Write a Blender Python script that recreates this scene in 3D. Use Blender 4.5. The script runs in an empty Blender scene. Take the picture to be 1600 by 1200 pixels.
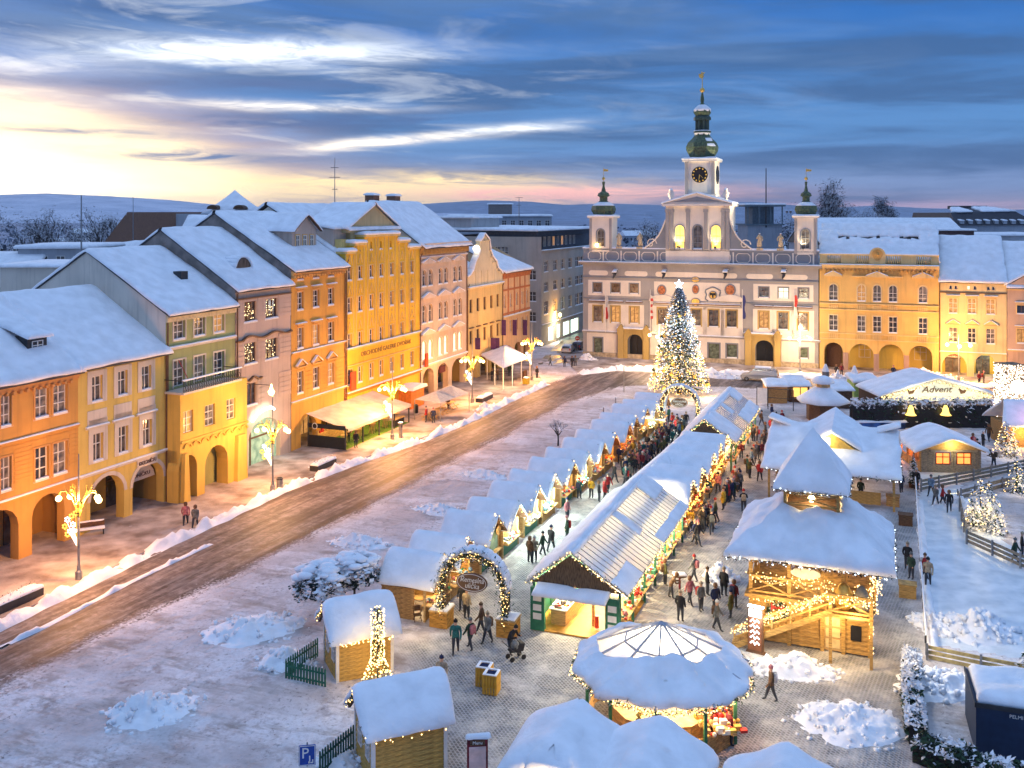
import bpy,bmesh,math,random
from math import pi,sin,cos,tan,atan2,sqrt,radians,exp,hypot
from mathutils import Vector,Matrix,noise,Euler
R = random.Random(7)
S = bpy.context.scene
CH,FP,HY = 24.0,1500.0,335.0        # camera height, focal length and horizon row of the 1600 px wide picture
# ------------------------------------------------------------------ camera
cam = bpy.data.cameras.new('camera');camo = bpy.data.objects.new('camera',cam);S.collection.objects.link(camo)
camo.location = (0,0,CH);camo.rotation_euler = (pi/2,0,0)
cam.sensor_width = 36;cam.lens = FP/1600*36;cam.shift_y = -(600-HY)/1600
cam.clip_start = .5;cam.clip_end = 20000
S.camera = camo
# ------------------------------------------------------------------ render, world, sun
S.render.engine = 'CYCLES'
S.cycles.use_denoising = True
try: S.cycles.denoising_use_gpu = False
except Exception: pass
S.cycles.max_bounces = 6;S.cycles.diffuse_bounces = 3;S.cycles.glossy_bounces = 2;S.cycles.transmission_bounces = 4
S.cycles.transparent_max_bounces = 8;S.cycles.volume_bounces = 0
S.cycles.sample_clamp_indirect = 4;S.cycles.caustics_reflective = False;S.cycles.caustics_refractive = False
S.cycles.use_light_tree = True
S.view_settings.view_transform = 'Standard';S.view_settings.look = 'None'
S.view_settings.gamma = 1;S.view_settings.use_curve_mapping = False
S.view_settings.exposure = 1.15
SUN_EL,SUN_AZ = radians(4),radians(-36)      # azimuth from +Y, positive to the right
w = bpy.data.worlds.new('World');S.world = w;w.use_nodes = True
nt = w.node_tree;nt.nodes.clear()
def N(t,**kw):
 n = nt.nodes.new(t)
 for k,v in kw.items(): setattr(n,k,v)
 return n
def L(a,b): nt.links.new(a,b)
def M(op,a,b=None,c=None,clamp=False):
 n = N('ShaderNodeMath',operation=op,use_clamp=clamp)
 for i,x in enumerate((a,b,c)):
  if x is None: continue
  if isinstance(x,(int,float)): n.inputs[i].default_value = x
  else: L(x,n.inputs[i])
 return n.outputs[0]
def MX(f,a,b,typ='MIX'):
 n = N('ShaderNodeMix',data_type='RGBA',blend_type=typ)
 for s,x in ((n.inputs[0],f),(n.inputs[6],a),(n.inputs[7],b)):
  if isinstance(x,(int,float)): s.default_value = x
  elif isinstance(x,tuple): s.default_value = (*x,1)
  else: L(x,s)
 return n.outputs[2]
def RMP(x,stops,interp='EASE'):
 n = N('ShaderNodeValToRGB');n.color_ramp.interpolation = interp
 e = n.color_ramp.elements
 while len(e) < len(stops): e.new(.5)
 for k,(p,c) in enumerate(stops):
  e[k].position = p;e[k].color = (*c,1) if isinstance(c,tuple) else (c,c,c,1)
 L(x,n.inputs[0]);return n.outputs[0]
tc = N('ShaderNodeTexCoord');sp = N('ShaderNodeSeparateXYZ');L(tc.outputs['Generated'],sp.inputs[0])
X,Y,Z = sp.outputs
az = M('ARCTAN2',X,Y)
hyp = M('SQRT',M('ADD',M('MULTIPLY',X,X),M('MULTIPLY',Y,Y)))
el = M('ARCTAN2',Z,hyp)
# clouds: noise drawn out along the horizon
def cloud(sx,sy,det,seed,rough=.6,dist=0.6):
 cx = N('ShaderNodeCombineXYZ')
 L(M('MULTIPLY',az,sx),cx.inputs[0])
 elw = M('DIVIDE',el,M('ADD',M('ABSOLUTE',el),.35))     # rows crowd together towards the horizon
 L(M('ADD',M('MULTIPLY',elw,sy),M('MULTIPLY',az,sx*.22)),cx.inputs[1]);cx.inputs[2].default_value = seed
 t = N('ShaderNodeTexNoise');t.inputs['Scale'].default_value = 1;t.inputs['Detail'].default_value = det
 t.inputs['Roughness'].default_value = rough;t.inputs['Distortion'].default_value = dist
 L(cx.outputs[0],t.inputs[0]);return t.outputs[0]
n1 = cloud(2.6,16,8,3.1);n2 = cloud(6,26,6,9.2);n3 = cloud(1.3,9,4,5.7)
ste = M('DIVIDE',el,1.5708)
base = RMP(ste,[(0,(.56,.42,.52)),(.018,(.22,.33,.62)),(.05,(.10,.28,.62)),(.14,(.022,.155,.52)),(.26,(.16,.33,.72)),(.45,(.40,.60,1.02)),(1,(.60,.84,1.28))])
# left glow of the set sun, low over the horizon
def gauss(x,c,s):
 d = M('DIVIDE',M('SUBTRACT',x,c),s)
 return M('POWER',2.718,M('MULTIPLY',M('MULTIPLY',d,d),-1))
glow = M('MULTIPLY',gauss(az,SUN_AZ,.36),gauss(el,-.0,.105))
glowN = M('MULTIPLY',glow,M('ADD',.65,M('MULTIPLY',n1,.7)))
dark = RMP(n1,[(.38,0.0),(.62,1.0)])
c0 = MX(M('MULTIPLY',M('MULTIPLY',dark,.85),RMP(el,[(.25,1.),(.6,.3)])),base,(.045,.125,.31))
c0 = MX(M('MULTIPLY',RMP(n3,[(.5,0.),(.75,1.)]),.35),c0,(.25,.42,.72))
# pale streaks where the cover opens, stronger towards the sunset
opn = RMP(n2,[(.50,0.),(.66,1.)])
wl = M('MULTIPLY',gauss(az,-.45,.42),gauss(el,.11,.10))
c1 = MX(M('MULTIPLY',M('MULTIPLY',opn,wl),.95,None,True),c0,(.80,.86,.95))
n4 = cloud(11,46,7,21.3,.7,1.2)
brk = M('ADD',.45,M('MULTIPLY',RMP(n4,[(.36,0.),(.66,1.)]),.9))
def streak(px,py,wx,wy,amt,col,base,slope=0.0):
 a0 = atan2(px-800,1500);e0 = atan2((HY-py)*cos(a0),1500)
 dn = M('MULTIPLY',M('SUBTRACT',n2,.5),1.6)
 ax = M('DIVIDE',M('SUBTRACT',az,a0),wx/1500)
 ey = M('ADD',M('DIVIDE',M('SUBTRACT',M('SUBTRACT',el,e0),M('MULTIPLY',M('SUBTRACT',az,a0),slope)),wy/1500),dn)
 r2 = M('ADD',M('MULTIPLY',ax,ax),M('MULTIPLY',ey,ey))
 g = M('POWER',2.718,M('MULTIPLY',r2,-1.0))
 g = M('MULTIPLY',M('MULTIPLY',g,M('ADD',.35,M('MULTIPLY',n1,1.3))),brk)
 return MX(M('MULTIPLY',g,amt,None,True),base,tuple(c*1.55 for c in col))
c1 = streak(390,80,230,17,1.05,(.85,.90,.97),c1,.03)
c1 = streak(60,105,150,14,.6,(.80,.82,.90),c1)
c1 = streak(420,166,170,7,.9,(1.0,.93,.84),c1,.0)
c1 = streak(600,222,150,7,1.1,(1.1,.97,.80),c1,.09)
c1 = streak(800,200,90,6,1.1,(.85,.88,.92),c1,.08)
c1 = streak(20,165,110,30,1.1,(1.0,.92,.80),c1,-.1)
glc = RMP(glowN,[(.0,(.30,.42,.72)),(.20,(.95,.64,.52)),(.42,(2.3,1.75,.95)),(1,(3.6,3.3,2.5))])
c2 = MX(RMP(glowN,[(.05,0.),(.42,1.)]),c1,glc)
c2 = streak(640,300,260,22,1.7,(1.05,.78,.38),c2)
c2 = streak(900,302,220,12,1.2,(1.05,.52,.42),c2)
c2 = streak(330,245,190,13,.9,(.10,.16,.30),c2,-.02)
c2 = streak(130,205,150,9,.8,(.14,.19,.32),c2,-.02)
c2 = streak(500,190,260,10,.75,(.05,.10,.24),c2,.02)
c2 = streak(300,130,330,12,.75,(.06,.11,.25),c2,.02)
c2 = streak(110,292,200,12,.6,(1.5,1.3,.9),c2,-.02)
c2 = streak(1400,322,300,7,.6,(.72,.45,.58),c2)
c2 = MX(RMP(el,[(.0,1.),(.002,0.)]),c2,(.30,.38,.60))
nish = N('ShaderNodeTexSky',sky_type='NISHITA');nish.sun_disc = False
nish.sun_elevation = SUN_EL;nish.sun_rotation = SUN_AZ;nish.altitude = 380
bg1 = N('ShaderNodeBackground');L(nish.outputs[0],bg1.inputs[0]);bg1.inputs[1].default_value = .03
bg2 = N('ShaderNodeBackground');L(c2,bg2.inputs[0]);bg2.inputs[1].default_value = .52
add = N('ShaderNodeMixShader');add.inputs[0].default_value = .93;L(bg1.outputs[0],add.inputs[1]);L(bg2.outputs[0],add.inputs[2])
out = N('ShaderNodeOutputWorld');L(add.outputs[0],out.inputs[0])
w.cycles.sampling_method = 'MANUAL';w.cycles.sample_map_resolution = 512
sl = bpy.data.lights.new('sun','SUN');so = bpy.data.objects.new('sun',sl);S.collection.objects.link(so)
sl.energy = .22;sl.angle = radians(25);sl.color = (1,.80,.68)
sdir = Vector((sin(SUN_AZ)*cos(SUN_EL+.1),cos(SUN_AZ)*cos(SUN_EL+.1),sin(SUN_EL+.1)))
so.rotation_euler = sdir.to_track_quat('Z','Y').to_euler()
# ------------------------------------------------------------------ materials
MATS = {}
def nodes_of(m):
 m.use_nodes = True;t = m.node_tree;b = t.nodes['Principled BSDF'];return t,b
def mat(name,col,rough=.8,var=.12,scale=3.0,bump=0.0,bscale=20.,metal=0.,emit=None,estr=0.,col2=None,spec=.3,stretch=None,detail=5,thr=(.35,.65),trans=0.):
 if name in MATS: return MATS[name]
 m = bpy.data.materials.new(name);MATS[name] = m
 t,b = nodes_of(m)
 b.inputs['Roughness'].default_value = rough;b.inputs['Metallic'].default_value = metal
 b.inputs['Specular IOR Level'].default_value = spec
 n = t.nodes.new('ShaderNodeTexNoise');n.inputs['Scale'].default_value = scale;n.inputs['Detail'].default_value = detail
 tcn = t.nodes.new('ShaderNodeTexCoord');mp = t.nodes.new('ShaderNodeMapping')
 t.links.new(tcn.outputs['Object'],mp.inputs[0]);t.links.new(mp.outputs[0],n.inputs[0])
 if stretch: mp.inputs['Scale'].default_value = stretch
 rp = t.nodes.new('ShaderNodeValToRGB');t.links.new(n.outputs[0],rp.inputs[0])
 c2 = col2 or tuple(max(0,c*(1-2*var)) for c in col)
 rp.color_ramp.elements[0].position = thr[0];rp.color_ramp.elements[1].position = thr[1]
 rp.color_ramp.elements[0].color = (*c2,1);rp.color_ramp.elements[1].color = (*[min(1,c*(1+var*.4)) for c in col],1)
 t.links.new(rp.outputs[0],b.inputs['Base Color'])
 if bump:
  n2 = t.nodes.new('ShaderNodeTexNoise');n2.inputs['Scale'].default_value = bscale;n2.inputs['Detail'].default_value = 4
  t.links.new(mp.outputs[0],n2.inputs[0])
  bp = t.nodes.new('ShaderNodeBump');bp.inputs['Strength'].default_value = bump;bp.inputs['Distance'].default_value = .05
  t.links.new(n2.outputs[0],bp.inputs['Height']);t.links.new(bp.outputs[0],b.inputs['Normal'])
 if emit:
  b.inputs['Emission Color'].default_value = (*emit,1);b.inputs['Emission Strength'].default_value = estr
  m.cycles.emission_sampling = 'NONE'
 if trans: b.inputs['Transmission Weight'].default_value = trans
 return m
def emat(name,col,s):
 if name in MATS: return MATS[name]
 m = bpy.data.materials.new(name);MATS[name] = m;m.use_nodes = True;t = m.node_tree
 t.nodes.clear();e = t.nodes.new('ShaderNodeEmission');o = t.nodes.new('ShaderNodeOutputMaterial')
 e.inputs[0].default_value = (*col,1);e.inputs[1].default_value = s;t.links.new(e.outputs[0],o.inputs[0])
 m.cycles.emission_sampling = 'NONE';return m
def plaster(name,col,grime=.38):
 """wall paint with soft rain streaks, blotches and a fine plaster grain"""
 if name in MATS: return MATS[name]
 m = bpy.data.materials.new(name);MATS[name] = m;t,b = nodes_of(m)
 b.inputs['Roughness'].default_value = .9;b.inputs['Specular IOR Level'].default_value = .15
 tcn = t.nodes.new('ShaderNodeTexCoord')
 def nz(sc,scale,det=4):
  mp = t.nodes.new('ShaderNodeMapping');mp.inputs['Scale'].default_value = sc
  t.links.new(tcn.outputs['Object'],mp.inputs[0])
  n = t.nodes.new('ShaderNodeTexNoise');n.inputs['Scale'].default_value = scale;n.inputs['Detail'].default_value = det
  t.links.new(mp.outputs[0],n.inputs[0]);return n.outputs[0]
 def mix(f,a,bb):
  n = t.nodes.new('ShaderNodeMix');n.data_type = 'RGBA'
  for s_,x_ in ((n.inputs[0],f),(n.inputs[6],a),(n.inputs[7],bb)):
   if isinstance(x_,tuple): s_.default_value = (*x_,1)
   else: t.links.new(x_,s_)
  return n.outputs[2]
 def rp(x_,a,bb,top):
  n = t.nodes.new('ShaderNodeMapRange');n.inputs[1].default_value = a;n.inputs[2].default_value = bb;n.inputs[4].default_value = top
  t.links.new(x_,n.inputs[0]);return n.outputs[0]
 d1 = tuple(c*.72 for c in col);d2 = tuple(c*.55+.02 for c in col)
 c = mix(rp(nz((1,1,1),.35),.4,.68,.6),col,d1)
 c = mix(rp(nz((2.2,2.2,.18),1.0),.52,.75,grime*1.6),c,d2)
 t.links.new(c,b.inputs['Base Color'])
 bp = t.nodes.new('ShaderNodeBump');bp.inputs['Strength'].default_value = .25;bp.inputs['Distance'].default_value = .03
 t.links.new(nz((1,1,1),9),bp.inputs['Height']);t.links.new(bp.outputs[0],b.inputs['Normal'])
 return m
snow = mat('snow',(.90,.91,.94),.75,.06,.9,bump=1.0,bscale=3.2,spec=.25)
snow_rough = mat('trodden_snow',(.84,.84,.87),.8,.10,2.5,bump=1.0,bscale=8,spec=.2)
dark_roof = mat('slate',(.05,.048,.052),.6)
tile_roof = mat('roof_tile',(.16,.075,.045),.8,.25,6)
wood = mat('wood',(.50,.27,.09),.7,.25,4,bump=.3,bscale=12,stretch=(1,1,6))
wood_light = mat('pine_board',(.62,.40,.17),.7,.2,3,bump=.3,bscale=12,stretch=(1,1,7))
wood_dark = mat('dark_wood',(.14,.07,.035),.7,.3,5,stretch=(1,1,6))
wood_grey = mat('weathered_wood',(.34,.28,.20),.8,.3,5,stretch=(1,1,6))
green_paint = mat('green_paint',(.03,.16,.09),.5)
metal_dark = mat('dark_metal',(.05,.05,.055),.45,metal=.3)
metal_grey = mat('grey_metal',(.30,.30,.31),.4,metal=.5)
iron = mat('iron',(.03,.028,.028),.5)
white_paint = mat('white_paint',(.78,.75,.70),.55,.06)
brown_paint = mat('brown_paint',(.16,.08,.04),.55)
gold = mat('gold',(.75,.50,.12),.4,.15,metal=.5)
copper = mat('green_copper',(.10,.15,.07),.5,.3,4,col2=(.03,.045,.03))
stone = mat('sandstone',(.52,.42,.28),.85,.2,3,bump=.3)
leafm = mat('fir_needles',(.035,.085,.04),.8,.4,9)
black = mat('black',(.015,.015,.018),.5)
red = mat('red_paint',(.55,.04,.03),.5)
canvas = mat('canvas',(.70,.62,.50),.85,.08)
glassd = [mat('dark_glass_%s' % k,c,.12,.5,1.3,spec=.8,col2=d) for k,c,d in (('a',(.05,.055,.07),(.01,.012,.016)),('b',(.16,.14,.12),(.02,.02,.025)),('c',(.30,.27,.23),(.04,.04,.045)))]
lit_warm = mat('lit_window',(.4,.3,.15),.3,emit=(1.0,.55,.16),estr=1.1)
lit_pale = mat('lit_window_pale',(.4,.4,.3),.3,emit=(1.0,.86,.48),estr=1.05)
lit_cool = mat('lit_shop',(.4,.4,.4),.3,emit=(.72,1.0,.80),estr=1.3)
lit_dim = mat('lit_dim',(.3,.2,.1),.3,.5,2,emit=(1.0,.45,.12),estr=.25)
bulb_w = emat('warm_bulb',(1.0,.62,.22),3.0)
bulb_c = emat('cool_bulb',(.75,.88,1.0),2.4)
bulb_o = emat('amber_bulb',(1.0,.42,.07),4.0)
globe = emat('lamp_globe',(1.0,.62,.22),7.0)
tubew = emat('white_tube',(.80,.88,1.0),1.6)
tubey = emat('yellow_tube',(1.0,.50,.08),1.2)
# ------------------------------------------------------------------ mesh building
COL = S.collection
class MB:
 def __init__(s): s.v = [];s.f = [];s.m = []
 def poly(s,pts,mi=0):
  k = len(s.v);s.v += [tuple(p) for p in pts];s.f.append(tuple(range(k,k+len(pts))));s.m.append(mi)
 def box(s,x0,x1,y0,y1,z0,z1,mi=0):
  k = len(s.v)
  s.v += [(x,y,z) for z in (z0,z1) for y in (y0,y1) for x in (x0,x1)]
  for f in ((0,2,3,1),(4,5,7,6),(0,1,5,4),(2,6,7,3),(0,4,6,2),(1,3,7,5)):
   s.f.append(tuple(k+i for i in f));s.m.append(mi)
 def bar(s,a,b,w,h=None,mi=0):
  """square bar between two points"""
  h = h or w;a = Vector(a);b = Vector(b);d = (b-a).normalized()
  up = Vector((0,0,1)) if abs(d.z) < .95 else Vector((0,1,0))
  x = d.cross(up).normalized()*w/2;y = x.cross(d).normalized()*h/2;k = len(s.v)
  s.v += [tuple(p+i*x+j*y) for p in (a,b) for j in (-1,1) for i in (-1,1)]
  for f in ((0,1,3,2),(4,6,7,5),(0,4,5,1),(2,3,7,6),(0,2,6,4),(1,5,7,3)):
   s.f.append(tuple(k+i for i in f));s.m.append(mi)
 def tube(s,pts,r,n=6,mi=0,caps=True):
  """tube through points; r a number or a list"""
  pts = [Vector(p) for p in pts];rs = r if isinstance(r,(list,tuple)) else [r]*len(pts)
  k = len(s.v);ref = None
  for i,p in enumerate(pts):
   d = (pts[min(i+1,len(pts)-1)]-pts[max(i-1,0)]).normalized()
   up = Vector((0,0,1)) if abs(d.z) < .9 else Vector((1,0,0))
   if ref is not None: up = ref
   x = d.cross(up)
   if x.length < 1e-4: x = d.cross(Vector((0,1,0)))
   x.normalize();y = x.cross(d).normalized();ref = y
   for j in range(n):
    a = 2*pi*j/n;s.v.append(tuple(p+(x*cos(a)+y*sin(a))*rs[i]))
  for i in range(len(pts)-1):
   for j in range(n):
    a,b = k+i*n+j,k+i*n+(j+1) % n
    s.f.append((a,b,b+n,a+n));s.m.append(mi)
  if caps:
   s.f.append(tuple(k+j for j in reversed(range(n))));s.m.append(mi)
   s.f.append(tuple(k+(len(pts)-1)*n+j for j in range(n)));s.m.append(mi)
 def lathe(s,prof,n=12,c=(0,0,0),mi=0,rot=0.):
  k = len(s.v)
  for r,z in prof:
   for j in range(n):
    a = 2*pi*j/n+rot;s.v.append((c[0]+r*cos(a),c[1]+r*sin(a),c[2]+z))
  for i in range(len(prof)-1):
   for j in range(n):
    a,b = k+i*n+j,k+i*n+(j+1) % n
    s.f.append((a,b,b+n,a+n));s.m.append(mi)
  s.f.append(tuple(k+j for j in reversed(range(n))));s.m.append(mi)
  s.f.append(tuple(k+(len(prof)-1)*n+j for j in range(n)));s.m.append(mi)
 def sphere(s,c,r,n=8,mi=0,sq=1.):
  s.lathe([(max(.001,r*sin(pi*i/(n//2+1))),-r*sq*cos(pi*i/(n//2+1))) for i in range(n//2+2)],n,c,mi)
 def octa(s,c,r,mi=0):
  k = len(s.v);x,y,z = c
  s.v += [(x+r,y,z),(x-r,y,z),(x,y+r,z),(x,y-r,z),(x,y,z+r),(x,y,z-r)]
  for f in ((0,2,4),(2,1,4),(1,3,4),(3,0,4),(2,0,5),(1,2,5),(3,1,5),(0,3,5)):
   s.f.append(tuple(k+i for i in f));s.m.append(mi)
 def prism(s,poly,y0,y1,mi=0,mi2=None):
  """outline in x,z pushed from y0 to y1"""
  n = len(poly);k = len(s.v)
  s.v += [(x,y0,z) for x,z in poly]+[(x,y1,z) for x,z in poly]
  s.f.append(tuple(range(k,k+n)));s.m.append(mi);s.f.append(tuple(reversed(range(k+n,k+2*n))));s.m.append(mi)
  for i in range(n):
   j = (i+1) % n;s.f.append((k+i,k+n+i,k+n+j,k+j));s.m.append(mi if mi2 is None else mi2)
 def xf(s,mtx,k0=0):
  s.v[k0:] = [tuple(mtx @ Vector(p)) for p in s.v[k0:]];return s
 def mesh(s,name,mats,smooth=False,fix=False):
  me = bpy.data.meshes.new(name);me.from_pydata(s.v,[],s.f)
  for m in (mats if isinstance(mats,(list,tuple)) else [mats]): me.materials.append(m)
  me.polygons.foreach_set('material_index',s.m)
  if smooth: me.polygons.foreach_set('use_smooth',[True]*len(s.f))
  if fix:
   bm = bmesh.new();bm.from_mesh(me);bmesh.ops.remove_doubles(bm,verts=bm.verts,dist=1e-4)
   bmesh.ops.recalc_face_normals(bm,faces=bm.faces);bm.to_mesh(me);bm.free()
  me.update();return me
 def build(s,name,mats,parent=None,smooth=False,fix=False,loc=None,rz=0,kind=None):
  return obj(name,s.mesh(name,mats,smooth,fix),parent,loc,rz,kind)
def obj(name,me,parent=None,loc=None,rz=0,kind=None,label=None):
 o = bpy.data.objects.new(name,me);COL.objects.link(o);o.parent = parent
 if loc is not None: o.location = loc
 if rz: o.rotation_euler = (0,0,rz) if not isinstance(rz,tuple) else rz
 if kind: o['kind'] = kind
 if label: o['label'] = label
 return o
def thing(name,label,cat,loc=(0,0,0),rz=0,group=None):
 o = bpy.data.objects.new(name,None);COL.objects.link(o);o.empty_display_size = .3
 o.location = loc;o.rotation_euler = (0,0,rz);tag(o,label,cat,group);return o
def tag(o,label,cat,group=None):
 o['label'] = label;o['category'] = cat
 if group: o['group'] = group
 return o
KIDS = {}
def copy_tree(o,parent=None,top=True):
 c = o.copy();COL.objects.link(c)
 if not top: c.parent = parent
 for ch in o.children: copy_tree(ch,c,False)
 return c
def G(px,py,z=0.):
 """point of the place at height z seen at that pixel of the 1600 x 1200 photograph"""
 y = FP*(CH-z)/(py-HY);return Vector(((px-800)*y/FP,y,z))
def PL(name,loc,power,col=(1,.62,.25),r=.15,parent=None):
 l = bpy.data.lights.new(name,'POINT');l.energy = power;l.color = col;l.shadow_soft_size = r
 o = bpy.data.objects.new(name,l);COL.objects.link(o);o.location = loc;o.parent = parent;return o
class Fr:
 """upright plane: u to the right along it, v up, y into the building"""
 def __init__(s,O,ang): s.O = Vector((O[0],O[1],0));s.a = ang;s.U = Vector((cos(ang),sin(ang),0));s.Nn = Vector((sin(ang),-cos(ang),0))
 def uv(s,px,py,w=0.):
  O = s.O+s.Nn*w;dx = (px-800)/FP;t = O.dot(s.Nn)/(dx*s.Nn.x+s.Nn.y)
  P = Vector((dx*t,t,0));return (P-s.O).dot(s.U),CH-(py-HY)*t/FP
 def u(s,px,w=0.): return s.uv(px,400,w)[0]
 def W(s,u,y,z=0.): return s.O+s.U*u-s.Nn*y+Vector((0,0,z))
def snow_sheet(mb,p00,p10,p11,p01,th=.3,ov=.12,seed=0,res=.55,mi=0,nz=.2,wav=.1,up=None,flat=()):
 """a blanket of snow on a four-cornered slope: rounded rim, uneven surface"""
 P = [Vector(p) for p in (p00,p10,p11,p01)]
 c = sum(P,Vector())/4
 P0 = list(P)
 for i in range(4):
  if not ov: break
  fa,fb = (i-1) % 4 in flat,i in flat
  if fa and fb: continue
  if fb: d = P0[i]-P0[(i+1) % 4]
  elif fa: d = P0[i]-P0[(i-1) % 4]
  else: d = P0[i]-c
  P[i] = P0[i]+(d.normalized()*ov*1.3 if d.length > 1e-6 else Vector())
 nrm = (P[1]-P[0]).cross(P[3]-P[0])
 if nrm.length < 1e-5: nrm = (P[2]-P[1]).cross(P[3]-P[1])
 nrm.normalize()
 if nrm.z < 0: nrm = -nrm
 if up is None: up = (nrm*.6+Vector((0,0,.4))).normalized()
 def params(Lg,fa,fb):
  t = [x/Lg for x in (0,.12*th,.4*th,1.0*th) if x/Lg < .45];a = [0] if fa else t;b = [1] if fb else [1-x for x in reversed(t)]
  n = max(1,min(22,int(Lg*(b[0]-a[-1])/res)))
  return a+[a[-1]+(b[0]-a[-1])*i/n for i in range(1,n)]+b
 Lu = max((P[1]-P[0]).length,(P[2]-P[3]).length,.1);Lv = max((P[3]-P[0]).length,(P[2]-P[1]).length,.1)
 us,vs = params(Lu,3 in flat,1 in flat),params(Lv,0 in flat,2 in flat);k = len(mb.v);so_ = Vector((seed*3.7,seed*1.9,seed*.7))
 for v in vs:
  for u in us:
   q = (P[0]*(1-u)+P[1]*u)*(1-v)+(P[3]*(1-u)+P[2]*u)*v
   e = min([9.]+[q_ for k_,q_ in enumerate((v*Lv,(1-u)*Lu,(1-v)*Lv,u*Lu)) if k_ not in flat]);x = min(e/th,1)
   t = th*sqrt(max(0,1-(1-x)**2))
   nn = noise.noise(q*.9+so_);nf = noise.noise(q*2.6+so_)
   edge = Vector()
   if e < th*.5: edge = (q-c).normalized()*wav*(nn+.5*nf)
   t = t*(1+nz*1.3*nn+nz*.5*nf)
   mb.v.append(tuple(q+up*t+edge))
 nu,nv = len(us),len(vs)
 for j in range(nv-1):
  for i in range(nu-1):
   a = k+j*nu+i;mb.f.append((a,a+1,a+1+nu,a+nu));mb.m.append(mi)
 # underside rim
 ring = [k+i for i in range(nu)]+[k+j*nu+nu-1 for j in range(1,nv)]+[k+(nv-1)*nu+i for i in range(nu-2,-1,-1)]+[k+j*nu for j in range(nv-2,0,-1)]
 kk = len(mb.v);mb.v += [tuple(Vector(mb.v[i])-up*.06+(c-Vector(mb.v[i])).normalized()*.15) for i in ring]
 ek = [0]*(nu-1)+[1]*(nv-1)+[2]*(nu-1)+[3]*(nv-1)
 for i in range(len(ring)):
  if ek[i] in flat: continue
  j = (i+1) % len(ring);mb.f.append((ring[i],kk+i,kk+j,ring[j]));mb.m.append(mi)
def snow_multi(mb,quads,**kw):
 """adjoining slopes under one unbroken blanket"""
 Q = [[Vector(p) for p in q] for q in quads];kw.setdefault('seed',R.random()*50)
 E = [[(q[i],q[(i+1) % 4]) for i in range(4)] for q in Q]
 near = lambda a,b: (a-b).length < .08
 for i,q in enumerate(Q):
  fl = [k for k in range(4) if any((near(E[i][k][0],e[0]) and near(E[i][k][1],e[1])) or (near(E[i][k][0],e[1]) and near(E[i][k][1],e[0])) for j in range(len(Q)) if j != i for e in E[j])]
  if near(*E[i][2]) and (1 in fl or 3 in fl): fl.append(2)
  snow_sheet(mb,*q,flat=tuple(fl),up=Vector((0,0,1)) if fl else None,**kw)
def soften(me,k=3):
 """weld the slopes and settle the snow over ridges and hips"""
 bm = bmesh.new();bm.from_mesh(me);bmesh.ops.remove_doubles(bm,verts=bm.verts,dist=.03);bmesh.ops.delete(bm,geom=[v for v in bm.verts if not v.link_faces],context='VERTS');bmesh.ops.recalc_face_normals(bm,faces=bm.faces)
 if bm.faces and sum(f.normal.z*f.calc_area() for f in bm.faces) < 0: bmesh.ops.reverse_faces(bm,faces=bm.faces)
 for _ in range(k): bmesh.ops.smooth_vert(bm,verts=bm.verts,factor=.5,use_axis_x=True,use_axis_y=True,use_axis_z=True)
 bm.to_mesh(me);bm.free();me.update()
def snowy(name,quads,parent,th=.3,ov=.12,res=.55,**kw):
 mb = MB();snow_multi(mb,quads,th=th,ov=ov,res=res,**kw)
 o = mb.build(name,snow,parent,smooth=True)
 if len(quads) > 1 and th >= .25: soften(o.data,2)
 return o
def text_mesh(s,size,mt,name='lettering',parent=None,loc=(0,0,0),rot=(pi/2,0,0),depth=.02,align='CENTER',width=None,shear=0.):
 c = bpy.data.curves.new('lettering','FONT');c.body = s;c.size = size;c.extrude = depth;c.align_x = align;c.align_y = 'CENTER';c.shear = shear;c.resolution_u = 2
 t = bpy.data.objects.new('tmp',c);COL.objects.link(t);bpy.context.view_layer.update()
 me = bpy.data.meshes.new_from_object(t.evaluated_get(bpy.context.evaluated_depsgraph_get()))
 bpy.data.objects.remove(t)
 if width and me.vertices:
  xs = [v.co.x for v in me.vertices];k = width/(max(xs)-min(xs))
  for v in me.vertices: v.co.x *= k
 me.materials.clear();me.materials.append(mt)
 o = obj(name,me,parent,loc);o.rotation_euler = rot;return o
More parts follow.
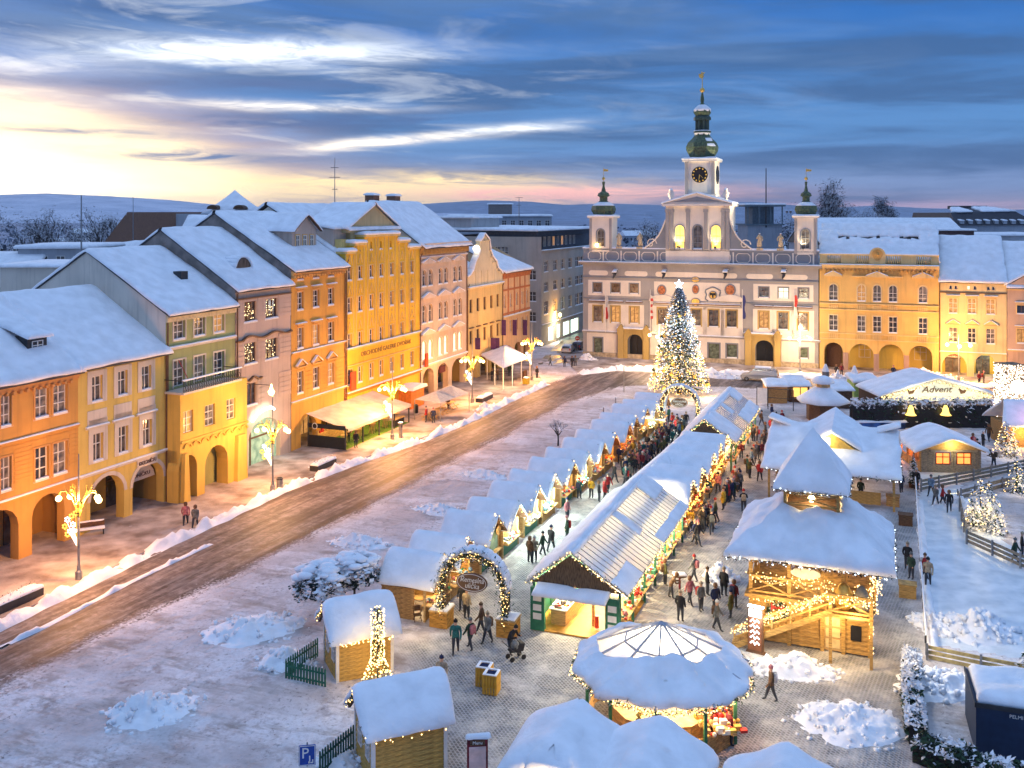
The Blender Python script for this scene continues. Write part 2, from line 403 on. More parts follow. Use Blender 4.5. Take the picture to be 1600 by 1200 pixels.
# ================================================================== buildings
def front_wall(mb,W,z0,z1,holes,thick=.28,mi=0,mir=0,u0=0.):
 """wall face at y=0 with real openings; holes (ua, ub, va, vb, rise)"""
 xs = sorted({u0,W}|{h[0] for h in holes}|{h[1] for h in holes});zs = sorted({z0,z1}|{h[2] for h in holes}|{h[3] for h in holes})
 xs = [x for x in xs if u0-1e-6 <= x <= W+1e-6];zs = [z for z in zs if z0-1e-6 <= z <= z1+1e-6]
 for i in range(len(xs)-1):
  for j in range(len(zs)-1):
   cx,cz = (xs[i]+xs[i+1])/2,(zs[j]+zs[j+1])/2
   if any(h[0] < cx < h[1] and h[2] < cz < h[3] for h in holes): continue
   if xs[i+1]-xs[i] < 1e-5 or zs[j+1]-zs[j] < 1e-5: continue
   mb.poly([(xs[i],0,zs[j]),(xs[i+1],0,zs[j]),(xs[i+1],0,zs[j+1]),(xs[i],0,zs[j+1])],mi)
 for h in holes:
  a,b,c,d,rise = h[:5];th = h[5] if len(h) > 5 else thick
  top = d-rise;n = 8 if rise else 1
  arc = [(a+(b-a)*(1-cos(pi*i/n))/2,top+rise*sin(pi*i/n)) for i in range(n+1)] if rise else [(a,d),(b,d)]
  if rise:
   for i in range(n):
    cr = (a,d) if i < n/2 else (b,d)
    mb.poly([(cr[0],0,cr[1]),(arc[i][0],0,arc[i][1]),(arc[i+1][0],0,arc[i+1][1])],mi)
   mb.poly([(a,0,d),(arc[n//2][0],0,d),(b,0,d)],mi) if 0 else None
  for i in range(len(arc)-1):
   p,q = arc[i],arc[i+1];mb.poly([(p[0],0,p[1]),(p[0],th,p[1]),(q[0],th,q[1]),(q[0],0,q[1])],mir)
  mb.poly([(a,0,c),(a,th,c),(a,th,top),(a,0,top)],mir)
  mb.poly([(b,0,c),(b,0,top),(b,th,top),(b,th,c)],mir)
  if c > z0+.01: mb.poly([(a,0,c),(b,0,c),(b,th,c),(a,th,c)],mir)
WC = {}
def win_meshes(w,h,rise,style,fm,frame_t=.07):
 key = (round(w,1),round(h,1),round(rise,1),style,fm.name)
 if key in WC: return WC[key]
 w,h,rise = key[:3];mb = MB();t = frame_t;top = h-rise
 mb.box(-w/2,-w/2+t,0,.08,0,top);mb.box(w/2-t,w/2,0,.08,0,top);mb.box(-w/2,w/2,-.005,.075,0,t)
 n = 8
 arc = [(-w/2*cos(pi*i/n),top+rise*sin(pi*i/n)) for i in range(n+1)] if rise else [(-w/2,h),(w/2,h)]
 if rise:
  for i in range(n):
   (x0,z0),(x1,z1) = arc[i],arc[i+1];f = 1-t*1.6/w
   mb.poly([(x0,0,z0),(x1,0,z1),(x1*f,0,top+(z1-top)*f),(x0*f,0,top+(z0-top)*f)])
 else: mb.box(-w/2,w/2,-.005,.075,h-t,h)
 c,r = style
 for i in range(1,c): x = -w/2+w*i/c;mb.box(x-.035,x+.035,-.01,.07,.01,h-.02-(rise*.15 if rise else 0))
 zt = [h*.62] if r == 2 else [top*(j/r) for j in range(1,r)]
 for z in zt: mb.box(-w/2+.02,w/2-.02,-.02,.06,z-.035,z+.035)
 fr = mb.mesh('window',fm)
 pb = MB();pb.poly([(-w/2,.05,0),(w/2,.05,0)]+[(x,.05,z) for x,z in reversed(arc)]);panes = {}
 sb = MB();sb.box(-w/2-.12,w/2+.12,-.42,-.2,-.12,0);sill = sb.mesh('sill',white_paint)
 sn = MB();snow_sheet(sn,(-w/2-.12,-.42,0),(w/2+.12,-.42,0),(w/2+.12,-.1,0),(-w/2-.12,-.1,0),th=.1,ov=0,res=.5,wav=.03)
 sn = sn.mesh('sill_snow',snow,True)
 WC[key] = (fr,pb,panes,sill,sn);return WC[key]
def pane_mesh(key_t,m):
 fr,pb,panes,sill,sn = key_t
 if m.name not in panes: panes[m.name] = pb.mesh('pane',m)
 return panes[m.name]
def window(root,u,v0,w,h,rise=0,style=(2,2),fm=None,pane=None,y=.26,wall=0.,sill=True,surround=None,sw=.18,ped=None,pmat=None):
 fm = fm or white_paint;kt = win_meshes(w,h,rise,style,fm)
 o = obj('window',kt[0],root,(u,y-.06,v0))
 pane = pane or R.choice(glassd+glassd+[lit_dim])
 obj('pane',pane_mesh(kt,pane),o)
 if sill: obj('sill',kt[3],o,(0,y-.06-.02-.0,0));obj('sill_snow',kt[4],o,(0,y-.08,0))
 if surround:
  key = ('sur',round(w,1),round(h,1),round(rise,1),surround.name,round(sw,2),ped)
  if key not in WC:
   mb = MB();ww,hh,rr = w/2,h,rise
   mb.box(-ww-sw,-ww,-.06,.02,-.1,hh-rr);mb.box(ww,ww+sw,-.06,.02,-.1,hh-rr)
   if rr:
    n = 8
    for i in range(n):
     a0,a1 = pi*i/n,pi*(i+1)/n;f = (ww+sw)/ww
     q = [(-ww*cos(a0),hh-rr+rr*sin(a0)),(-ww*cos(a1),hh-rr+rr*sin(a1)),(-ww*f*cos(a1),hh-rr+(rr+sw)*sin(a1)),(-ww*f*cos(a0),hh-rr+(rr+sw)*sin(a0))]
     mb.prism(q,-.06,.02)
   else: mb.box(-ww-sw,ww+sw,-.065,.02,hh,hh+sw)
   if ped == 'flat': mb.box(-ww-sw-.1,ww+sw+.1,-.3,.02,hh+sw+.15,hh+sw+.32)
   if ped == 'tri':
    b = hh+sw+.25;mb.box(-ww-sw-.2,ww+sw+.2,-.3,.02,b,b+.12)
    mb.prism([(-ww-sw-.2,b+.12),(ww+sw+.2,b+.12),(0,b+.75)],-.12,.02)
    mb.bar((-ww-sw-.25,-.15,b+.13),(0,-.15,b+.82),.34,.12);mb.bar((ww+sw+.25,-.15,b+.13),(0,-.15,b+.82),.34,.12)
   if ped == 'arc':
    b = hh+sw+.2;mb.prism([(-ww-sw-.2,b)]+[(-(ww+sw+.2)*cos(pi*i/8),b+.1+.5*sin(pi*i/8)) for i in range(9)]+[(ww+sw+.2,b)],-.25,.02)
   WC[key] = mb.mesh('surround',surround)
  obj('surround',WC[key],o,(0,wall-(y-.06),0))
  if ped:
   key = ('pedsnow',round(w,1),ped,round(sw,2))
   if key not in WC:
    sb = MB();hw = w/2+sw+.2
    if ped == 'tri':
     snow_sheet(sb,(-hw,-.33,.08),(0,-.33,.72),(0,.02,.72),(-hw,.02,.08),th=.1,ov=0,wav=.03)
     snow_sheet(sb,(hw,-.33,.08),(0,-.33,.72),(0,.02,.72),(hw,.02,.08),th=.1,ov=0,wav=.03)
    else: snow_sheet(sb,(-hw,-.3,0),(hw,-.3,0),(hw,.02,0),(-hw,.02,0),th=.12,ov=0,wav=.03)
    WC[key] = sb.mesh('ledge_snow',snow,True)
   zt = {'flat': h+sw+.32,'tri': h+sw+.37,'arc': h+sw+.45}[ped]
   obj('ledge_snow',WC[key],o,(0,-(y-.06),zt))
 return o
def cornice(root,W,z,d=.45,h=.4,m=None,name='cornice',u0=0.,sn=True,y=0.,steps=2):
 mb = MB()
 for i in range(steps):
  f = (i+1)/steps;mb.box(u0,W,y-d*f,y+.05,z+h*i/steps,z+h*(i+1)/steps-(.001 if i < steps-1 else 0))
 o = mb.build(name,m or white_paint,root)
 if sn: snowy('ledge_snow',[[(u0,y-d,z+h),(W,y-d,z+h),(W,y+.02,z+h),(u0,y+.02,z+h)]],o,th=.12,ov=0,wav=.04)
 return o
def body(root,W,he,d2,wm,sm,hr=None,d=None,holes=(),thick=.3,zc=None):
 """walls: pierced front, sides, back, gables"""
 mb = MB();front_wall(mb,W,0,he,list(holes),thick)
 mb.poly([(0,d2,0),(W,d2,0),(W,d2,he),(0,d2,he)],1)
 for x in (0,W):
  if hr: mb.poly([(x,0,0),(x,d2,0),(x,d2,he),(x,d,hr-.05),(x,0,he)],1)
  else: mb.poly([(x,0,0),(x,d2,0),(x,d2,he),(x,0,he)],1)
 mb.poly([(0,.9,he-.02),(W,.9,he-.02),(W,d2,he-.02),(0,d2,he-.02)],1)
 mb.poly([(0,.45,0),(W,.45,0),(W,.45,he),(0,.45,he)],2) if zc is None else mb.poly([(0,.45,zc),(W,.45,zc),(W,.45,he),(0,.45,he)],2)
 return mb.build('wall',[wm,sm,black],root)
def roof2(root,W,he,hr,d,oh=.5,th=.35,u0=0.,hipR=0,hipL=0,d2=None,m=None,side=.12):
 d2 = d2 or 2*d;u0 -= side;W += side;s = (hr-he)/d
 mb = MB();t = .16
 A,B,C_,D_ = (u0,-oh,he-s*oh),(W,-oh,he-s*oh),(W-hipR,d,hr),(u0+hipL,d,hr)
 E,F_ = (u0,d2,he),(W,d2,he)
 def slab(q):
  k = len(mb.v);up = [Vector(p) for p in q];dn = [p-Vector((0,0,t)) for p in up]
  mb.poly(up);mb.poly(list(reversed(dn)))
  for i in range(len(q)): j = (i+1) % len(q);mb.poly([up[i],dn[i],dn[j],up[j]])
 slab([A,B,C_,D_]);slab([D_,C_,F_,E])
 if hipR: slab([B,F_,C_])
 if hipL: slab([E,A,D_])
 rf = mb.build('roof',m or dark_roof,root)
 q = [[A,B,C_,D_],[D_,C_,F_,E]]
 if hipR: q.append([B,F_,C_,C_])
 if hipL: q.append([E,A,D_,D_])
 snowy('roof_snow',q,rf,th=th,ov=.1,res=.6,wav=.2,nz=.4)
 return rf
def gutter(root,u,z0,z1,y=-.12,m=None):
 mb = MB();mb.tube([(u,y,z0),(u,y,z1-.6),(u,y-.25,z1)],.07,6);return mb.build('drainpipe',m or brown_paint,root)
def arcade_inside(root,holes,W,z,wm,depth=3.4,floor=None,doors=True,glow=None,u0=0.):
 """passage behind the arches: back wall with shop fronts, ceiling, floor"""
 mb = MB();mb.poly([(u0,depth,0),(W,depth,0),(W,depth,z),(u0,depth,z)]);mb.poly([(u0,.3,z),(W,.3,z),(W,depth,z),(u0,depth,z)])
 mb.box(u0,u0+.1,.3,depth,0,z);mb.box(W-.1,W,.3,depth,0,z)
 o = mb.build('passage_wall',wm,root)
 if doors:
  for h in holes:
   c = (h[0]+h[1])/2;w = (h[1]-h[0])*.62;k = MB();k.box(c-w/2,c+w/2,depth-.08,depth-.005,.1,min(z-.4,2.9));k.box(c-.05,c+.05,depth-.12,depth-.01,.1,2.8,1);k.box(c-w/2,c+w/2,depth-.12,depth-.01,2.2,2.3,1)
   k.build('shop_front',[glow or glassd[0],wood_dark],o)
 return o
def house(name,label,fr,W,he,hr,d,wm,sm,holes=(),roofkw=None,cat='house',d2=None,zc=0):
 root = thing(name,label,cat,fr.O,fr.a)
 body(root,W,he,d2 or 2*d,wm,sm,hr,d,holes,zc=max([zc]+[h[3]+.35 for h in holes if h[2] == 0]))
 if hr: roof2(root,W,he,hr,d,d2=d2,**(roofkw or {}))
 return root
LY = lambda px: 889.4-.4*px                     # base line of the left row in the photograph
LANG = atan2(1500,586)
LF = Fr(G(0,LY(0)),LANG)                      # frame of the whole left row
def LFr(px): u = LF.uv(px,400)[0];p = LF.W(u,0);return Fr(p,LANG)
def cols(fr,pairs,w=0.): return [(fr.u(a,w),fr.u(b,w)) for a,b in pairs]
def rowv(fr,px,yt,yb,w=0.): return fr.uv(px,yb,w)[1],fr.uv(px,yt,w)[1]
# ---- orange corner house with arches (nearest on the left)
f = LFr(-210);W0 = f.u(122);he = 12.75
hs = [];c_ = cols(f,[(-168,-147),(-137,-116),(-66,-46),(-36,-17),(-20-6,-8),(0,18),(54.5,76),(83,105)])
c_ = [c_[0],c_[1],c_[2],c_[3],c_[5],(c_[5][0]-1.9,c_[5][0]-.6),c_[6],c_[7]]
rw = [rowv(f,66,604,652),rowv(f,68,698,748)]
for a,b in c_:
 for v0,v1 in rw: hs.append((a,b,v0,v1,0))
ar = []
for a,b in ((-190,-130),(-105,-48),(-36,29),(50,101)):
 a,b = f.u(a),f.u(b);ar.append((a,b,0,4.0,(b-a)/2*.9,.75))
H = house('arcaded_house','orange painted house with white double windows, nearest on the left edge',f,W0,he,17.8,8.0,plaster('orange_plaster',(.62,.33,.09)),plaster('side_plaster',(.55,.52,.50)),hs+ar,dict(oh=.55))
for a,b in c_:
 for v0,v1 in rw: window(H,(a+b)/2,v0,b-a,v1-v0,0,(2,3),pane=glassd[2] if R.random() < .6 else None,surround=plaster('orange_trim',(.62,.33,.12)),sw=.12)
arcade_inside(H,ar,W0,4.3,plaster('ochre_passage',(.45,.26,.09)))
zl = f.uv(66,690)[1]
cornice(H,W0,f.uv(60,683)[1],.22,.22,MATS['orange_plaster']);cornice(H,W0,f.uv(60,770)[1],.22,.2,MATS['orange_plaster'])
cornice(H,W0,he-.9,.35,.55,MATS['orange_trim'],sn=False,steps=3)
mb = MB()
for i in range(int(W0/.55)): mb.box(i*.55+.1,i*.55+.3,-.3,.02,he-1.1,he-.9)
mb.build('dentils',MATS['orange_trim'],H,kind='stuff')
ht = f.uv(60,683)[1];mb = MB()
for i in range(9):
 z = ht-.35-i*.3
 if z > f.uv(60,765)[1]:
  segs = sorted((a-.2,b+.2) for a,b in c_);x = .0
  for a,b in segs:
   if a > x and rw[1][0]-.2 < z < rw[1][1]+.3: mb.box(x,a,-.03,.01,z,z+.22)
   x = max(x,b)
  if not (rw[1][0]-.2 < z < rw[1][1]+.3): mb.box(0,W0,-.03,.01,z,z+.22)
  else: mb.box(x,W0,-.03,.01,z,z+.22)
mb.build('banded_plaster',MATS['orange_plaster'],H,kind='stuff')
# dormer on the big snow roof
def dormer(H,uc,y0,wd,hd,depth,he_,slope,zb,wall_m,label=None):
 mb = MB();mb.box(uc-wd/2,uc+wd/2,y0,y0+depth,zb,zb+hd)
 o = mb.build('dormer',wall_m,H)
 w_ = window(o,uc,zb+.25,wd*.6,hd*.62,0,(2,2),y=y0+.02,sill=False)
 snowy('dormer_snow',[[(uc-wd/2-.25,y0-.3,zb+hd-.1),(uc+wd/2+.25,y0-.3,zb+hd-.1),(uc+wd/2+.2,y0+depth+1.5,zb+hd+1.3),(uc-wd/2-.2,y0+depth+1.5,zb+hd+1.3)]],o,th=.3)
 return o
dormer(H,f.u(62,-2)-.3,1.9,1.7,1.5,3.0,he,.6,he+.9,metal_dark)
dormer(H,f.u(-30,-2)-.3,1.9,1.7,1.5,3.0,he,.6,he+.9,metal_dark)
mb = MB()
mb.box(W0-7.2,W0-6.0,8.6,9.8,15,20.3);ch = mb.build('chimney',mat('brick_grey',(.25,.22,.17),.9,.3,8),H)
snowy('chimney_snow',[[(W0-7.3,8.5,20.3),(W0-5.9,8.5,20.3),(W0-5.9,9.9,20.3),(W0-7.3,9.9,20.3)]],ch,th=.3)
# ---- yellow house
f = LFr(122);W1 = f.u(260);he = 12.85
c_ = cols(f,[(143,160),(184,199),(221,236)]);c2 = cols(f,[(145,161),(185,200),(223,237)])
r1,r2 = rowv(f,151,587,627),rowv(f,153,677,720)
hs = [(a,b,*r1,0) for a,b in c_]+[(a,b,*r2,0) for a,b in c2]
ar = []
for a,b in ((141,194),(207,256)):
 a,b = f.u(a),f.u(b);ar.append((a,b,0,3.9,(b-a)/2*.92,.8))
yel = plaster('yellow_plaster',(.72,.52,.14));whi = plaster('white_plaster',(.68,.60,.50))
H = house('arcaded_house','yellow arcaded house with white framed window panels, second from the left edge',f,W1,he,17.8,8.0,yel,plaster('side_plaster',(.55,.52,.50)),hs+ar,dict(oh=.55))
for (a,b),(v0,v1) in [(x,r1) for x in c_]+[(x,r2) for x in c2]:
 window(H,(a+b)/2,v0,b-a,v1-v0,0,(2,2),pane=glassd[1],surround=whi,sw=.42)
mb = MB()
for a,b in c_:
 mb.box(a-.42,b+.42,-.05,.02,f.uv(151,665)[1],f.uv(151,640)[1])
mb2 = MB()
for a,b in c2: mb2.box(a-.42,b+.42,-.05,.02,r2[1]+.42,r2[1]+1.1)
mb.build('parapet_panel',whi,H);mb2.build('stucco_panel',whi,H)
for a,b in c_: cornice(H,b+.6,f.uv(151,668)[1],.2,.15,whi,'ledge',u0=a-.6)
cornice(H,W1,f.uv(150,741)[1],.22,.2,whi);cornice(H,W1,he-.5,.45,.45,whi,sn=False)
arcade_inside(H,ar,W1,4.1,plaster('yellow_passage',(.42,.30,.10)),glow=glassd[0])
a,b = ar[1][:2];mb = MB();mb.prism([(a+.1,2.35),(b-.1,2.35)]+[((a+b)/2+(b-a-.3)/2*cos(pi*i/8),2.35+1.35*sin(pi*i/8)) for i in range(1,8)],.84,.9)
sg = mb.build('arched_sign',whi,H);text_mesh('KONÍČKU',.42,wood_dark,'lettering',sg,((a+b)/2,.82,2.75),width=(b-a)*.6)
mb = MB();mb.box(f.u(214),f.u(245),-.06,0,f.uv(230,727)[1],f.uv(230,715)[1]);sg = mb.build('name_plate',whi,H)
text_mesh('KN.KONÍČTU',.42,wood_dark,'lettering',sg,((f.u(214)+f.u(245))/2,-.08,(f.uv(230,727)[1]+f.uv(230,715)[1])/2),width=1.9)
mb = MB()
for h in ar:
 a,b,_,top,rs,_ = h
 for i in range(10):
  a0,a1 = pi*i/10,pi*(i+1)/10;c = (a+b)/2;ra = (b-a)/2;q = [(c-ra*cos(t_),top-rs+rs*sin(t_)) for t_ in (a0,a1)]+[(c-(ra+.3)*cos(t_),top-rs+(rs+.3)*sin(t_)) for t_ in (a1,a0)]
  mb.prism(q,-.05,.01)
mb.build('archivolt',whi,H)
gutter(H,W1-.12,0,he)
# ---- green house with yellow arcade bay and balcony
f = LFr(259);W2 = f.u(367);he = 15.9
grn = plaster('green_plaster',(.36,.38,.17));yb = plaster('bay_plaster',(.72,.48,.11))
r1,r2 = rowv(f,280,497,530),rowv(f,281,562,603)
c_ = cols(f,[(271,289),(303,320),(334,350)])
hs = [(a,b,*r1,0) for a,b in c_]+[(a,b,*r2,0) for a,b in c_]
H = house('balcony_house','green house over a yellow arcade bay with an iron balcony',f,W2,he,20.9,8.5,grn,whi,hs+[],dict(oh=.5))
for k,(a,b) in enumerate(c_):
 window(H,(a+b)/2,r1[0],b-a,r1[1]-r1[0],0,(2,3),surround=whi,sw=.13,pane=lit_dim if k == 2 else glassd[1])
 window(H,(a+b)/2,r2[0],b-a,r2[1]-r2[0],0,(2,3),surround=whi,sw=.13,sill=False)
cornice(H,W2,f.uv(300,541)[1],.25,.22,whi);cornice(H,W2,he-.9,.4,.8,mat('cream_trim',(.66,.55,.33),.9),sn=False)
bw,bz = 1.5,f.uv(300,612,1.5)[1]      # bay: 1.5 m forward
fb = Fr(f.W(0,-bw),LANG);Wb = fb.u(386)
cb = cols(fb,[(286,302),(320,336),(354,368)]);rb = rowv(fb,293,642,676)
ab = []
for a,b,tp in ((279,308,0),(320,356,1)):
 a,b = fb.u(a),fb.u(b);ab.append((a,b,0,3.9,(b-a)/2,1.2))
mb = MB();front_wall(mb,Wb,0,bz,[(a,b,*rb,0) for a,b in cb]+ab,.28)
mb.poly([(0,0,0),(0,bw,0),(0,bw,bz),(0,0,bz)]);mb.poly([(Wb,0,0),(Wb,bw,0),(Wb,bw,bz),(Wb,0,bz)]);mb.poly([(0,0,bz),(Wb,0,bz),(Wb,bw,bz),(0,bw,bz)])
bay = mb.build('bay',yb,H,loc=(0,-bw,0))
for k,(a,b) in enumerate(cb): window(bay,(a+b)/2,rb[0],b-a,rb[1]-rb[0],0,(2,3),sill=False,pane=lit_dim if k == 0 else glassd[2])
for x,w_ in ((0,.8),(Wb-1.9,1.5)):
 mb = MB();mb.prism([(x,0),(x+w_,0),(x+w_-.25,4.2),(x+.15,4.2)],-.4,0);mb.build('buttress',yb,bay)
mb = MB()
for i in range(8):
 x = .4+i*(Wb-.8)/7.5
 for j in range(6):
  a0,a1 = pi*j/6,pi*(j+1)/6;mb.prism([(x+.45-.4*cos(a0),4.55+.3*sin(a0)),(x+.45-.4*cos(a1),4.55+.3*sin(a1)),(x+.45-.52*cos(a1),4.55+.42*sin(a1)),(x+.45-.52*cos(a0),4.55+.42*sin(a0))],-.15,.01)
mb.box(0,Wb,-.18,.02,5.0,5.2);mb.build('corbel_frieze',yb,bay)
arcade_inside(bay,ab,Wb,4.4,plaster('drab_passage',(.30,.25,.18)),depth=3.6)  # greyer, darker plaster than the other passages
mb = MB();mb.box(Wb*.55,Wb*.8,3.3,3.4,1.9,2.5);mb.build('shop_sign',mat('shop_sign_red',(.6,.1,.03),emit=(1,.2,.05),estr=.8),bay)
bal = MB();bal.box(-.2,Wb-1.4,-.5,bw-.05,bz,bz+.18);bo = bal.build('balcony',whi,H,loc=(0,-bw,0))
rl = MB();nb = 26;Lb = Wb-1.3
for i in range(nb+1):
 x = -.1+i*(Lb-.05)/nb;rl.bar((x,-.42,bz+.18),(x,-.42,bz+1.15),.035)
 if i < nb: rl.tube([(x+.05,-.42,bz+.3),(x+.16,-.5,bz+.55),(x+.05,-.42,bz+.8)],.02,4)
rl.bar((-.15,-.42,bz+1.15),(Lb-.1,-.42,bz+1.15),.07);rl.bar((-.15,-.42,bz+.3),(Lb-.1,-.42,bz+.3),.04)
rl.bar((-.15,-.42,bz+1.15),(-.15,bw,bz+1.15),.06);rl.bar((Lb-.1,-.42,bz+1.15),(Lb-.1,bw,bz+1.15),.06)
rl.build('railing',iron,bo)
snowy('rail_snow',[[(-.2,-.5,bz+1.18),(Lb,-.5,bz+1.18),(Lb,-.34,bz+1.18),(-.2,-.34,bz+1.18)]],bo,th=.1,ov=0)
mb = MB();a = c_[0][0]+.3;mb.bar((a,-1.2,bz+1.2),(a+.1,-.2,bz+2.6),.04);mb.poly([(a,-1.2,bz+1.2),(a+.1,-.5,bz+2.2),(a+.5,-.6,bz+1.4)]);fl = mb.build('flag',red,H)
gutter(H,.12,0,he)
sl_ = (20.9-he)/8.5;mb = MB();x = W2*.62;mb.box(x,x+.9,3.2,4.1,he+sl_*3.2+.2,he+sl_*4.1+.55);mb.build('roof_hatch',metal_dark,H)
# ---- pale pink house with wavy cornices and lit shop arch
f = LFr(368);W3 = f.u(454);he = 17.2
pnk = plaster('pink_plaster',(.56,.44,.36))
rs_ = [rowv(f,391,471,503),rowv(f,394,535,568),rowv(f,396,598,632)]
c_ = cols(f,[(382,401),(415,434)])
cc = [(c_[0],rs_[0]),(c_[1],rs_[0]),(c_[0],rs_[1]),(c_[1],rs_[1]),(c_[0],rs_[2])]
hs = [(a,b,*r,0) for (a,b),r in cc];ar = [(f.u(388),f.u(438),0,4.4,1.8,.5)]
H = house('town_house','pale pink house with candle-lit dark windows and an oval roof light',f,W3,he,22.6,8.6,pnk,mat('firewall',(.30,.25,.22),.9,.2,1),hs+ar,dict(oh=.45))
for (a,b),(v0,v1) in cc:
 o = window(H,(a+b)/2,v0,b-a,v1-v0,0,(3,1),fm=brown_paint,pane=glassd[0],sill=True)
 mb = MB()
 if v0 > rs_[2][1]:
  for i in range(26): mb.octa((R.uniform(-.8,.8)*(b-a)/2,.0,R.uniform(.1,.95)*(v1-v0)),.045)
  mb.build('fairy_lights',emat('window_candle',(1.,.7,.35),2.2),o,kind='stuff')
gr = MB();z = f.uv(391,512)[1]
for r in rs_:
 for i in range(5):
  zz = r[0]+(r[1]-r[0])*(i+.0)/4.2
  for (x0,x1) in ((0,c_[0][0]-.15),(c_[0][1]+.15,c_[1][0]-.15),(c_[1][1]+.15,W3)): gr.box(x0,x1,-.05,.01,zz,zz+.42)
gr.build('banded_plaster',pnk,H,kind='stuff')
def wavy(H,x0,x1,z,m,amp=.35):
 mb = MB();n = 20
 for i in range(n):
  a,b = i/n,(i+1)/n;za,zb_ = z+amp*sin(a*2.2*pi)**2*(a > .1),z+amp*sin(b*2.2*pi)**2*(b > .1)
  xa,xb = x0+(x1-x0)*a,x0+(x1-x0)*b;mb.prism([(xa,za),(xb,zb_),(xb,zb_+.14),(xa,za+.14)],-.28,.02)
 return mb.build('wavy_cornice',m,H)
for r in rs_[1:2]: wavy(H,0,W3,r[1]+.25,brown_paint)
wavy(H,0,c_[0][1]+.6,rs_[2][1]+.2,brown_paint);cornice(H,W3,rs_[0][1]+.25,.2,.15,brown_paint,sn=False)
cornice(H,W3,he-.4,.4,.35,brown_paint,sn=False)
mb = MB();a,b = ar[0][:2];mb.poly([(a,.5,0),(b,.5,0),(b,.5,4.4),(a,.5,4.4)]);mb.box(a+.8,a+.95,.4,.5,0,4.2,1);mb.box(a,b,.4,.5,2.6,2.75,1)
mb.build('shop_front',[mat('dim_green_shop',(.2,.25,.18),.4,.5,1.5,emit=(.7,1.,.62),estr=.22),wood_dark],H)
# oval roof light
sl_ = (22.6-he)/8.6;uo = f.u(392)+1.6;yo = 3.0;zo = he+sl_*yo
mb = MB();mb.prism([(uo+1.25*cos(pi*i/10),zo-.5+1.25*sin(pi*i/10)) for i in range(11)],yo-.9,yo+2.4);ov = mb.build('roof_light',[metal_dark],H)
mb = MB();mb.prism([(uo+1.08*cos(pi*i/10),zo-.45+1.08*sin(pi*i/10)) for i in range(11)],yo-.95,yo-.91);mb.build('pane',mat('ribbed_glass',(.12,.10,.09),.3,.5,3,stretch=(6,1,.3)),ov)
sb = MB()
for i in range(10):
 a0,a1 = pi*i/10,pi*(i+1)/10
 snow_sheet(sb,(uo+1.3*cos(a0),yo-1.0,zo-.5+1.3*sin(a0)),(uo+1.3*cos(a1),yo-1.0,zo-.5+1.3*sin(a1)),(uo+1.3*cos(a1),yo+2.6,zo-.4+1.3*sin(a1)),(uo+1.3*cos(a0),yo+2.6,zo-.4+1.3*sin(a0)),th=.2,ov=.05,up=Vector((cos((a0+a1)/2),0,sin((a0+a1)/2))))
sb.build('dormer_snow',snow,ov,smooth=True)
gutter(H,.15,0,he)
# ---- orange house with gabled dormer
f = LFr(455);W4 = f.u(539.5);he = 18.6
org = plaster('deep_orange_plaster',(.66,.36,.08));ot = plaster('orange_light',(.70,.42,.14))
c_ = cols(f,[(464,474),(488.5,498.5),(512,521.5)])
rs_ = [rowv(f,468,423,437),rowv(f,469,456,484),rowv(f,470,512,544),rowv(f,473,579,613)]
hs = [(a,b,*r,0) for a,b in c_ for r in rs_];ar = [(f.u(a),f.u(b),0,3.2,1.3,.5) for a,b in ((470,494),(502,528))]
H = house('town_house','deep orange house with a gabled three-window dormer and pointed window hoods',f,W4,he,24.2,9.4,org,mat('firewall',(.30,.25,.22)),hs+ar,dict(oh=.6))
for a,b in c_:
 for k,(v0,v1) in enumerate(rs_):
  window(H,(a+b)/2,v0,b-a,v1-v0,0,(2,1 if k == 0 else 3),surround=ot,sw=.14,ped=(None,'flat','flat','tri')[k],pane=glassd[0] if k < 2 else None)
cornice(H,W4,he-.8,.5,.45,ot,sn=False);cornice(H,W4,f.uv(470,552)[1],.2,.2,ot);cornice(H,W4,f.uv(470,628)[1],.2,.2,ot)
mb = MB()
for i in range(int(W4/.5)): mb.box(i*.5+.1,i*.5+.3,-.4,.02,he-1.05,he-.8)
mb.build('dentils',ot,H,kind='stuff')
mb = MB();zr = f.uv(470,628)[1]
for k in range(8):
 z = zr+.35+k*.45
 for x0,x1 in ((0,c_[0][0]-.2),(c_[0][1]+.2,c_[1][0]-.2),(c_[1][1]+.2,c_[2][0]-.2),(c_[2][1]+.2,W4)): mb.box(x0,x1,-.05,.01,z,z+.36)
mb.build('banded_plaster',org,H,kind='stuff')
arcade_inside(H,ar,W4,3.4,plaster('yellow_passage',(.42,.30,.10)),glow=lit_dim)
ud = (f.u(449,-2.8)+f.u(501,-2.8))/2;yd = 2.8;sl_ = (24.2-he)/9.4;zb = he+sl_*yd-.2;wd = 4.6
mb = MB();mb.prism([(ud-wd/2,zb),(ud+wd/2,zb),(ud+wd/2,zb+2.3),(ud,zb+3.9),(ud-wd/2,zb+2.3)],yd,yd+5);do = mb.build('dormer',pnk,H)
for k in (-1,0,1): window(do,ud+k*1.35,zb+.4,.7,1.3,0,(2,2),y=yd,wall=yd,sill=False,surround=ot,sw=.1)
snowy('dormer_snow',[[(ud-wd/2-.4,yd-.5,zb+2.15),(ud,yd-.5,zb+4.0),(ud,yd+6,zb+4.0),(ud-wd/2-.4,yd+6,zb+2.15)],[(ud,yd-.5,zb+4.0),(ud+wd/2+.4,yd-.5,zb+2.15),(ud+wd/2+.4,yd+6,zb+2.15),(ud,yd+6,zb+4.0)]],do,th=.3)
mb = MB()
for s_ in (-1,1): mb.bar((ud+s_*(wd/2+.4),yd-.4,zb+2.1),(ud,yd-.4,zb+3.95),.3,.12)
mb.build('bargeboard',wood_dark,do)
gutter(H,W4-.2,0,he)
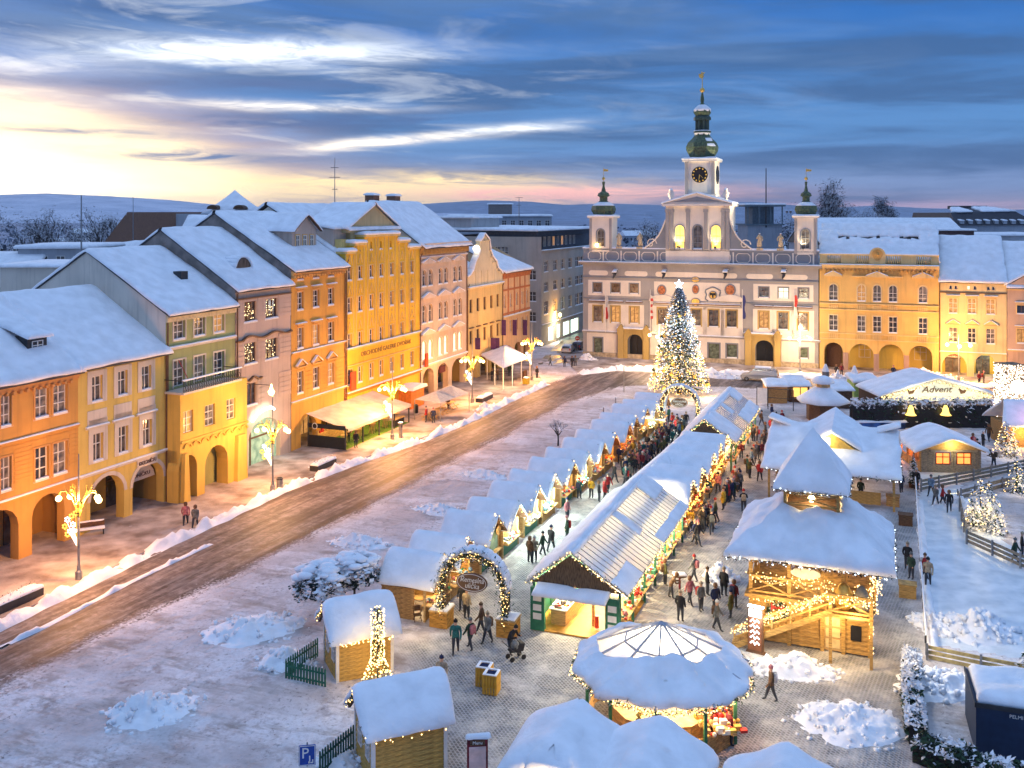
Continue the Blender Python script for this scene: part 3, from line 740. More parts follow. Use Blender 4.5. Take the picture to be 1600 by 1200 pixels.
# ---- yellow department store with stepped gable
f = LFr(540);W5 = f.u(656)
yst = plaster('store_yellow',(.82,.50,.05));yt2 = plaster('store_trim',(.76,.55,.20))
cx = [546,562.5,580,595.5,612,628,643.5];cw = [(x-3.6*(1-k*.06),x+3.6*(1-k*.06)) for k,x in enumerate(cx)]
c_ = cols(f,cw);rs_ = [rowv(f,580,414,434),rowv(f,580,460,483),rowv(f,581,514,537),rowv(f,584,566,590)]
steps = [(540,553,19.6),(553,569.5,20.5),(569.5,622,21.4),(622,638,20.5),(638,656,19.6)]
root = thing('department_store','tall bright yellow store with stepped gable and seven narrow window columns','building',f.O,f.a)
mb = MB();slit = cols(f,[(578.5,581.5),(593.7,596.7),(609.2,612)]);rsl = rowv(f,580,377,390)
for a,b,z in steps:
 a,b = f.u(a),f.u(b)
 hh = [(x0,x1,*r,0) for (x0,x1) in c_ for r in rs_ if a-.01 <= (x0+x1)/2 < b]
 if z > 21: hh += [(x0,x1,*rsl,.3) for x0,x1 in slit]
 front_wall(mb,b,0,z,hh,.28,u0=a)
 mb.poly([(a,0,z),(b,0,z),(b,1.2,z),(a,1.2,z)])
 for x in (a,b): mb.poly([(x,0,15),(x,1.2,15),(x,1.2,z),(x,0,z)])
mb.poly([(0,.5,0),(W5,.5,0),(W5,.5,19.6),(0,.5,19.6)],1);mb.poly([(f.u(572),.5,19),(f.u(620),.5,19),(f.u(620),.5,21),(f.u(572),.5,21)],1)
for x in (0,W5): mb.poly([(x,0,0),(x,20,0),(x,20,19),(x,10,25),(x,0,19)],2)
mb.build('wall',[yst,black,whi],root)
for a,b,z in steps:
 a,b = f.u(a),f.u(b);o = MB();o.box(a-.1,b+.1,-.25,1.3,z,z+.3);o = o.build('coping',yt2,root)
 snowy('coping_snow',[[(a-.15,-.3,z+.3),(b+.15,-.3,z+.3),(b+.15,1.35,z+.3),(a-.15,1.35,z+.3)]],o,th=.35,ov=.05)
a,b = f.u(556),f.u(633);z = 21.9
mb = MB();mb.box(f.u(562),f.u(628),1.2,4,19,z);mb.box(a-.1,b+.1,.9,4,z,z+.5)
mb.prism([(a,z+.5),(b,z+.5),((a+b)/2,z+3.3)],1.1,6);mb.build('pediment',plaster('gable_plaster',(.60,.46,.24)),root)
m_ = (a+b)/2
snowy('pediment_snow',[[(a-.3,.8,z+.5),(m_,.8,z+3.3),(m_,7,z+3.3),(a-.3,7,z+.5)],[(m_,.8,z+3.3),(b+.3,.8,z+.5),(b+.3,7,z+.5),(m_,7,z+3.3)],[(a-.2,.6,z+.3),(b+.2,.6,z+.3),(b+.2,1.2,z+.5),(a-.2,1.2,z+.5)]],root,th=.4)
for x0,x1,z1 in ((f.u(545),f.u(556),21.2),(f.u(636),f.u(648),21.2)): mb = MB();mb.box(x0,x1,1.0,2.2,18,z1);mb.build('side_turret',yt2,root)
mb = MB();zb_ = rs_[2][0]-.25
for k,(a,b) in enumerate(c_):
 zt = [x for x in steps if f.u(x[0])-.1 <= (a+b)/2 <= f.u(x[1])][0][2]-.1
 for x in (a-.38,b+.38):
  mb.tube([(x,-.02,zb_),(x,-.02,zt)],.07,4)
 for r0,r1_ in rs_[:3]:
  m_ = (a+b)/2
  mb.bar((m_-.38,-.04,r1_+.35),(m_,-.04,r1_+1.35),.09,.08);mb.bar((m_+.38,-.04,r1_+.35),(m_,-.04,r1_+1.35),.09,.08);mb.octa((m_,-.04,r1_+1.75),.12)
mb.build('gothic_ribs',yt2,root,kind='stuff')
for k,(a,b) in enumerate(c_):
 for j,(v0,v1) in enumerate(rs_):
  window(root,(a+b)/2,v0,b-a,v1-v0,0,(2,2),fm=yt2 if 0 else white_paint,pane=(glassd[0] if j < 3 else glassd[1]),surround=yt2,sw=.1)
for a,b in slit: window(root,(a+b)/2,rsl[0],b-a,rsl[1]-rsl[0],.3,(1,1),fm=yt2,pane=glassd[0])
cornice(root,W5,f.uv(541,549)[1],.3,.22,yt2);cornice(root,W5,f.uv(541,574)[1],.12,.1,yt2,sn=False,steps=1)
cornice(root,W5,f.uv(541,620)[1],.35,.35,red if 0 else plaster('store_orange',(.60,.22,.03)),sn=True)
text_mesh('OBCHODNÍ GALERIE DVOŘÁK',.75,mat('bronze_letters',(.22,.11,.02),.6),'lettering',root,((f.u(563)+f.u(645))/2-.2,-.03,(f.uv(541,549)[1]+f.uv(541,574)[1])/2+.1),width=f.u(640)-f.u(561))
mb = MB();z0,z1 = rowv(f,546,583,612,.5);mb.box(f.u(543),f.u(551),-.5,-.35,z0,z1);bs = mb.build('banner',mat('red_banner',(.60,.08,.02)),root)
mb = MB()
roof2(root,W5,19,25.2,10.4,oh=-1.2,m=dark_roof)
mb = MB();z = 21.6
mb.box(-2.6+3,.6+3,1.8,9,18.5,22.4);dd = mb.build('dormer',pnk,root)
snowy('dormer_snow',[[(.2,1.6,22.4),(3.9,1.6,22.4),(3.9,9,23.4),(.2,9,23.4)]],dd,th=.35)
gutter(root,.05,0,19);gutter(root,W5-.05,0,19)
# ---- pink neo-renaissance house with paired arched windows
f = LFr(656);W6 = f.u(729);he = 20.3
prn = plaster('rose_plaster',(.60,.46,.34));prt = plaster('rose_trim',(.68,.56,.44))
pairs = [(658.5,666),(668.5,676),(684.5,691),(693,699.5),(707.5,713.5),(715.5,721.5)]
c_ = cols(f,pairs);rs_ = [rowv(f,667,421,447),rowv(f,668,475,504),rowv(f,669,531,561)]
att = rowv(f,667,391,398)
hs = [(a,b,*r,(b-a)/2) for a,b in c_ for r in rs_]+[(a+.1,b-.1,*att,0) for a,b in c_]
ar = [(f.u(661),f.u(678),0,3.9,1.2,.8),(f.u(684),f.u(700),0,3.9,1.2,.8),(f.u(706),f.u(726),0,3.9,1.5,.8)]
H = house('town_house','tall pink house with paired round-arched windows, lowest row lit',f,W6,he,25.6,7.6,prn,prn,hs+ar,dict(oh=.9,th=.45),d2=15)
for a,b in c_:
 for k,(v0,v1) in enumerate(rs_): window(H,(a+b)/2,v0,b-a,v1-v0,(b-a)/2,(2,2),surround=prt,sw=.1,pane=lit_pale if k == 2 else glassd[1])
 window(H,(a+b)/2,att[0],b-a-.2,att[1]-att[0],0,(1,1),sill=False,pane=glassd[0])
for k in (0,2,4):
 m_ = (c_[k][0]+c_[k+1][1])/2;hw = 1.9
 for v0,v1 in rs_:
  mb = MB();z = v1+.75;mb.prism([(m_-hw,z),(m_+hw,z),(m_+hw,z+.15),(m_,z+.75),(m_-hw,z+.15)],-.35,.02);o = mb.build('window_hood',prt,H)
  snowy('ledge_snow',[[(m_-hw,-.35,z+.15),(m_,-.35,z+.75),(m_,.02,z+.75),(m_-hw,.02,z+.15)],[(m_,-.35,z+.75),(m_+hw,-.35,z+.15),(m_+hw,.02,z+.15),(m_,.02,z+.75)]],o,th=.12,ov=0)
cornice(H,W6,he-.5,.85,.45,prt,sn=False,steps=3);cornice(H,W6,att[0]-.5,.25,.2,prt);cornice(H,W6,f.uv(660,575)[1],.25,.25,prt)
mb = MB();ok = mat('ochre_trim',(.55,.33,.10),.9)
for i in range(int(W6/.4)): mb.box(i*.4+.05,i*.4+.22,-.6,.02,he-1.5,he-.55)
mb.build('brackets',ok,H,kind='stuff')
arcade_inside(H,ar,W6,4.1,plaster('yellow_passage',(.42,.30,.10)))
mb = MB();mb.box(f.u(685),f.u(693),-.3,-.1,*rowv(f,690,571,581));mb.build('shop_sign',mat('dark_sign',(.1,.02,.02)),H)
mb = MB();mb.box(f.u(660),f.u(664),-.5,-.3,*rowv(f,662,552,573));mb.build('banner',mat('red_banner',(.6,.08,.02)),H)
mb = MB()
for x in (2.5,8.5): mb.box(x,x+1.6,8.2,9.5,24,26.6)
ch = mb.build('chimney',mat('brick',(.28,.13,.08),.9,.3,10),H)
snowy('chimney_snow',[[(x-.1,8.1,26.6),(x+1.7,8.1,26.6),(x+1.7,9.6,26.6),(x-.1,9.6,26.6)] for x in (2.5,8.5)],ch,th=.35)
gutter(H,W6-.1,0,he)
# small floodlight fixture with its spot beam
def flood(loc,aim,power,col,ang=80,name='floodlight',label='small floodlight',parent=None):
 o = None
 mb = MB();mb.box(-.15,.15,-.12,.12,-.12,.12);mb.box(-.03,.03,-.03,.03,-.35,-.1)
 o = mb.build(name,metal_dark,parent,loc=loc)
 l = bpy.data.lights.new('floodlight_beam','SPOT');l.energy = power;l.color = col;l.spot_size = radians(ang);l.spot_blend = .8;l.shadow_soft_size = .15
 s_ = bpy.data.objects.new('floodlight_beam',l);COL.objects.link(s_);s_.parent = parent
 if parent:
  mi_ = (Matrix.Translation(parent.location)@Matrix.Rotation(parent.rotation_euler.z,4,'Z')).inverted();o.matrix_parent_inverse = mi_;s_.matrix_parent_inverse = mi_
 d = (Vector(aim)-Vector(loc)).normalized();s_.location = Vector(loc)+d*.25
 s_.rotation_euler = (-d).to_track_quat('Z','Y').to_euler();return o
# ---- baroque gabled house
f = LFr(729.5);W7 = f.u(785)
crm = plaster('cream_yellow_plaster',(.66,.48,.20));crt = plaster('cream_light',(.72,.60,.38))
c_ = cols(f,[(733.6,738.2),(744.8,749.2),(755.5,759.6),(766,770),(776,779.8)])
rs_ = [rowv(f,736,468,489),rowv(f,736,517,538)];zc = f.uv(730,452)[1]
hs = [(a,b,*r,0) for a,b in c_ for r in rs_]
H = thing('gabled_house','yellow house with a curved baroque gable topped by a glowing white ball and niche','house',f.O,f.a)
ar = [(f.u(734),f.u(745),0,3.4,.9,.6),(f.u(750),f.u(764),0,3.4,1.1,.6),(f.u(768),f.u(782),0,3.4,1.1,.6)]
mb = MB();front_wall(mb,W7,0,zc,hs+ar,.3)
for x in (0,W7): mb.poly([(x,0,0),(x,14,0),(x,14,13),(x,7,17),(x,0,13)])
mb.poly([(0,.5,4),(W7,.5,4),(W7,.5,zc),(0,.5,zc)],1);mb.build('wall',[crm,black],H)
gp = [(729.5,452),(729.5,434),(733,432),(738,424),(742,410),(746,402),(749,392),(750,378),(756.5,366),(764,376),(765.5,392),(769,402),(775,410),(777,420),(782,424),(785,428),(785,443)]
po = [f.uv(*p) for p in gp];mb = MB();mb.prism(po,-.02,.6);mb.build('gable',crt,H)
mb = MB()
for i in range(1,len(po)-2):
 a,b = po[i],po[i+1]
 if abs(b[0]-a[0]) > .25: mb.box(min(a[0],b[0]),max(a[0],b[0]),-.2,.7,min(a[1],b[1]),min(a[1],b[1])+.15)
o = mb.build('coping',crt,H)
sb = MB()
for i in range(1,len(po)-2):
 a,b = po[i],po[i+1]
 if abs(b[0]-a[0]) > .25: snow_sheet(sb,(a[0],-.25,a[1]+.12),(b[0],-.25,b[1]+.12),(b[0],.75,b[1]+.12),(a[0],.75,a[1]+.12),th=.3,ov=.03)
sb.build('coping_snow',snow,o,smooth=True)
mb = MB()
for px in (743,752,762,772): mb.box(f.u(px)-.1,f.u(px)+.1,-.1,.02,zc+.4,zc+2.4)
mb.build('pilaster',crt,H)
u_,v_ = f.uv(747,385);mb = MB();mb.sphere((u_-.6,0,v_-.3),.55,10);mb.build('gable_lamp_ball',emat('glowing_ball',(1,.85,.55),1.6),H,smooth=True)  # ball made to glow, standing in for the white floodlight at the gable
for a,b in c_:
 for r in rs_: window(H,(a+b)/2,r[0],b-a,r[1]-r[0],0,(1,1),fm=brown_paint,pane=glassd[0],sill=False)
for a,b in c_: cornice(H,b+.2,rs_[1][1]+.35,.22,.12,brown_paint,'window_hood',u0=a-.2,sn=False,steps=1)
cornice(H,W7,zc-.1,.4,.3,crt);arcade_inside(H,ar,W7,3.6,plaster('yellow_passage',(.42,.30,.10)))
roof2(H,W7,13,17,7,oh=-.8);gutter(H,W7-.1,0,13.5);gutter(H,.1,0,14)
wl_ = H
# ---- orange end house with red bands
f = LFr(785.5);W8 = f.u(828);he = 15.2
ore = plaster('apricot_plaster',(.68,.42,.22));rdb = mat('red_band',(.50,.17,.06),.9)
c_ = cols(f,[(787.5,790.5),(797,800),(806.5,809.3),(815,817.8),(822.5,825)]);rs_ = [rowv(f,798,459,479),rowv(f,798,500,518)];rt = rowv(f,798,431,441)
hs = [(a,b,*r,0) for a,b in c_ for r in rs_];ar = [(f.u(a),f.u(b),0,3.3,1,.6) for a,b in ((788,799),(804,814),(818,826))]
H = house('corner_house','apricot corner house with red bands at the far end of the left row',f,W8,he,18.6,6.5,ore,ore,hs+ar,dict(hipR=5,oh=.6))
for a,b in c_:
 for r in rs_: window(H,(a+b)/2,r[0],b-a,r[1]-r[0],0,(2,2),sill=False,pane=glassd[1])
mb = MB()
for px in (794,803.5,812.3,820): mb.box(f.u(px)-.22,f.u(px)+.22,-.06,.02,rs_[1][1]+.9,rt[1]+.3)
mb.box(0,W8,-.05,.02,rs_[0][0]-1.1,rs_[0][0]-.8);mb.box(0,W8,-.055,.02,rs_[0][1]+.6,rs_[0][1]+.9)
mb.build('red_bands',rdb,H);cornice(H,W8,he-1.3,.3,1.0,rdb,sn=False,steps=3);cornice(H,W8,rs_[1][1]+.6,.3,.2,crt)
arcade_inside(H,ar,W8,3.5,plaster('yellow_passage',(.42,.30,.10)))
pur = mat('purple_banner',(.10,.04,.14),.8)
for px in (790,807,823):
 mb = MB();z0,z1 = rowv(f,px,500,524,.8);mb.box(f.u(px,.8)-.05,f.u(px,.8)+.05,-.85,-.15,z0,z1);mb.build('banner',pur,H)
for px in (750,774,780):
 z0,z1 = rowv(f,px,528,546,1.2);mb = MB();u = f.u(px,1.2);mb.box(u-.05,u+.05,-1.3,-.5,z0,z1);mb.build('banner',pur,wl_,loc=f.O-wl_.location if 0 else (W7,0,0))
# ---- grey modern block across the side street
f = Fr(G(846,541),LANG);W9 = f.u(914);gry = plaster('grey_render',(.50,.44,.37),.3);grd = mat('grey_dark',(.10,.11,.13),.7)
c_ = cols(f,[(850,856.5),(864.5,870.5),(876.5,882),(888,893.5),(899,905)]);c_ += [(c_[-1][0]+2.9,c_[-1][1]+2.9)]
rs_ = [rowv(f,853,408,425),rowv(f,853,441,456),rowv(f,853,471,491)]
hs = [(a,b,*r,0) for a,b in c_ for r in rs_];zt = f.uv(846,394)[1]
shops = cols(f,[(857,866),(870,876),(880,890),(892,904)]);rsh = rowv(f,880,501,517)
hs += [(a,b,.4,3.0,0) for a,b in shops]
H = thing('office_block','plain grey five-storey block across the side street, shops lit below','building',f.O,f.a)
mb = MB();front_wall(mb,W9+8,0,zt,hs,.3)
mb.poly([(0,.5,0),(W9+8,.5,0),(W9+8,.5,zt),(0,.5,zt)],1)
Lx = 34
mb.build('wall',[gry,black],H)
# left face, towards the square
ff = Fr(f.W(0,22),LANG-pi/2)
mb = MB();fh = []
for x0,n_ in ((8.2,1),(10.4,1),(12.6,1),(14.8,1)): fh.append((x0,x0+1.6,zt-2.8+.2,zt-1.0+.2,0))
cl = [(20.2,21.4)]
front_wall(mb,22,0,19.9,[(9.5,15.5,zt-1.3,zt+.9,0)]+[(19.5,20.9,z,z+1.8,0) for z in (4.4,8.1,12.0)]+[(13.0,14.6,z,z+1.8,0) for z in (4.4,8.1,12.0)],.3)
mb.poly([(0,.5,0),(22,.5,0),(22,.5,19.9),(0,.5,19.9)],1);mb.poly([(0,0,19.9),(22,0,19.9),(22,30,19.9),(0,30,19.9)],1)
mb.poly([(22,0,0),(22,30,0),(22,30,14),(22,0,19.9)]) if 0 else None
wf = mb.build('side_wall',[gry,black],H);wf.location = (0,22,0);wf.rotation_euler = (0,0,-pi/2)
for i in range(4): window(wf,10.25+i*1.5,zt-1.3,1.4,2.2,0,(2,2),sill=False,pane=glassd[2])
for z in (4.4,8.1,12.0):
 for x in (20.2,13.8): window(wf,x,z,1.4,1.8,0,(2,2),pane=glassd[1])
mb = MB()
for i in range(16): mb.bar((9+i*.45,-1.2,zt-1.6),(9+i*.45,-1.2,zt-.6),.05)
mb.bar((9,-1.2,zt-.6),(15.8,-1.2,zt-.6),.08);mb.box(8.9,15.9,-1.3,0,zt-1.8,zt-1.6);mb.build('balcony',iron,wf)
for a,b in c_:
 for r in rs_: window(H,(a+b)/2,r[0],b-a,r[1]-r[0],0,(2,2),pane=R.choice(glassd))
for a,b in shops:
 mb = MB();mb.box(a,b,.25,.3,.4,3.0);mb.box((a+b)/2-.05,(a+b)/2+.05,.2,.26,.4,3.0,1);mb.build('shop_window',[lit_cool,metal_dark],H)
cornice(H,W9+8,zt,.4,.3,gry);cornice(H,W9+8,3.6,.25,.25,gry)
ua = []
mb = MB();z0,z1 = zt+.4,zt+3.6;mb.box(.6,W9+8,1.2,12,zt,z1);at = mb.build('attic_storey',grd,H)
for i in range(9): window(at,2.3+i*2.6,zt+.9,1.2,1.8,0,(2,1),y=1.16,sill=False)
snowy('roof_snow',[[(-22 if 0 else -.3,.6,z1+.2),(W9+8,.6,z1+.2),(W9+8,22,z1+.4),(-.3,22,z1+.4)]],at,th=.5,res=2)
mb = MB();mb.box(-.3,W9+8,.5,22.3,z1,z1+.2);mb.build('roof_slab',metal_dark,H)
mb = MB();mb.box(0,14,14,32,z1+.2,z1+2.6);t_ = mb.build('roof_storey',plaster('pale_attic',(.50,.50,.50)),H)
snowy('roof_snow',[[(-.5,13.5,z1+2.6),(14.5,13.5,z1+2.6),(14.5,32.5,z1+2.6),(-.5,32.5,z1+2.6)]],t_,th=.4,res=2)
PL('shop_light',f.W(7,-2.2,3.2),260,(.75,1,.85),.3)
# ================================================================== town hall
P0,P1 = G(911,557),G(1279,577)
TA = atan2(P1.y-P0.y,P1.x-P0.x);f = Fr(P0,TA);WT = f.u(1279)
TF = f
tg = plaster('hall_grey',(.36,.345,.34),.15);tw = plaster('hall_white',(.80,.72,.62),.1);tsl = plaster('hall_slate',(.24,.26,.29),.1)
tin = plaster('hall_gold',(.48,.34,.12),.15)
T = thing('town_hall','grey and white baroque town hall with clock tower and two side turrets','town hall',P0,TA)
zc = f.uv(911,412)[1];zp = f.uv(911,390)[1]
up3 = cols(f,[(927,940),(955,968.5),(984,997)]);ur3 = cols(f,[(1186,1201),(1216.5,1231.5),(1247.5,1263.5)])
vs_ = rowv(f,933,442,457);vsr = rowv(f,1193,447,462)
mid = cols(f,[(927.5,940.5),(955,968),(984.5,997.5),(1028,1044),(1081,1095),(1107.5,1122.5),(1135.5,1151),(1186,1200.5),(1216,1231),(1247,1262)])
vm = rowv(f,934,478,503);wins = []
for a,b in up3+ur3: wins.append((a,b,*vs_))
for a,b in mid: wins.append((a,b,*vm))
gw = [(f.u(928),f.u(941),*rowv(f,934,528,554)),(f.u(1107),f.u(1124),*rowv(f,1115,537,562)),(f.u(1135.5),f.u(1151.5),*rowv(f,1143,538,559)),(f.u(1250),f.u(1262),*rowv(f,1256,544,560)),(f.u(1036),f.u(1050),*rowv(f,1043,534,560)),(f.u(1070),f.u(1084),*rowv(f,1077,536,562))]
wins += gw
gates = []
for a,b,t_ in ((981,1004.5,522),(1180,1208.5,531)):
 a,b = f.u(a),f.u(b);gates.append((a,b,0,f.uv((981 if t_ == 522 else 1180)+10,t_)[1],(b-a)/2*.9,1.6))
mb = MB();front_wall(mb,WT,0,zc,[(*x,0) for x in wins]+gates,.3)
for x in (0,WT): mb.poly([(x,0,0),(x,26,0),(x,26,zc),(x,0,zc)])
mb.poly([(0,.5,4.3),(WT,.5,4.3),(WT,.5,zc),(0,.5,zc)],1);mb.poly([(0,26,0),(WT,26,0),(WT,26,zc),(0,26,zc)])
mb.poly([(0,1.7,0),(WT,1.7,0),(WT,1.7,4.4),(0,1.7,4.4)],1)
mb.poly([(0,0,zc),(WT,0,zc),(WT,26,zc),(0,26,zc)])
mb.build('wall',[tg,black],T)
# white panel fields around the windows
pan = MB();PN = .035
def field(a,b,z0,z1,holes,m=pan,t=PN):
 k = len(m.v);front_wall(m,b,z0,z1,[h for h in holes if h[0] > a and h[1] < b and h[2] > z0-.5 and h[3] < z1+.5],t,u0=a)
 m.v[k:] = [(x,y-t,z) for x,y,z in m.v[k:]]
zf1,zf0 = f.uv(920,437)[1],f.uv(920,516)[1]
H_ = [(a,b,c,d,0) for a,b,c,d in wins]
field(f.u(919),f.u(1001),f.uv(920,461)[1],zf1,H_);field(f.u(1177),f.u(1271),f.uv(920,461)[1],zf1,H_)
field(f.u(1022),f.u(1156),f.uv(920,470)[1]-.2,zf1,[])
for a,b in mid: field(a-.95,b+.95,zf0,f.uv(920,471)[1]-.3,H_)
zg1,zg0 = f.uv(915,519)[1],.9
for a,b in ((f.u(917),f.u(964)),(f.u(1016),f.u(1163)),(f.u(1221),f.u(1273))): field(a,b,zg0,zg1,H_)
pan.build('panel_field',tw,T)
for k,(a,b,c,d) in enumerate(wins):
 small = k < 6;ground = k >= 16
 pn = lit_dim if k in (7,8,13) else (lit_pale if k == 4 else (glassd[1] if not ground else mat('green_glass',(.16,.20,.14),.2,.3,2)))
 window(T,(a+b)/2,c,b-a,d-c,0,(2,2) if not ground else (1,1),fm=brown_paint,pane=pn,surround=(tsl if small or ground else tin),sw=.22 if not small else .16,sill=True,ped=None)
 if not small and not ground:
  cornice(T,b+.7,d+.75,.35,.18,brown_paint,'window_hood',u0=a-.7,steps=1,sn=True)
for a,b,t_,px in ((967,1015,516,990),(1165,1220,524,1192)):
 a,b = f.u(a),f.u(b);z = f.uv(px,t_)[1];g = gates[0] if px == 990 else gates[1]
 mb = MB();k = 0;front_wall(mb,b,0,z,[g[:5]],.35,u0=a);mb.v = [(x,y-.35,zz) for x,y,zz in mb.v]
 mb.poly([(a,-.35,0),(a,0,0),(a,0,z),(a,-.35,z)]);mb.poly([(b,-.35,0),(b,0,0),(b,0,z),(b,-.35,z)])
 for x in (a,b-.9): mb.box(x,x+.9,-.75,-.34,0,z-.7);mb.prism([(x-.1,z-.7),(x+1.0,z-.7),(x+1.0,z+.3),(x+.45,z+1.0),(x-.1,z+.3)],-.8,-.0)
 mb.box(a-.2,b+.2,-.7,0,z-.001,z+.3);o = mb.build('portal',tin,T)
 snowy('portal_snow',[[(a-.2,-.75,z+.3),(b+.2,-.75,z+.3),(b+.2,0,z+.3),(a-.2,0,z+.3)]],o,th=.2,ov=.02)
 gm = MB();w_ = (g[0]+g[1])/2;gm.box(g[0],w_-.02,1.5,1.6,0,4.1);gm.box(w_+.02,g[1],1.5,1.6,0,4.1);gm.build('gate',black,o)
cornice(T,WT+.3,zg1-.0,.25,.3,tg,u0=-.1,sn=True);cornice(T,WT,0,.2,.85,stone,'plinth',sn=False,steps=1)
cornice(T,WT,f.uv(920,466)[1],.12,.12,tsl,'string_course',sn=False,steps=1)
cornice(T,WT+.5,zc-.1,.95,.5,tg,u0=-.6,steps=3);cornice(T,WT,f.uv(920,433)[1],.18,.18,tsl,'string_course',sn=False,steps=1)
# frieze cartouches
mb = MB();zf = (f.uv(920,428)[1]+f.uv(920,424)[1])/2
for a,b in ((920,950),(976,1012),(1024,1152),(1166,1208),(1222,1262)):
 mb = MB();a,b = f.u(a),f.u(b);r = .42;mb.prism([(a+r*(1-cos(t)),zf+r*sin(t)) for t in (0,.5,1.0,pi/2)]+[(b-r*(1-cos(t)),zf+r*sin(t)) for t in (pi/2,1.0,.5,0,-.5,-1.0,-pi/2)]+[(a+r*(1-cos(t)),zf+r*sin(t)) for t in (-pi/2,-1.0,-.5)],-.05,.01);mb.build('frieze_cartouche',tw,T)
# parapet with oval panels
mb = MB();mb.box(0,WT,.1,.6,zc+.35,zp);mb.box(-.1,WT+.1,0,.75,zp,zp+.25);pr = mb.build('parapet',tsl,T)
mb = MB();n = 12
for i in range(n):
 a = .9+i*(WT-1.2)/n;b = a+(WT-1.2)/n-.9;z0,z1 = zc+.65,zp-.3;e = .35
 oc = [(a+e,z0),(b-e,z0),(b,z0+e),(b,z1-e),(b-e,z1),(a+e,z1),(a,z1-e),(a,z0+e)]
 for j in range(8):
  p,q = oc[j],oc[(j+1) % 8];mb.bar((p[0],.08,p[1]),(q[0],.08,q[1]),.12,.12)
 mb.box(b+.33,b+.57,.02,.12,z0-.2,z1+.2)
mb.build('panel_moulding',tw,pr)
snowy('parapet_snow',[[(-.1,0,zp+.25),(WT+.1,0,zp+.25),(WT+.1,.8,zp+.25),(-.1,.8,zp+.25)]],pr,th=.28,ov=.03)
snowy('roof_snow',[[(0,1.0,zc+.1),(WT,1.0,zc+.1),(WT,26,zc+.6),(0,26,zc+.6)]],T,th=.4,res=3)
# centre gable block
a,b = f.u(1040),f.u(1140);zq = f.uv(1090,322)[1]
acw = [(f.u(1055),f.u(1069),zp+.3,f.uv(1062,352)[1]),(f.u(1083),f.u(1097),zp+.3,f.uv(1090,352)[1]),(f.u(1111),f.u(1126),zp+.3,f.uv(1118,352)[1])]
mb = MB();front_wall(mb,b,zc,zq,[(*x,(x[1]-x[0])/2) for x in acw],.35,u0=a)
mb.poly([(a,0,zc),(a,7,zc),(a,7,zq),(a,0,zq)]);mb.poly([(b,0,zc),(b,7,zc),(b,7,zq),(b,0,zq)]);mb.poly([(a,7,zc),(b,7,zc),(b,7,zq),(a,7,zq)])
mb.poly([(a,.6,zc),(b,.6,zc),(b,.6,zq),(a,.6,zq)],1)
m_ = (a+b)/2;za = f.uv(1090,302)[1];mb.box(a-.5,b+.5,-.6,7.4,zq,zq+.4)
mb.prism([(a-.4,zq+.4),(b+.4,zq+.4),(m_,za)],-.35,7);cb_ = mb.build('centre_gable',[tw,black],T)
mb = MB();mb.prism([(a+1.2,zq+.7),(b-1.2,zq+.7),(m_,za-.55)],-.42,-.3);mb.build('tympanum',tsl,cb_)
for x in acw:
 i_ = acw.index(x);window(cb_,(x[0]+x[1])/2,x[2],x[1]-x[0],x[3]-x[2],(x[1]-x[0])/2,(2,3),fm=gold if i_ != 1 else tsl,pane=(mat('gold_lit',(.5,.35,.1),emit=(1,.62,.10),estr=.95) if i_ != 1 else glassd[1]),sill=False,surround=tsl,sw=.2,y=.33)
mb = MB()
for px in (1043,1050,1075,1103,1130,1137): mb.box(f.u(px)-.28,f.u(px)+.28,-.22,.01,zp+.3,zq-1.0)
for px in (1043,1050,1075,1103,1130,1137): mb.box(f.u(px)-.38,f.u(px)+.38,-.3,.01,zq-1.0,zq-.5)
mb.build('pilaster',tg,cb_)
snowy('gable_snow',[[(a-.6,-.6,zq+.4),(m_,-.6,za+.05),(m_,7,za+.05),(a-.6,7,zq+.4)],[(m_,-.6,za+.05),(b+.6,-.6,zq+.4),(b+.6,7,zq+.4),(m_,7,za+.05)]],cb_,th=.22,ov=.03)
for sgn,xe,px1 in ((-1,a,1007),(1,b,1175)):
 x1 = f.u(px1);mb = MB();n = 12;pts = [(xe,zp+.2),(xe,zq-2.2)]
 for i in range(1,n+1):
  t = i/n;pts.append((xe+(x1-xe)*(.12+.88*t)-(x1-xe)*.12*(1-t),zp+.4+(zq-2.2-zp-.4)*(1-t)**2.3+.9*sin(pi*t)*t))
 pts.append((x1,zp+.2));mb.prism(pts,.05,.6)
 mb.build('volute',tsl,cb_)
 cx = x1-sgn*1.1;mb = MB();mb.tube([(cx+(.95-.07*i)*cos(i*.6),-.02,zp+1.15+(.95-.07*i)*sin(i*.6)) for i in range(13)],.09,5)
 mb.tube([(p[0],0,p[1]) for p in pts[1:-1]],.13,5);mb.build('volute_moulding',tw,cb_)
# clock tower
ty = 3.0;hw = (f.u(1117,-ty)-f.u(1070,-ty))/2;tc_ = (f.u(1117,-ty)+f.u(1070,-ty))/2;zt0,zt1 = zq,f.uv(1093,252,-ty)[1]
mb = MB();mb.box(tc_-hw,tc_+hw,ty,ty+2*hw,zt0,zt1);mb.box(tc_-hw-.4,tc_+hw+.4,ty-.4,ty+2*hw+.4,zt1,zt1+.35)
mb.box(tc_-hw-.15,tc_+hw+.15,ty-.15,ty+2*hw+.15,zt0,zt0+2.0);tw_ = mb.build('clock_tower',tw,T)
for x in (tc_-hw+.05,tc_+hw-.55): mb = MB();mb.box(x,x+.5,ty-.12,ty+.01,zt0+2.0,zt1);mb.build('pilaster',tg,tw_)
mb = MB();zk = f.uv(1091,273,-ty)[1];rk = hw*.54
def disc(mb,cx,y,cz,r,th,n=28,mi=0): mb.prism([(cx+r*cos(2*pi*i/n),cz+r*sin(2*pi*i/n)) for i in range(n)],y-th,y,mi)
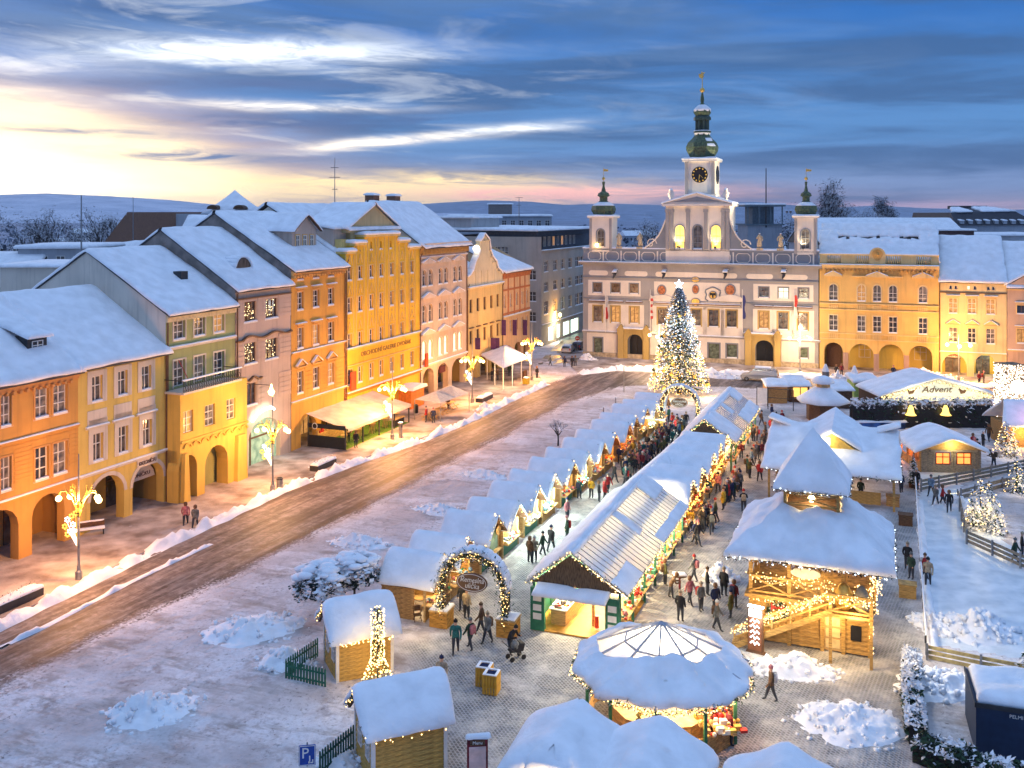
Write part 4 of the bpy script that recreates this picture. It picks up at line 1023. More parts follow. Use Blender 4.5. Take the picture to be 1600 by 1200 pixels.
disc(mb,tc_,ty-.02,zk,rk*1.12,.1,mi=1);disc(mb,tc_,ty-.13,zk,rk,.03,mi=0)
for i in range(12):
 a_ = pi*i/6;p = Vector((tc_+rk*.8*sin(a_),ty-.2,zk+rk*.8*cos(a_)));mb.octa(tuple(p),.17,2)
mb.bar((tc_,ty-.22,zk),(tc_-.12,ty-.22,zk-rk*.7),.11,.05,2);mb.bar((tc_,ty-.24,zk),(tc_+rk*.42,ty-.24,zk-rk*.42),.13,.05,2)
mb.build('clock',[black,tw,gold],tw_)
mb = MB();disc(mb,0,0,0,rk*1.1,.1);o = mb.build('side_clock',black,tw_);o.location = (tc_+hw+.02,ty+hw,zk);o.rotation_euler = (0,0,pi/2)
snowy('cornice_snow',[[(tc_-hw-.45,ty-.45,zt1+.35),(tc_+hw+.45,ty-.45,zt1+.35),(tc_+hw+.45,ty+2*hw+.45,zt1+.35),(tc_-hw-.45,ty+2*hw+.45,zt1+.35)]],tw_,th=.35,ov=.05)
def zy(py): return f.uv(1095,py,-ty-hw)[1]
z = zt1;K = hw/2.55
def onion(name,prof,n,c,m,parent): mb = MB();mb.lathe(prof,n,c,rot=pi/n);return mb.build(name,m,parent)
cc_ = (tc_,ty+hw,0)
on = onion('onion_dome',[(1.9*K,zy(250)),(2.3*K,zy(243)),(2.75*K,zy(236)),(2.85*K,zy(230)),(2.5*K,zy(223)),(1.8*K,zy(217)),(1.35*K,zy(212)),(1.3*K,zy(208))],8,cc_,copper,tw_)
mb = MB()
for i in range(8):
 a_ = 2*pi*i/8+pi/8;mb.box(tc_+1.05*K*cos(a_)-.13,tc_+1.05*K*cos(a_)+.13,ty+hw+1.05*K*sin(a_)-.13,ty+hw+1.05*K*sin(a_)+.13,zy(206),zy(187))
mb.lathe([(.75*K,zy(207)),(.75*K,zy(187))],8,cc_);mb.lathe([(1.5*K,zy(208)),(1.5*K,zy(205))],8,cc_);mb.lathe([(1.5*K,zy(188)),(1.5*K,zy(184)),(1.2*K,zy(181))],8,cc_)
mb.build('lantern',mat('dark_copper',(.04,.07,.06),.5),tw_)
onion('upper_dome',[(1.2*K,zy(181)),(1.55*K,zy(176)),(1.4*K,zy(171)),(.7*K,zy(166)),(.25*K,zy(161)),(.35*K,zy(156)),(.3*K,zy(152)),(.1*K,zy(144))],8,cc_,copper,tw_)
sb = MB();sb.lathe([(1.45*K,zy(175)),(1.5*K,zy(171)),(.8*K,zy(165)),(.3*K,zy(163))],10,cc_);sb.lathe([(1.36*K,zy(212)),(1.5*K,zy(205))],8,(tc_,ty+hw,.1))
for i in (5,6,7,0):
 a_ = 2*pi*i/8+pi/4;p = lambda r,py,d: (tc_+r*K*cos(a_+d),ty+hw+r*K*sin(a_+d),zy(py))
 if i in (6,0): snow_sheet(sb,p(2.75,231,-.36),p(2.75,231,.36),p(1.75,217,.36),p(1.75,217,-.36),th=.2,ov=0)
sb.build('dome_snow',snow,tw_,smooth=True)
mb = MB();mb.tube([(tc_,ty+hw,zy(146)),(tc_,ty+hw,zy(112))],[.09,.04],5);mb.sphere((tc_,ty+hw,zy(141)),.42,10)
mb.prism([(tc_-.5,zy(121)),(tc_-.1,zy(123)),(tc_+.3,zy(120)),(tc_+.15,zy(117)),(tc_+.5,zy(113)),(tc_+.1,zy(114)),(tc_-.15,zy(112)),(tc_-.2,zy(116)),(tc_-.6,zy(115))],ty+hw-.04,ty+hw+.04)
mb.build('weathervane',gold,tw_)
# side turrets
for k,(xl,xr,n_) in enumerate(((919,958,0),(1239,1278,1))):
 a,b = f.u(xl),f.u(xr);hw2 = (b-a)/2*.88;c = (a+b)/2;pc = (xl+xr)/2
 zz = lambda py: f.uv(pc,py,-hw2)[1]
 z0,z1 = zp-.3,zz(341);win = (c-.62,c+.62,zp+.6,zz(358))
 mb = MB();k0 = 0;front_wall(mb,c+hw2,z0,z1,[(*win,.6)],.35,u0=c-hw2)
 mb.poly([(c-hw2,0,z0),(c-hw2,2*hw2,z0),(c-hw2,2*hw2,z1),(c-hw2,0,z1)]);mb.poly([(c+hw2,0,z0),(c+hw2,2*hw2,z0),(c+hw2,2*hw2,z1),(c+hw2,0,z1)]);mb.poly([(c-hw2,2*hw2,z0),(c+hw2,2*hw2,z0),(c+hw2,2*hw2,z1),(c-hw2,2*hw2,z1)])
 mb.poly([(c-hw2,.5,z0),(c+hw2,.5,z0),(c+hw2,.5,z1),(c-hw2,.5,z1)],1)
 mb.box(c-hw2-.3,c+hw2+.3,-.3,2*hw2+.3,z1,z1+.3);o = mb.build('turret',[tw,black],T)
 for xa in (c-hw2-.02,c+hw2-.4): mb = MB();mb.box(xa,xa+.42,-.1,.01,z0,z1);mb.build('pilaster',tg,o)
 window(o,c,win[2],1.24,win[3]-win[2],.6,(2,3),fm=tsl,pane=glassd[1],sill=False,surround=tsl,sw=.2,y=.33)
 snowy('cornice_snow',[[(c-hw2-.35,-.35,z1+.3),(c+hw2+.35,-.35,z1+.3),(c+hw2+.35,2*hw2+.35,z1+.3),(c-hw2-.35,2*hw2+.35,z1+.3)]],o,th=.3,ov=.05)
 e = hw2/1.7;ce = (c,hw2,0)
 onion('onion_dome',[(1.1*e,zz(338)),(1.6*e,zz(334)),(1.9*e,zz(328)),(1.75*e,zz(322)),(1.0*e,zz(317)),(.6*e,zz(314)),(.6*e,zz(308)),(.95*e,zz(306)),(.8*e,zz(302)),(.35*e,zz(299)),(.15*e,zz(290)),(.25*e,zz(284))],8,ce,copper,o)
 sb = MB();sb.lathe([(1.8*e,zz(325)),(1.6*e,zz(320)),(.9*e,zz(316)),(.62*e,zz(315))],8,ce,rot=pi/8);sb.build('dome_snow',snow,o)
 mb = MB();mb.tube([(c,hw2,zz(292)),(c,hw2,zz(262))],[.06,.03],5);mb.sphere((c,hw2,zz(279)),.28,8);mb.poly([(c,hw2,zz(264)),(c+.8,hw2,zz(265)),(c+.8,hw2,zz(268)),(c,hw2,zz(268))]);mb.build('weathervane',gold,o)
# coats of arms and painted medallions
for px,py,w_,h_,cm in ((1034,453,8,9,'terracotta'),(1087,452,6,8,'terracotta'),(1141,453,9,10,'terracotta'),(1087,472,8,7,'gold'),(1087,437,8,5,'gold'),(1114,461,7,7,'gold')):
 u,v = f.uv(px,py);s_ = .1;mb = MB();n = 14
 mb.prism([(u+w_*s_*cos(2*pi*i/n),v+h_*s_*sin(2*pi*i/n)*(1.0)) for i in range(n)],-.12,0,0)
 mb.prism([(u+w_*s_*.78*cos(2*pi*i/n),v+h_*s_*.78*sin(2*pi*i/n)) for i in range(n)],-.16,-.121,1)
 if px == 1114:
  for sg_ in (-1,1): mb.prism([(u,v+.3),(u+sg_*.45,v+.4),(u+sg_*.5,v-.1),(u+sg_*.15,v),(u+sg_*.1,v-.45),(u,v-.45)],-.2,-.161,2)
 mb.build('medallion',[tsl,mat('terracotta',(.55,.20,.08),.8,.3,4) if cm == 'terracotta' else gold,black],T)
for px in (1034,1141):
 u,v = f.uv(px,466);mb = MB();mb.prism([(u-2.1,v-.5)]+[(u-2.1*cos(pi*i/8),v-.3+.9*sin(pi*i/8)) for i in range(9)]+[(u+2.1,v-.5)],-.25,.01);mb.build('window_hood',tw,T)
u,v = f.uv(1114,460);mb = MB()
for s_ in (-1,1): mb.tube([(u+s_*(1.25+.22*sin(k*1.6))*cos(-.9+k*.31),-.1,v-.1+1.25*sin(-.9+k*.31)) for k in range(9)],.12,5)
mb.build('cartouche_frame',tsl,T)
# gargoyles
for px in (960,1037,1133,1224):
 u,v = f.uv(px,428,.9);mb = MB();mb.tube([(u,0,v+.2),(u,-.6,v+.3),(u+.1,-1.2,v-.2),(u-.1,-1.5,v-.7)],[.25,.3,.24,.12],6);mb.prism([(u-.5,v+.5),(u,v+.2),(u+.6,v+.7),(u+.3,v+.1),(u-.3,v)],-.9,-.8);g_ = mb.build('gargoyle',metal_dark,T)
 sb = MB();snow_sheet(sb,(u-.3,-1.2,v+.3),(u+.35,-1.2,v+.3),(u+.35,0,v+.6),(u-.3,0,v+.6),th=.25);sb.build('gargoyle_snow',snow,g_,smooth=True)
# flags
for px,c1_,c2_ in ((946,'white','red'),(1016,'white','red'),(1160,'navy','navy'),(1241,'red','white')):
 cmap = {'white': mat('flag_white',(.6,.58,.55)),'red': mat('flag_red',(.5,.05,.04)),'navy': mat('flag_navy',(.04,.05,.2))}
 u,v0 = f.uv(px,505,1);v1 = f.uv(px,452,1)[1]
 fo = thing('flag',{946: 'red and white flag on the pole nearest the left corner of the town hall',1016: 'tricolour flag on a pole left of the Christmas tree top',1160: 'dark blue flag on the town hall, right of the Christmas tree',1241: 'red flag on the right wing of the town hall'}[px],'flag',f.W(u,-1.0,v0-1.5),f.a,'flags on the town hall')
 mb = MB();mb.tube([(0,0,0),(0,0,v1-v0+1.5)],.05,5);mb.build('pole',white_paint,fo)
 mb = MB();h_ = v1-v0-.4
 for i in range(8):
  z = 2.2+h_*.75*i/8;x = .1*sin(i*1.3);x2 = .1*sin((i+1)*1.3);dz = h_*.75/8
  mb.poly([(.05,0,z),(.45+x,-.1,z),(.45+x2,-.12,z+dz),(.05,0,z+dz)],i % 2 if px == 1016 else (0 if i < 4 else 1))
 mb.build('cloth',[cmap[c2_],cmap[c1_]],fo)
# ================================================================== figures
def skin_mesh(name,joints,bones,radii,sub=1):
 me = bpy.data.meshes.new('tmp');me.from_pydata(joints,bones,[]);o = bpy.data.objects.new('tmp',me);COL.objects.link(o)
 m = o.modifiers.new('s','SKIN');m.use_smooth_shade = True
 for i,r in enumerate(radii):
  v = me.skin_vertices[0].data[i];v.radius = r if isinstance(r,tuple) else (r,r);v.use_root = (i == 0)
 if sub: ms = o.modifiers.new('u','SUBSURF');ms.levels = sub;ms.render_levels = sub
 bpy.context.view_layer.update()
 out = bpy.data.meshes.new_from_object(o.evaluated_get(bpy.context.evaluated_depsgraph_get()));out.name = name
 bpy.data.objects.remove(o);bpy.data.meshes.remove(me)
 for p in out.polygons: p.use_smooth = True
 return out
skinm = mat('skin',(.55,.33,.24),.6);trm = mat('trousers_dark',(.04,.045,.06),.8)
COATS = {'black': (.02,.02,.025),'dark green': (.03,.06,.04),'navy blue': (.02,.03,.09),'red': (.45,.03,.03),'yellow': (.62,.38,.03),'grey': (.16,.17,.17),'brown': (.14,.08,.045),
         'teal': (.03,.16,.15),'beige': (.42,.34,.24),'pink': (.50,.18,.20),'light blue': (.18,.30,.45),'olive': (.12,.12,.04),'white': (.6,.6,.6),'dark red': (.18,.02,.03)}
def person_mesh(kind):
 """kinds: stand, walk, arms (both hands forward), long (long coat), bend"""
 j = [(0,0,.95),(0,0,1.15),(0,0,1.36),(0,0,1.47),(0,-.01,1.56),(0,-.015,1.67)]   # pelvis..head
 b = [(0,1),(1,2),(2,3),(3,4),(4,5)]
 rd = [(.17,.13),(.165,.125),(.17,.12),(.06,.06),(.085,.10),(.075,.09)]
 lean = .35 if kind == 'bend' else 0
 if lean:
  for i in range(1,6): x,y,z = j[i];dz = z-.95;j[i] = (x,y-dz*sin(lean*1.6),.95+dz*cos(lean*1.6))
 sh = Vector(j[2])
 for s in (-1,1):
  st = {'walk': .26*s,'stand': 0.03*s,'arms': .05*s,'long': .04*s,'bend': .12*s}[kind]
  k = len(j);j += [(s*.10,0,.88),(s*.11,st*.45-.02,.48),(s*.115,st-.0,.09),(s*.125,st-.15,.045)]
  b += [(0,k),(k,k+1),(k+1,k+2),(k+2,k+3)];rd += [.12,.08,.052,.042]
  k = len(j)
  if kind == 'arms' or kind == 'bend': arm = [(s*.21,sh.y,sh.z-.02),(s*.27,sh.y-.08,sh.z-.27),(s*.17,sh.y-.32,sh.z-.20),(s*.14,sh.y-.42,sh.z-.16)]
  elif kind == 'walk': arm = [(s*.21,0,1.37),(s*.27,-st*.3,1.10),(s*.26,-st*.8-.06,.87),(s*.25,-st*.9-.1,.78)]
  else: arm = [(s*.21,0,1.37),(s*.27,.02,1.10),(s*.24,-.10,.90),(s*.21,-.16,.82)]
  j += arm;b += [(2,k),(k,k+1),(k+1,k+2),(k+2,k+3)];rd += [.078,.062,.048,.036]
 me = skin_mesh('person_body',j,b,rd,1)
 hz = j[5][2]-.14 if not lean else j[5][2]-.16
 me.materials.clear()
 for m in (MATS['trousers_dark'],MATS['skin'],MATS['trousers_dark']): me.materials.append(m)
 for p in me.polygons:
  c = p.center
  head = (Vector(c)-Vector(j[5])).length < .2 and c.z > j[3][2]+.02
  hand = any((Vector(c)-Vector(q)).length < .075 for q in (j[13],j[21]))
  hem = .62 if kind == 'long' else .84
  p.material_index = 1 if head or hand else (0 if c.z > hem else 2)
 # a face: nose and brow, ears; wider hem for long coats
 if kind == 'long':
  for v in me.vertices:
   if v.co.z < 1.0 and v.co.z > .58 and abs(v.co.x) < .2: v.co.x *= 1.18;v.co.y *= 1.35
 bm = bmesh.new();bm.from_mesh(me)
 hp = Vector(j[5])-Vector((0,0,.05))
 for off,sc in (((0,-.105,-.01),.022),((.085,0,-.01),.022),((-.085,0,-.01),.022)):
  r_ = bmesh.ops.create_icosphere(bm,subdivisions=1,radius=sc,matrix=Matrix.Translation(hp+Vector(off)))
  for v in r_['verts']:
   for f_ in v.link_faces: f_.material_index = 1
 bm.to_mesh(me);bm.free()
 # hat and hair
 hat = MB();H5 = Vector(j[5]);hat.lathe([(.112,-.02),(.118,.03),(.10,.09),(.05,.125),(.01,.135)],10,tuple(H5));hat.octa((H5.x,H5.y,H5.z+.155),.04)
 hood = MB();hood.lathe([(.09,-.17),(.13,-.10),(.135,0),(.12,.07),(.07,.12),(.01,.135)],10,(H5.x,H5.y+.03,H5.z))
 return me,hat.mesh('hat',black,True),hood.mesh('hair',brown_paint,True)
PM = {k: person_mesh(k) for k in ('stand','walk','arms','long','bend')}
coatm = {k: mat('coat_'+k.replace(' ','_'),c,.85,.25,6) for k,c in COATS.items()}
hatm = [coatm[k] for k in ('red','black','grey','beige','navy blue','pink','white','brown')]
HATN = ['red','black','grey','beige','navy blue','pink','white','brown']
seen_labels = {}
def person(px,py,coat,pose,where,z=0.,face=None,scale=None,hat=None,P=None,group='visitors at the Christmas market'):
 p = P if P is not None else G(px,py,z)
 body_,hat_,hair_ = PM[pose];hi = R.randrange(8) if hat is None else HATN.index(hat)
 verb = {'stand': 'standing','walk': 'walking','arms': 'standing with hands held forward','long': 'standing in a long coat','bend': 'bending forward'}[pose]
 hooded = R.random() < .3 and hat is None
 hd = 'bareheaded' if hooded else f'in a {HATN[hi]} hat'
 lab = f'person in a {coat} coat, {hd}, {verb} {where}'
 lab = ' '.join(lab.split()[:16])
 if lab in seen_labels:
  for h2 in range(8):
   hi = (hi+1) % 8;hooded = False
   lab = ' '.join(f'person in a {coat} coat, in a {HATN[hi]} hat, {verb} {where}'.split()[:16])
   if lab not in seen_labels: break
 seen_labels[lab] = 1
 t = thing('person',lab,'person',p,R.uniform(0,6.28) if face is None else face,group)
 s = (scale or R.uniform(.96,1.06));t.scale = (s*1.04,s*1.04,s)
 o = obj('body',body_,t)
 o.material_slots[0].link = 'OBJECT';o.material_slots[0].material = coatm[coat]
 h = obj('hair' if hooded else 'hat',hair_ if hooded else hat_,t);h.material_slots[0].link = 'OBJECT';h.material_slots[0].material = brown_paint if hooded else hatm[hi]
 if R.random() < .3:
  m2 = MB();m2.prism([(-.15,.95),(.15,.95),(.17,1.3),(.1,1.42),(-.1,1.42),(-.17,1.3)],.11,.27);b_ = m2.build('backpack',R.choice(hatm),t)
 return t
# ---- statues on the parapet
def statue_mesh(v):
 s = (-1,1)[v % 2]
 j = [(0,0,.9),(0,0,.45),(0,0,.02),(.02*s,0,1.3),(.04*s,0,1.55),(.05*s,-.03,1.70),(.05*s,-.04,1.84),(s*.26,0,1.48),(s*.38,-.15,1.2),(s*.18,-.3,1.25+.25*(v > 1)),(-s*.22,0,1.48),(-s*.34,-.1,1.18),(-s*.3,-.2,.92),(.2*s,.05,.6),(.24*s,.05,.02)]
 b = [(0,1),(1,2),(0,3),(3,4),(4,5),(5,6),(4,7),(7,8),(8,9),(4,10),(10,11),(11,12),(0,13),(13,14)]
 r = [(.27,.2),(.28,.22),(.34,.28),(.26,.18),(.22,.15),.08,.13,.11,.09,.07,.11,.1,.08,.16,.2]
 m = skin_mesh('statue_body',j,b,r,1);m.materials.clear();m.materials.append(mat('statue_stone',(.62,.50,.32),.8,.2,6,bump=.4));return m
for k,(px,py,pos) in enumerate(((967,386,'leftmost of four, beside the left turret'),(999,386,'second from the left, beside the left volute'),(1187,388,'third from the left, beside the right volute'),(1219,388,'rightmost of four, beside the right turret'))):
 u = TF.u(px);t = thing('statue',f'stone robed figure on the parapet, {pos}','statue',TF.W(u,.35,zp+.25),TA,'statues on the town hall parapet')
 mb = MB();mb.box(-.5,.5,-.35,.35,0,.35);mb.build('pedestal',stone,t)
 o = obj('figure',statue_mesh(k),t,(0,0,.35));o.scale = (1.25,1.2,1.22)
 sb = MB();sb.lathe([(.16,0),(.14,.06),(.02,.1)],8,(.05*(1,-1)[k % 2 == 0]*1.2,-.03,2.63));sb.build('snow_cap',snow,t,smooth=True)
for px in (1047,1133):
 u,v = TF.uv(px,322);t = thing('stone_vase','cream stone vase on the %s corner of the centre gable' % ('left' if px < 1100 else 'right'),'vase',TF.W(u,.8,zq+.4+(.5)),TA,'vases on the centre gable')
 mb = MB();mb.lathe([(.35,-.3),(.3,.1),(.2,.3),(.5,.8),(.55,1.2),(.3,1.45),(.4,1.6),(.1,1.9)],10);mb.build('vase_body',tw,t,smooth=True)
 mb = MB();mb.lathe([(.3,1.6),(.3,1.85),(.05,2.05)],8);mb.build('snow_cap',snow,t,smooth=True)
# floodlights of the town hall
for px,py,y_,aim,pw in ((934,388,-.4,(934,340),260),(985,388,1.5,(1040,340),420),(1060,388,-.6,(1062,330),200),(1118,388,-.6,(1118,330),200),(1160,388,1.5,(1140,340),420),(1255,388,-.4,(1258,345),120)):
 u = TF.u(px);a_ = TF.W(TF.u(aim[0]),2.0,zp+7);flood(TF.W(u,y_,zp+.7),a_,pw*2.2,(1,.80,.50),100,parent=T)
for s_ in (-1,1): flood(TF.W(tc_+s_*14.6,.6,24.4),TF.W(tc_,ty,zk),3800,(1,.82,.52),60,parent=T)
flood(TF.W(TF.u(1062),-.3,zp+.6),TF.W(TF.u(1062),2,zp+4),250,(1,.7,.2),90,parent=T);flood(TF.W(TF.u(1118),-.3,zp+.6),TF.W(TF.u(1118),2,zp+4),250,(1,.7,.2),90,parent=T)
for s_,px in ((1,1069),(-1,1118)): flood(TF.W(tc_-s_*14.0,1.2,24.4),TF.W(tc_,ty+hw,zy(215)),2200,(1,.85,.5),80,parent=T)
mb = MB();u,v = TF.uv(934,384);mb.sphere((0,0,0),.35,8);o = mb.build('parapet_lamp',globe,T,loc=(u,-.5,zp+.8))
# ================================================================== right houses
LNr = lambda px: 557+.0545*(px-912)
RANG = TA
def RFr(px): P = G(px,LNr(px));return Fr(P,TA)
# beige palace with arched upper windows
f = RFr(1280.5);Wp = f.u(1467.5);he = f.uv(1370,412)[1]
bei = plaster('palace_cream',(.74,.48,.16));bet = plaster('palace_trim',(.78,.56,.25))
c_ = cols(f,[(1295.5,1309),(1339.5,1352.5),(1364,1377),(1388.5,1402),(1435,1449)])
r1,r2 = rowv(f,1370,445,471),rowv(f,1370,494,519)
hs = [(a,b,*r1,(b-a)/2) for a,b in c_]+[(a,b,*r2,0) for a,b in c_];ar = []
for a,b,t_ in ((1288,1317,535),(1327,1365,537),(1373,1412,538),(1420,1457,540)):
 z = f.uv((a+b)/2,t_)[1];a,b = f.u(a),f.u(b);ar.append((a,b,0,z,(b-a)/2,.7))
H = thing('palace','cream arcaded palace with arched upper windows and balustrade, right of the town hall','palace',f.O,f.a)
body(H,Wp,he,16,bei,bei,None,None,hs+ar,zc=z+.3)
for a,b in c_:
 k = c_.index((a,b));window(H,(a+b)/2,r1[0],b-a,r1[1]-r1[0],(b-a)/2,(2,3),surround=bet,sw=.2,pane=lit_dim if k == 1 else (glassd[2] if k == 4 else glassd[1]))
 window(H,(a+b)/2,r2[0],b-a,r2[1]-r2[0],0,(2,3),surround=bet,sw=.16)
for a,b in ((f.u(1288),f.u(1316)),(f.u(1331),f.u(1410)),(f.u(1425),f.u(1459))):
 mb = MB();z = r1[1]+1.15;m_ = (a+b)/2;q = min(1.6,(b-a)/2);mb.prism([(a,z),(b,z),(b,z+.18),(m_+q,z+.2),(m_,z+.85),(m_-q,z+.2),(a,z+.18)],-.5,.02);o = mb.build('pediment',bet,H)
 snowy('ledge_snow',[[(m_-q,-.5,z+.2),(m_,-.5,z+.85),(m_,.0,z+.85),(m_-q,.0,z+.2)],[(m_,-.5,z+.85),(m_+q,-.5,z+.2),(m_+q,.0,z+.2),(m_,.0,z+.85)]],o,th=.12,ov=0)
for zz_ in (r1[0]-.55,r1[0]-1.45,r2[0]-.45,r2[0]-1.3): cornice(H,Wp,zz_,.25,.16,bet,sn=False,steps=1)
mb = MB()
for a,b in c_:
 for v in (r1[0]-1.25,r2[0]-1.1):
  for i in range(5): mb.box(a-.05+i*(b-a)/4.4,a+.12+i*(b-a)/4.4,-.14,.01,v,v+.6)
mb.build('balusters',bet,H,kind='stuff')
cornice(H,Wp,he-.9,.7,.7,bet,steps=3);mb = MB()
for i in range(int(Wp/.6)): mb.box(i*.6+.1,i*.6+.35,-.5,.02,he-1.25,he-.92)
mb.build('dentils',MATS['ochre_trim'],H,kind='stuff')
mb = MB();z0,z1 = he,f.uv(1370,398)[1]
for a,b in ((1281,1292),(1314,1337),(1358,1362),(1380,1384),(1408,1432),(1455,1467)): mb.box(f.u(a),f.u(b),.1,.5,z0,z1-.2)
mb.box(0,Wp,0,.6,z1-.2,z1+.05);ba = mb.build('balustrade',bet,H)
for a,b in ((1292,1314),(1337,1358),(1384,1408),(1432,1455)):
 n_ = 7
 for i in range(n_):
  m2 = MB();x = f.u(a)+(f.u(b)-f.u(a))*(i+.5)/n_;m2.lathe([(.08,z0),(.14,z0+.3),(.07,z1-.5),(.1,z1-.2)],6,(x,.3,0));m2.build('baluster',bet,ba)
snowy('ledge_snow',[[(0,0,z1+.05),(Wp,0,z1+.05),(Wp,.6,z1+.05),(0,.6,z1+.05)]],ba,th=.2,ov=.03)
u,v = f.uv(1371,399);mb = MB();mb.prism([(u-1.15,z0),(u+1.15,z0)]+[(u+1.15*cos(pi*i/10),z0+1.3+1.15*sin(pi*i/10)) for i in range(11)],-.1,.55);mb.build('coat_of_arms',bet,H)
mb = MB();mb.prism([(u+.8*cos(pi*i/8)*(1 if i < 9 else .8),z0+1.35+.85*sin(pi*i/8)) for i in range(16)],-.2,-.1);mb.octa((u,-.2,z0+1.4),.4);mb.build('shield',MATS['ochre_trim'],H)
zr = 22.4;yr = 9
mb = MB();mb.poly([(0,.7,z0+.3),(Wp,.7,z0+.3),(Wp,yr,zr-.2),(0,yr,zr-.2)]);mb.poly([(0,16,he),(Wp,16,he),(Wp,yr,zr-.2),(0,yr,zr-.2)])
for x in (0,Wp): mb.poly([(x,0,he),(x,16,he),(x,yr,zr-.2)])
rf = mb.build('roof',dark_roof,H)
zA = z0+.3
rq = lambda f_,x: (x,.7+(yr-.7)*f_,zA+(zr-zA)*f_);sb = MB();rr = random.Random(4);nC = 15
snow_sheet(sb,rq(0,0),rq(0,Wp),rq(.52,Wp),rq(.50,0),th=.35,wav=.3,res=.7);snow_sheet(sb,rq(.78,0),rq(.78,Wp),rq(1,Wp),rq(1,0),th=.35,wav=.3,res=.7)
for i in range(nC):
 x0 = Wp*i/nC-.3;x1 = x0+Wp/nC+.6;e_ = abs(i-nC/2+.5)/nC*2;snow_sheet(sb,rq(.46,x0),rq(.46,x1),rq(.54+rr.uniform(0,.10)+.2*(e_ > .75),x1),rq(.54+rr.uniform(0,.10)+.2*(e_ > .75),x0),th=.3,ov=0,wav=.2,seed=i);snow_sheet(sb,rq(.70-rr.uniform(0,.10)-.1*(e_ > .8),x0),rq(.70-rr.uniform(0,.08),x1),rq(.82,x1),rq(.82,x0),th=.3,ov=0,wav=.2,seed=i+30)
sb.build('roof_snow',snow,rf,smooth=True)
arcade_inside(H,ar,Wp,z+.2,plaster('strong_ochre',(.70,.52,.12)),depth=3.5,doors=False)  # stronger ochre plaster than the left row passages
mb = MB();
for k,px in enumerate((1351,1438)):
 window(H,f.u(px,-3.5),1.7,1.7,2.0,0,(2,2),y=3.55,sill=False)
mb.box(f.u(1290),f.u(1314),2.2,2.4,0,4.2);mb.build('gate',wood_dark,H)
for h in ar[1:]: PL('passage_light',f.W((h[0]+h[1])/2,1.7,z-.4),130,(1,.72,.22),.15)
PL('passage_light',f.W((ar[0][0]+ar[0][1])/2,1.7,z-.4),40,(1,.6,.3),.15)
for h in ar[:-1]:
 x = h[1];mb = MB();mb.box(x+.02,x+.75,-.12,.0,0,2.8);mb.build('pier_facing',plaster('pinkish_stone',(.45,.30,.24)),H)
# cream house
f = RFr(1468);Wq = f.u(1573);he = f.uv(1520,438)[1]
cb = plaster('cream_plaster',(.76,.58,.29));c_ = cols(f,[(1482.5,1496),(1512,1525.5),(1541,1555)])
r1,r2,r3 = rowv(f,1518,467,490),rowv(f,1518,513,536),rowv(f,1518,447,453)
at_ = cols(f,[(1483,1488),(1491,1496),(1511,1516),(1521,1526),(1542,1547),(1550,1555)])
hs = [(a,b,*r,0) for a,b in c_ for r in (r1,r2)]+[(a,b,*r3,0) for a,b in at_]
ar = [(f.u(1472),f.u(1511),0,f.uv(1490,553)[1],1.9,.7),(f.u(1522),f.u(1557),0,f.uv(1540,554)[1],1.8,.7)]
H = house('town_house','plain cream house with steep snowy roof and two arches, right of the cream palace',f,Wq,he,he+6.2,8.5,cb,whi,hs+ar,dict(oh=.4,th=.45))
for a,b in c_:
 window(H,(a+b)/2,r1[0],b-a,r1[1]-r1[0],0,(2,3),surround=bet,sw=.15,ped='flat');window(H,(a+b)/2,r2[0],b-a,r2[1]-r2[0],0,(2,3),surround=bet,sw=.15,ped='tri')
for k,(a,b) in enumerate(at_): window(H,(a+b)/2,r3[0],b-a,r3[1]-r3[0],0,(1,1),sill=False,pane=lit_pale if k == 2 else glassd[0])
cornice(H,Wq,r3[0]-.5,.15,.15,brown_paint,sn=False,steps=1);cornice(H,Wq,r2[0]-1.6,.2,.2,bet)
arcade_inside(H,ar,Wq,ar[0][3]+.2,plaster('strong_ochre',(.70,.52,.12)),depth=3.5,glow=glassd[1])
PL('passage_light',f.W((ar[1][0]+ar[1][1])/2,1.7,3.4),110,(.8,1,.85),.15);PL('passage_light',f.W((ar[0][0]+ar[0][1])/2,1.9,3.2),70,(1,.6,.25),.15)
mb = MB();mb.box(ar[0][0]+.2,ar[0][1]-.2,.9,1.0,2.75,3.35);sg = mb.build('bank_sign',whi,H);text_mesh('Oberbank',.6,red,'lettering',sg,((ar[0][0]+ar[0][1])/2,.88,3.05),width=2.6)
gutter(H,.05,0,he)
# pinkish house at the right edge
f = RFr(1574);We = 22;he = f.uv(1590,446)[1]
pk2 = plaster('salmon_plaster',(.58,.40,.28));c_ = cols(f,[(1589,1603)]);c_.append((c_[0][0]+4.2,c_[0][1]+4.2));c_.append((c_[0][0]+8.4,c_[0][1]+8.4))
rr = [rowv(f,1590,477,490),rowv(f,1590,514,536)]
H = house('town_house','salmon coloured house with a snowy gable, cut by the right edge',f,We,he,he+6,9,pk2,whi,[(a,b,*r,0) for a,b in c_ for r in rr]+[(2,6,0,3.6,1.6,.6),(8,12,0,3.6,1.6,.6)],dict(oh=.5))
for a,b in c_:
 for k,r in enumerate(rr): window(H,(a+b)/2,r[0],b-a,r[1]-r[0],0,(2,1),fm=brown_paint,surround=bet,sw=.15,ped='flat',pane=lit_dim if k else glassd[0])
cornice(H,We,he-.7,.4,.6,bet);cornice(H,We,rr[1][0]-1.2,.25,.2,bet)
mb = MB();mb.prism([(0,he),(8,he),(4,he+2.5)],-.3,2);g_ = mb.build('gable',pk2,H)
snowy('gable_snow',[[(-.4,-.4,he),(4,-.4,he+2.6),(4,4,he+2.6),(-.4,4,he)],[(4,-.4,he+2.6),(8.4,-.4,he),(8.4,4,he),(4,4,he+2.6)]],g_,th=.35)
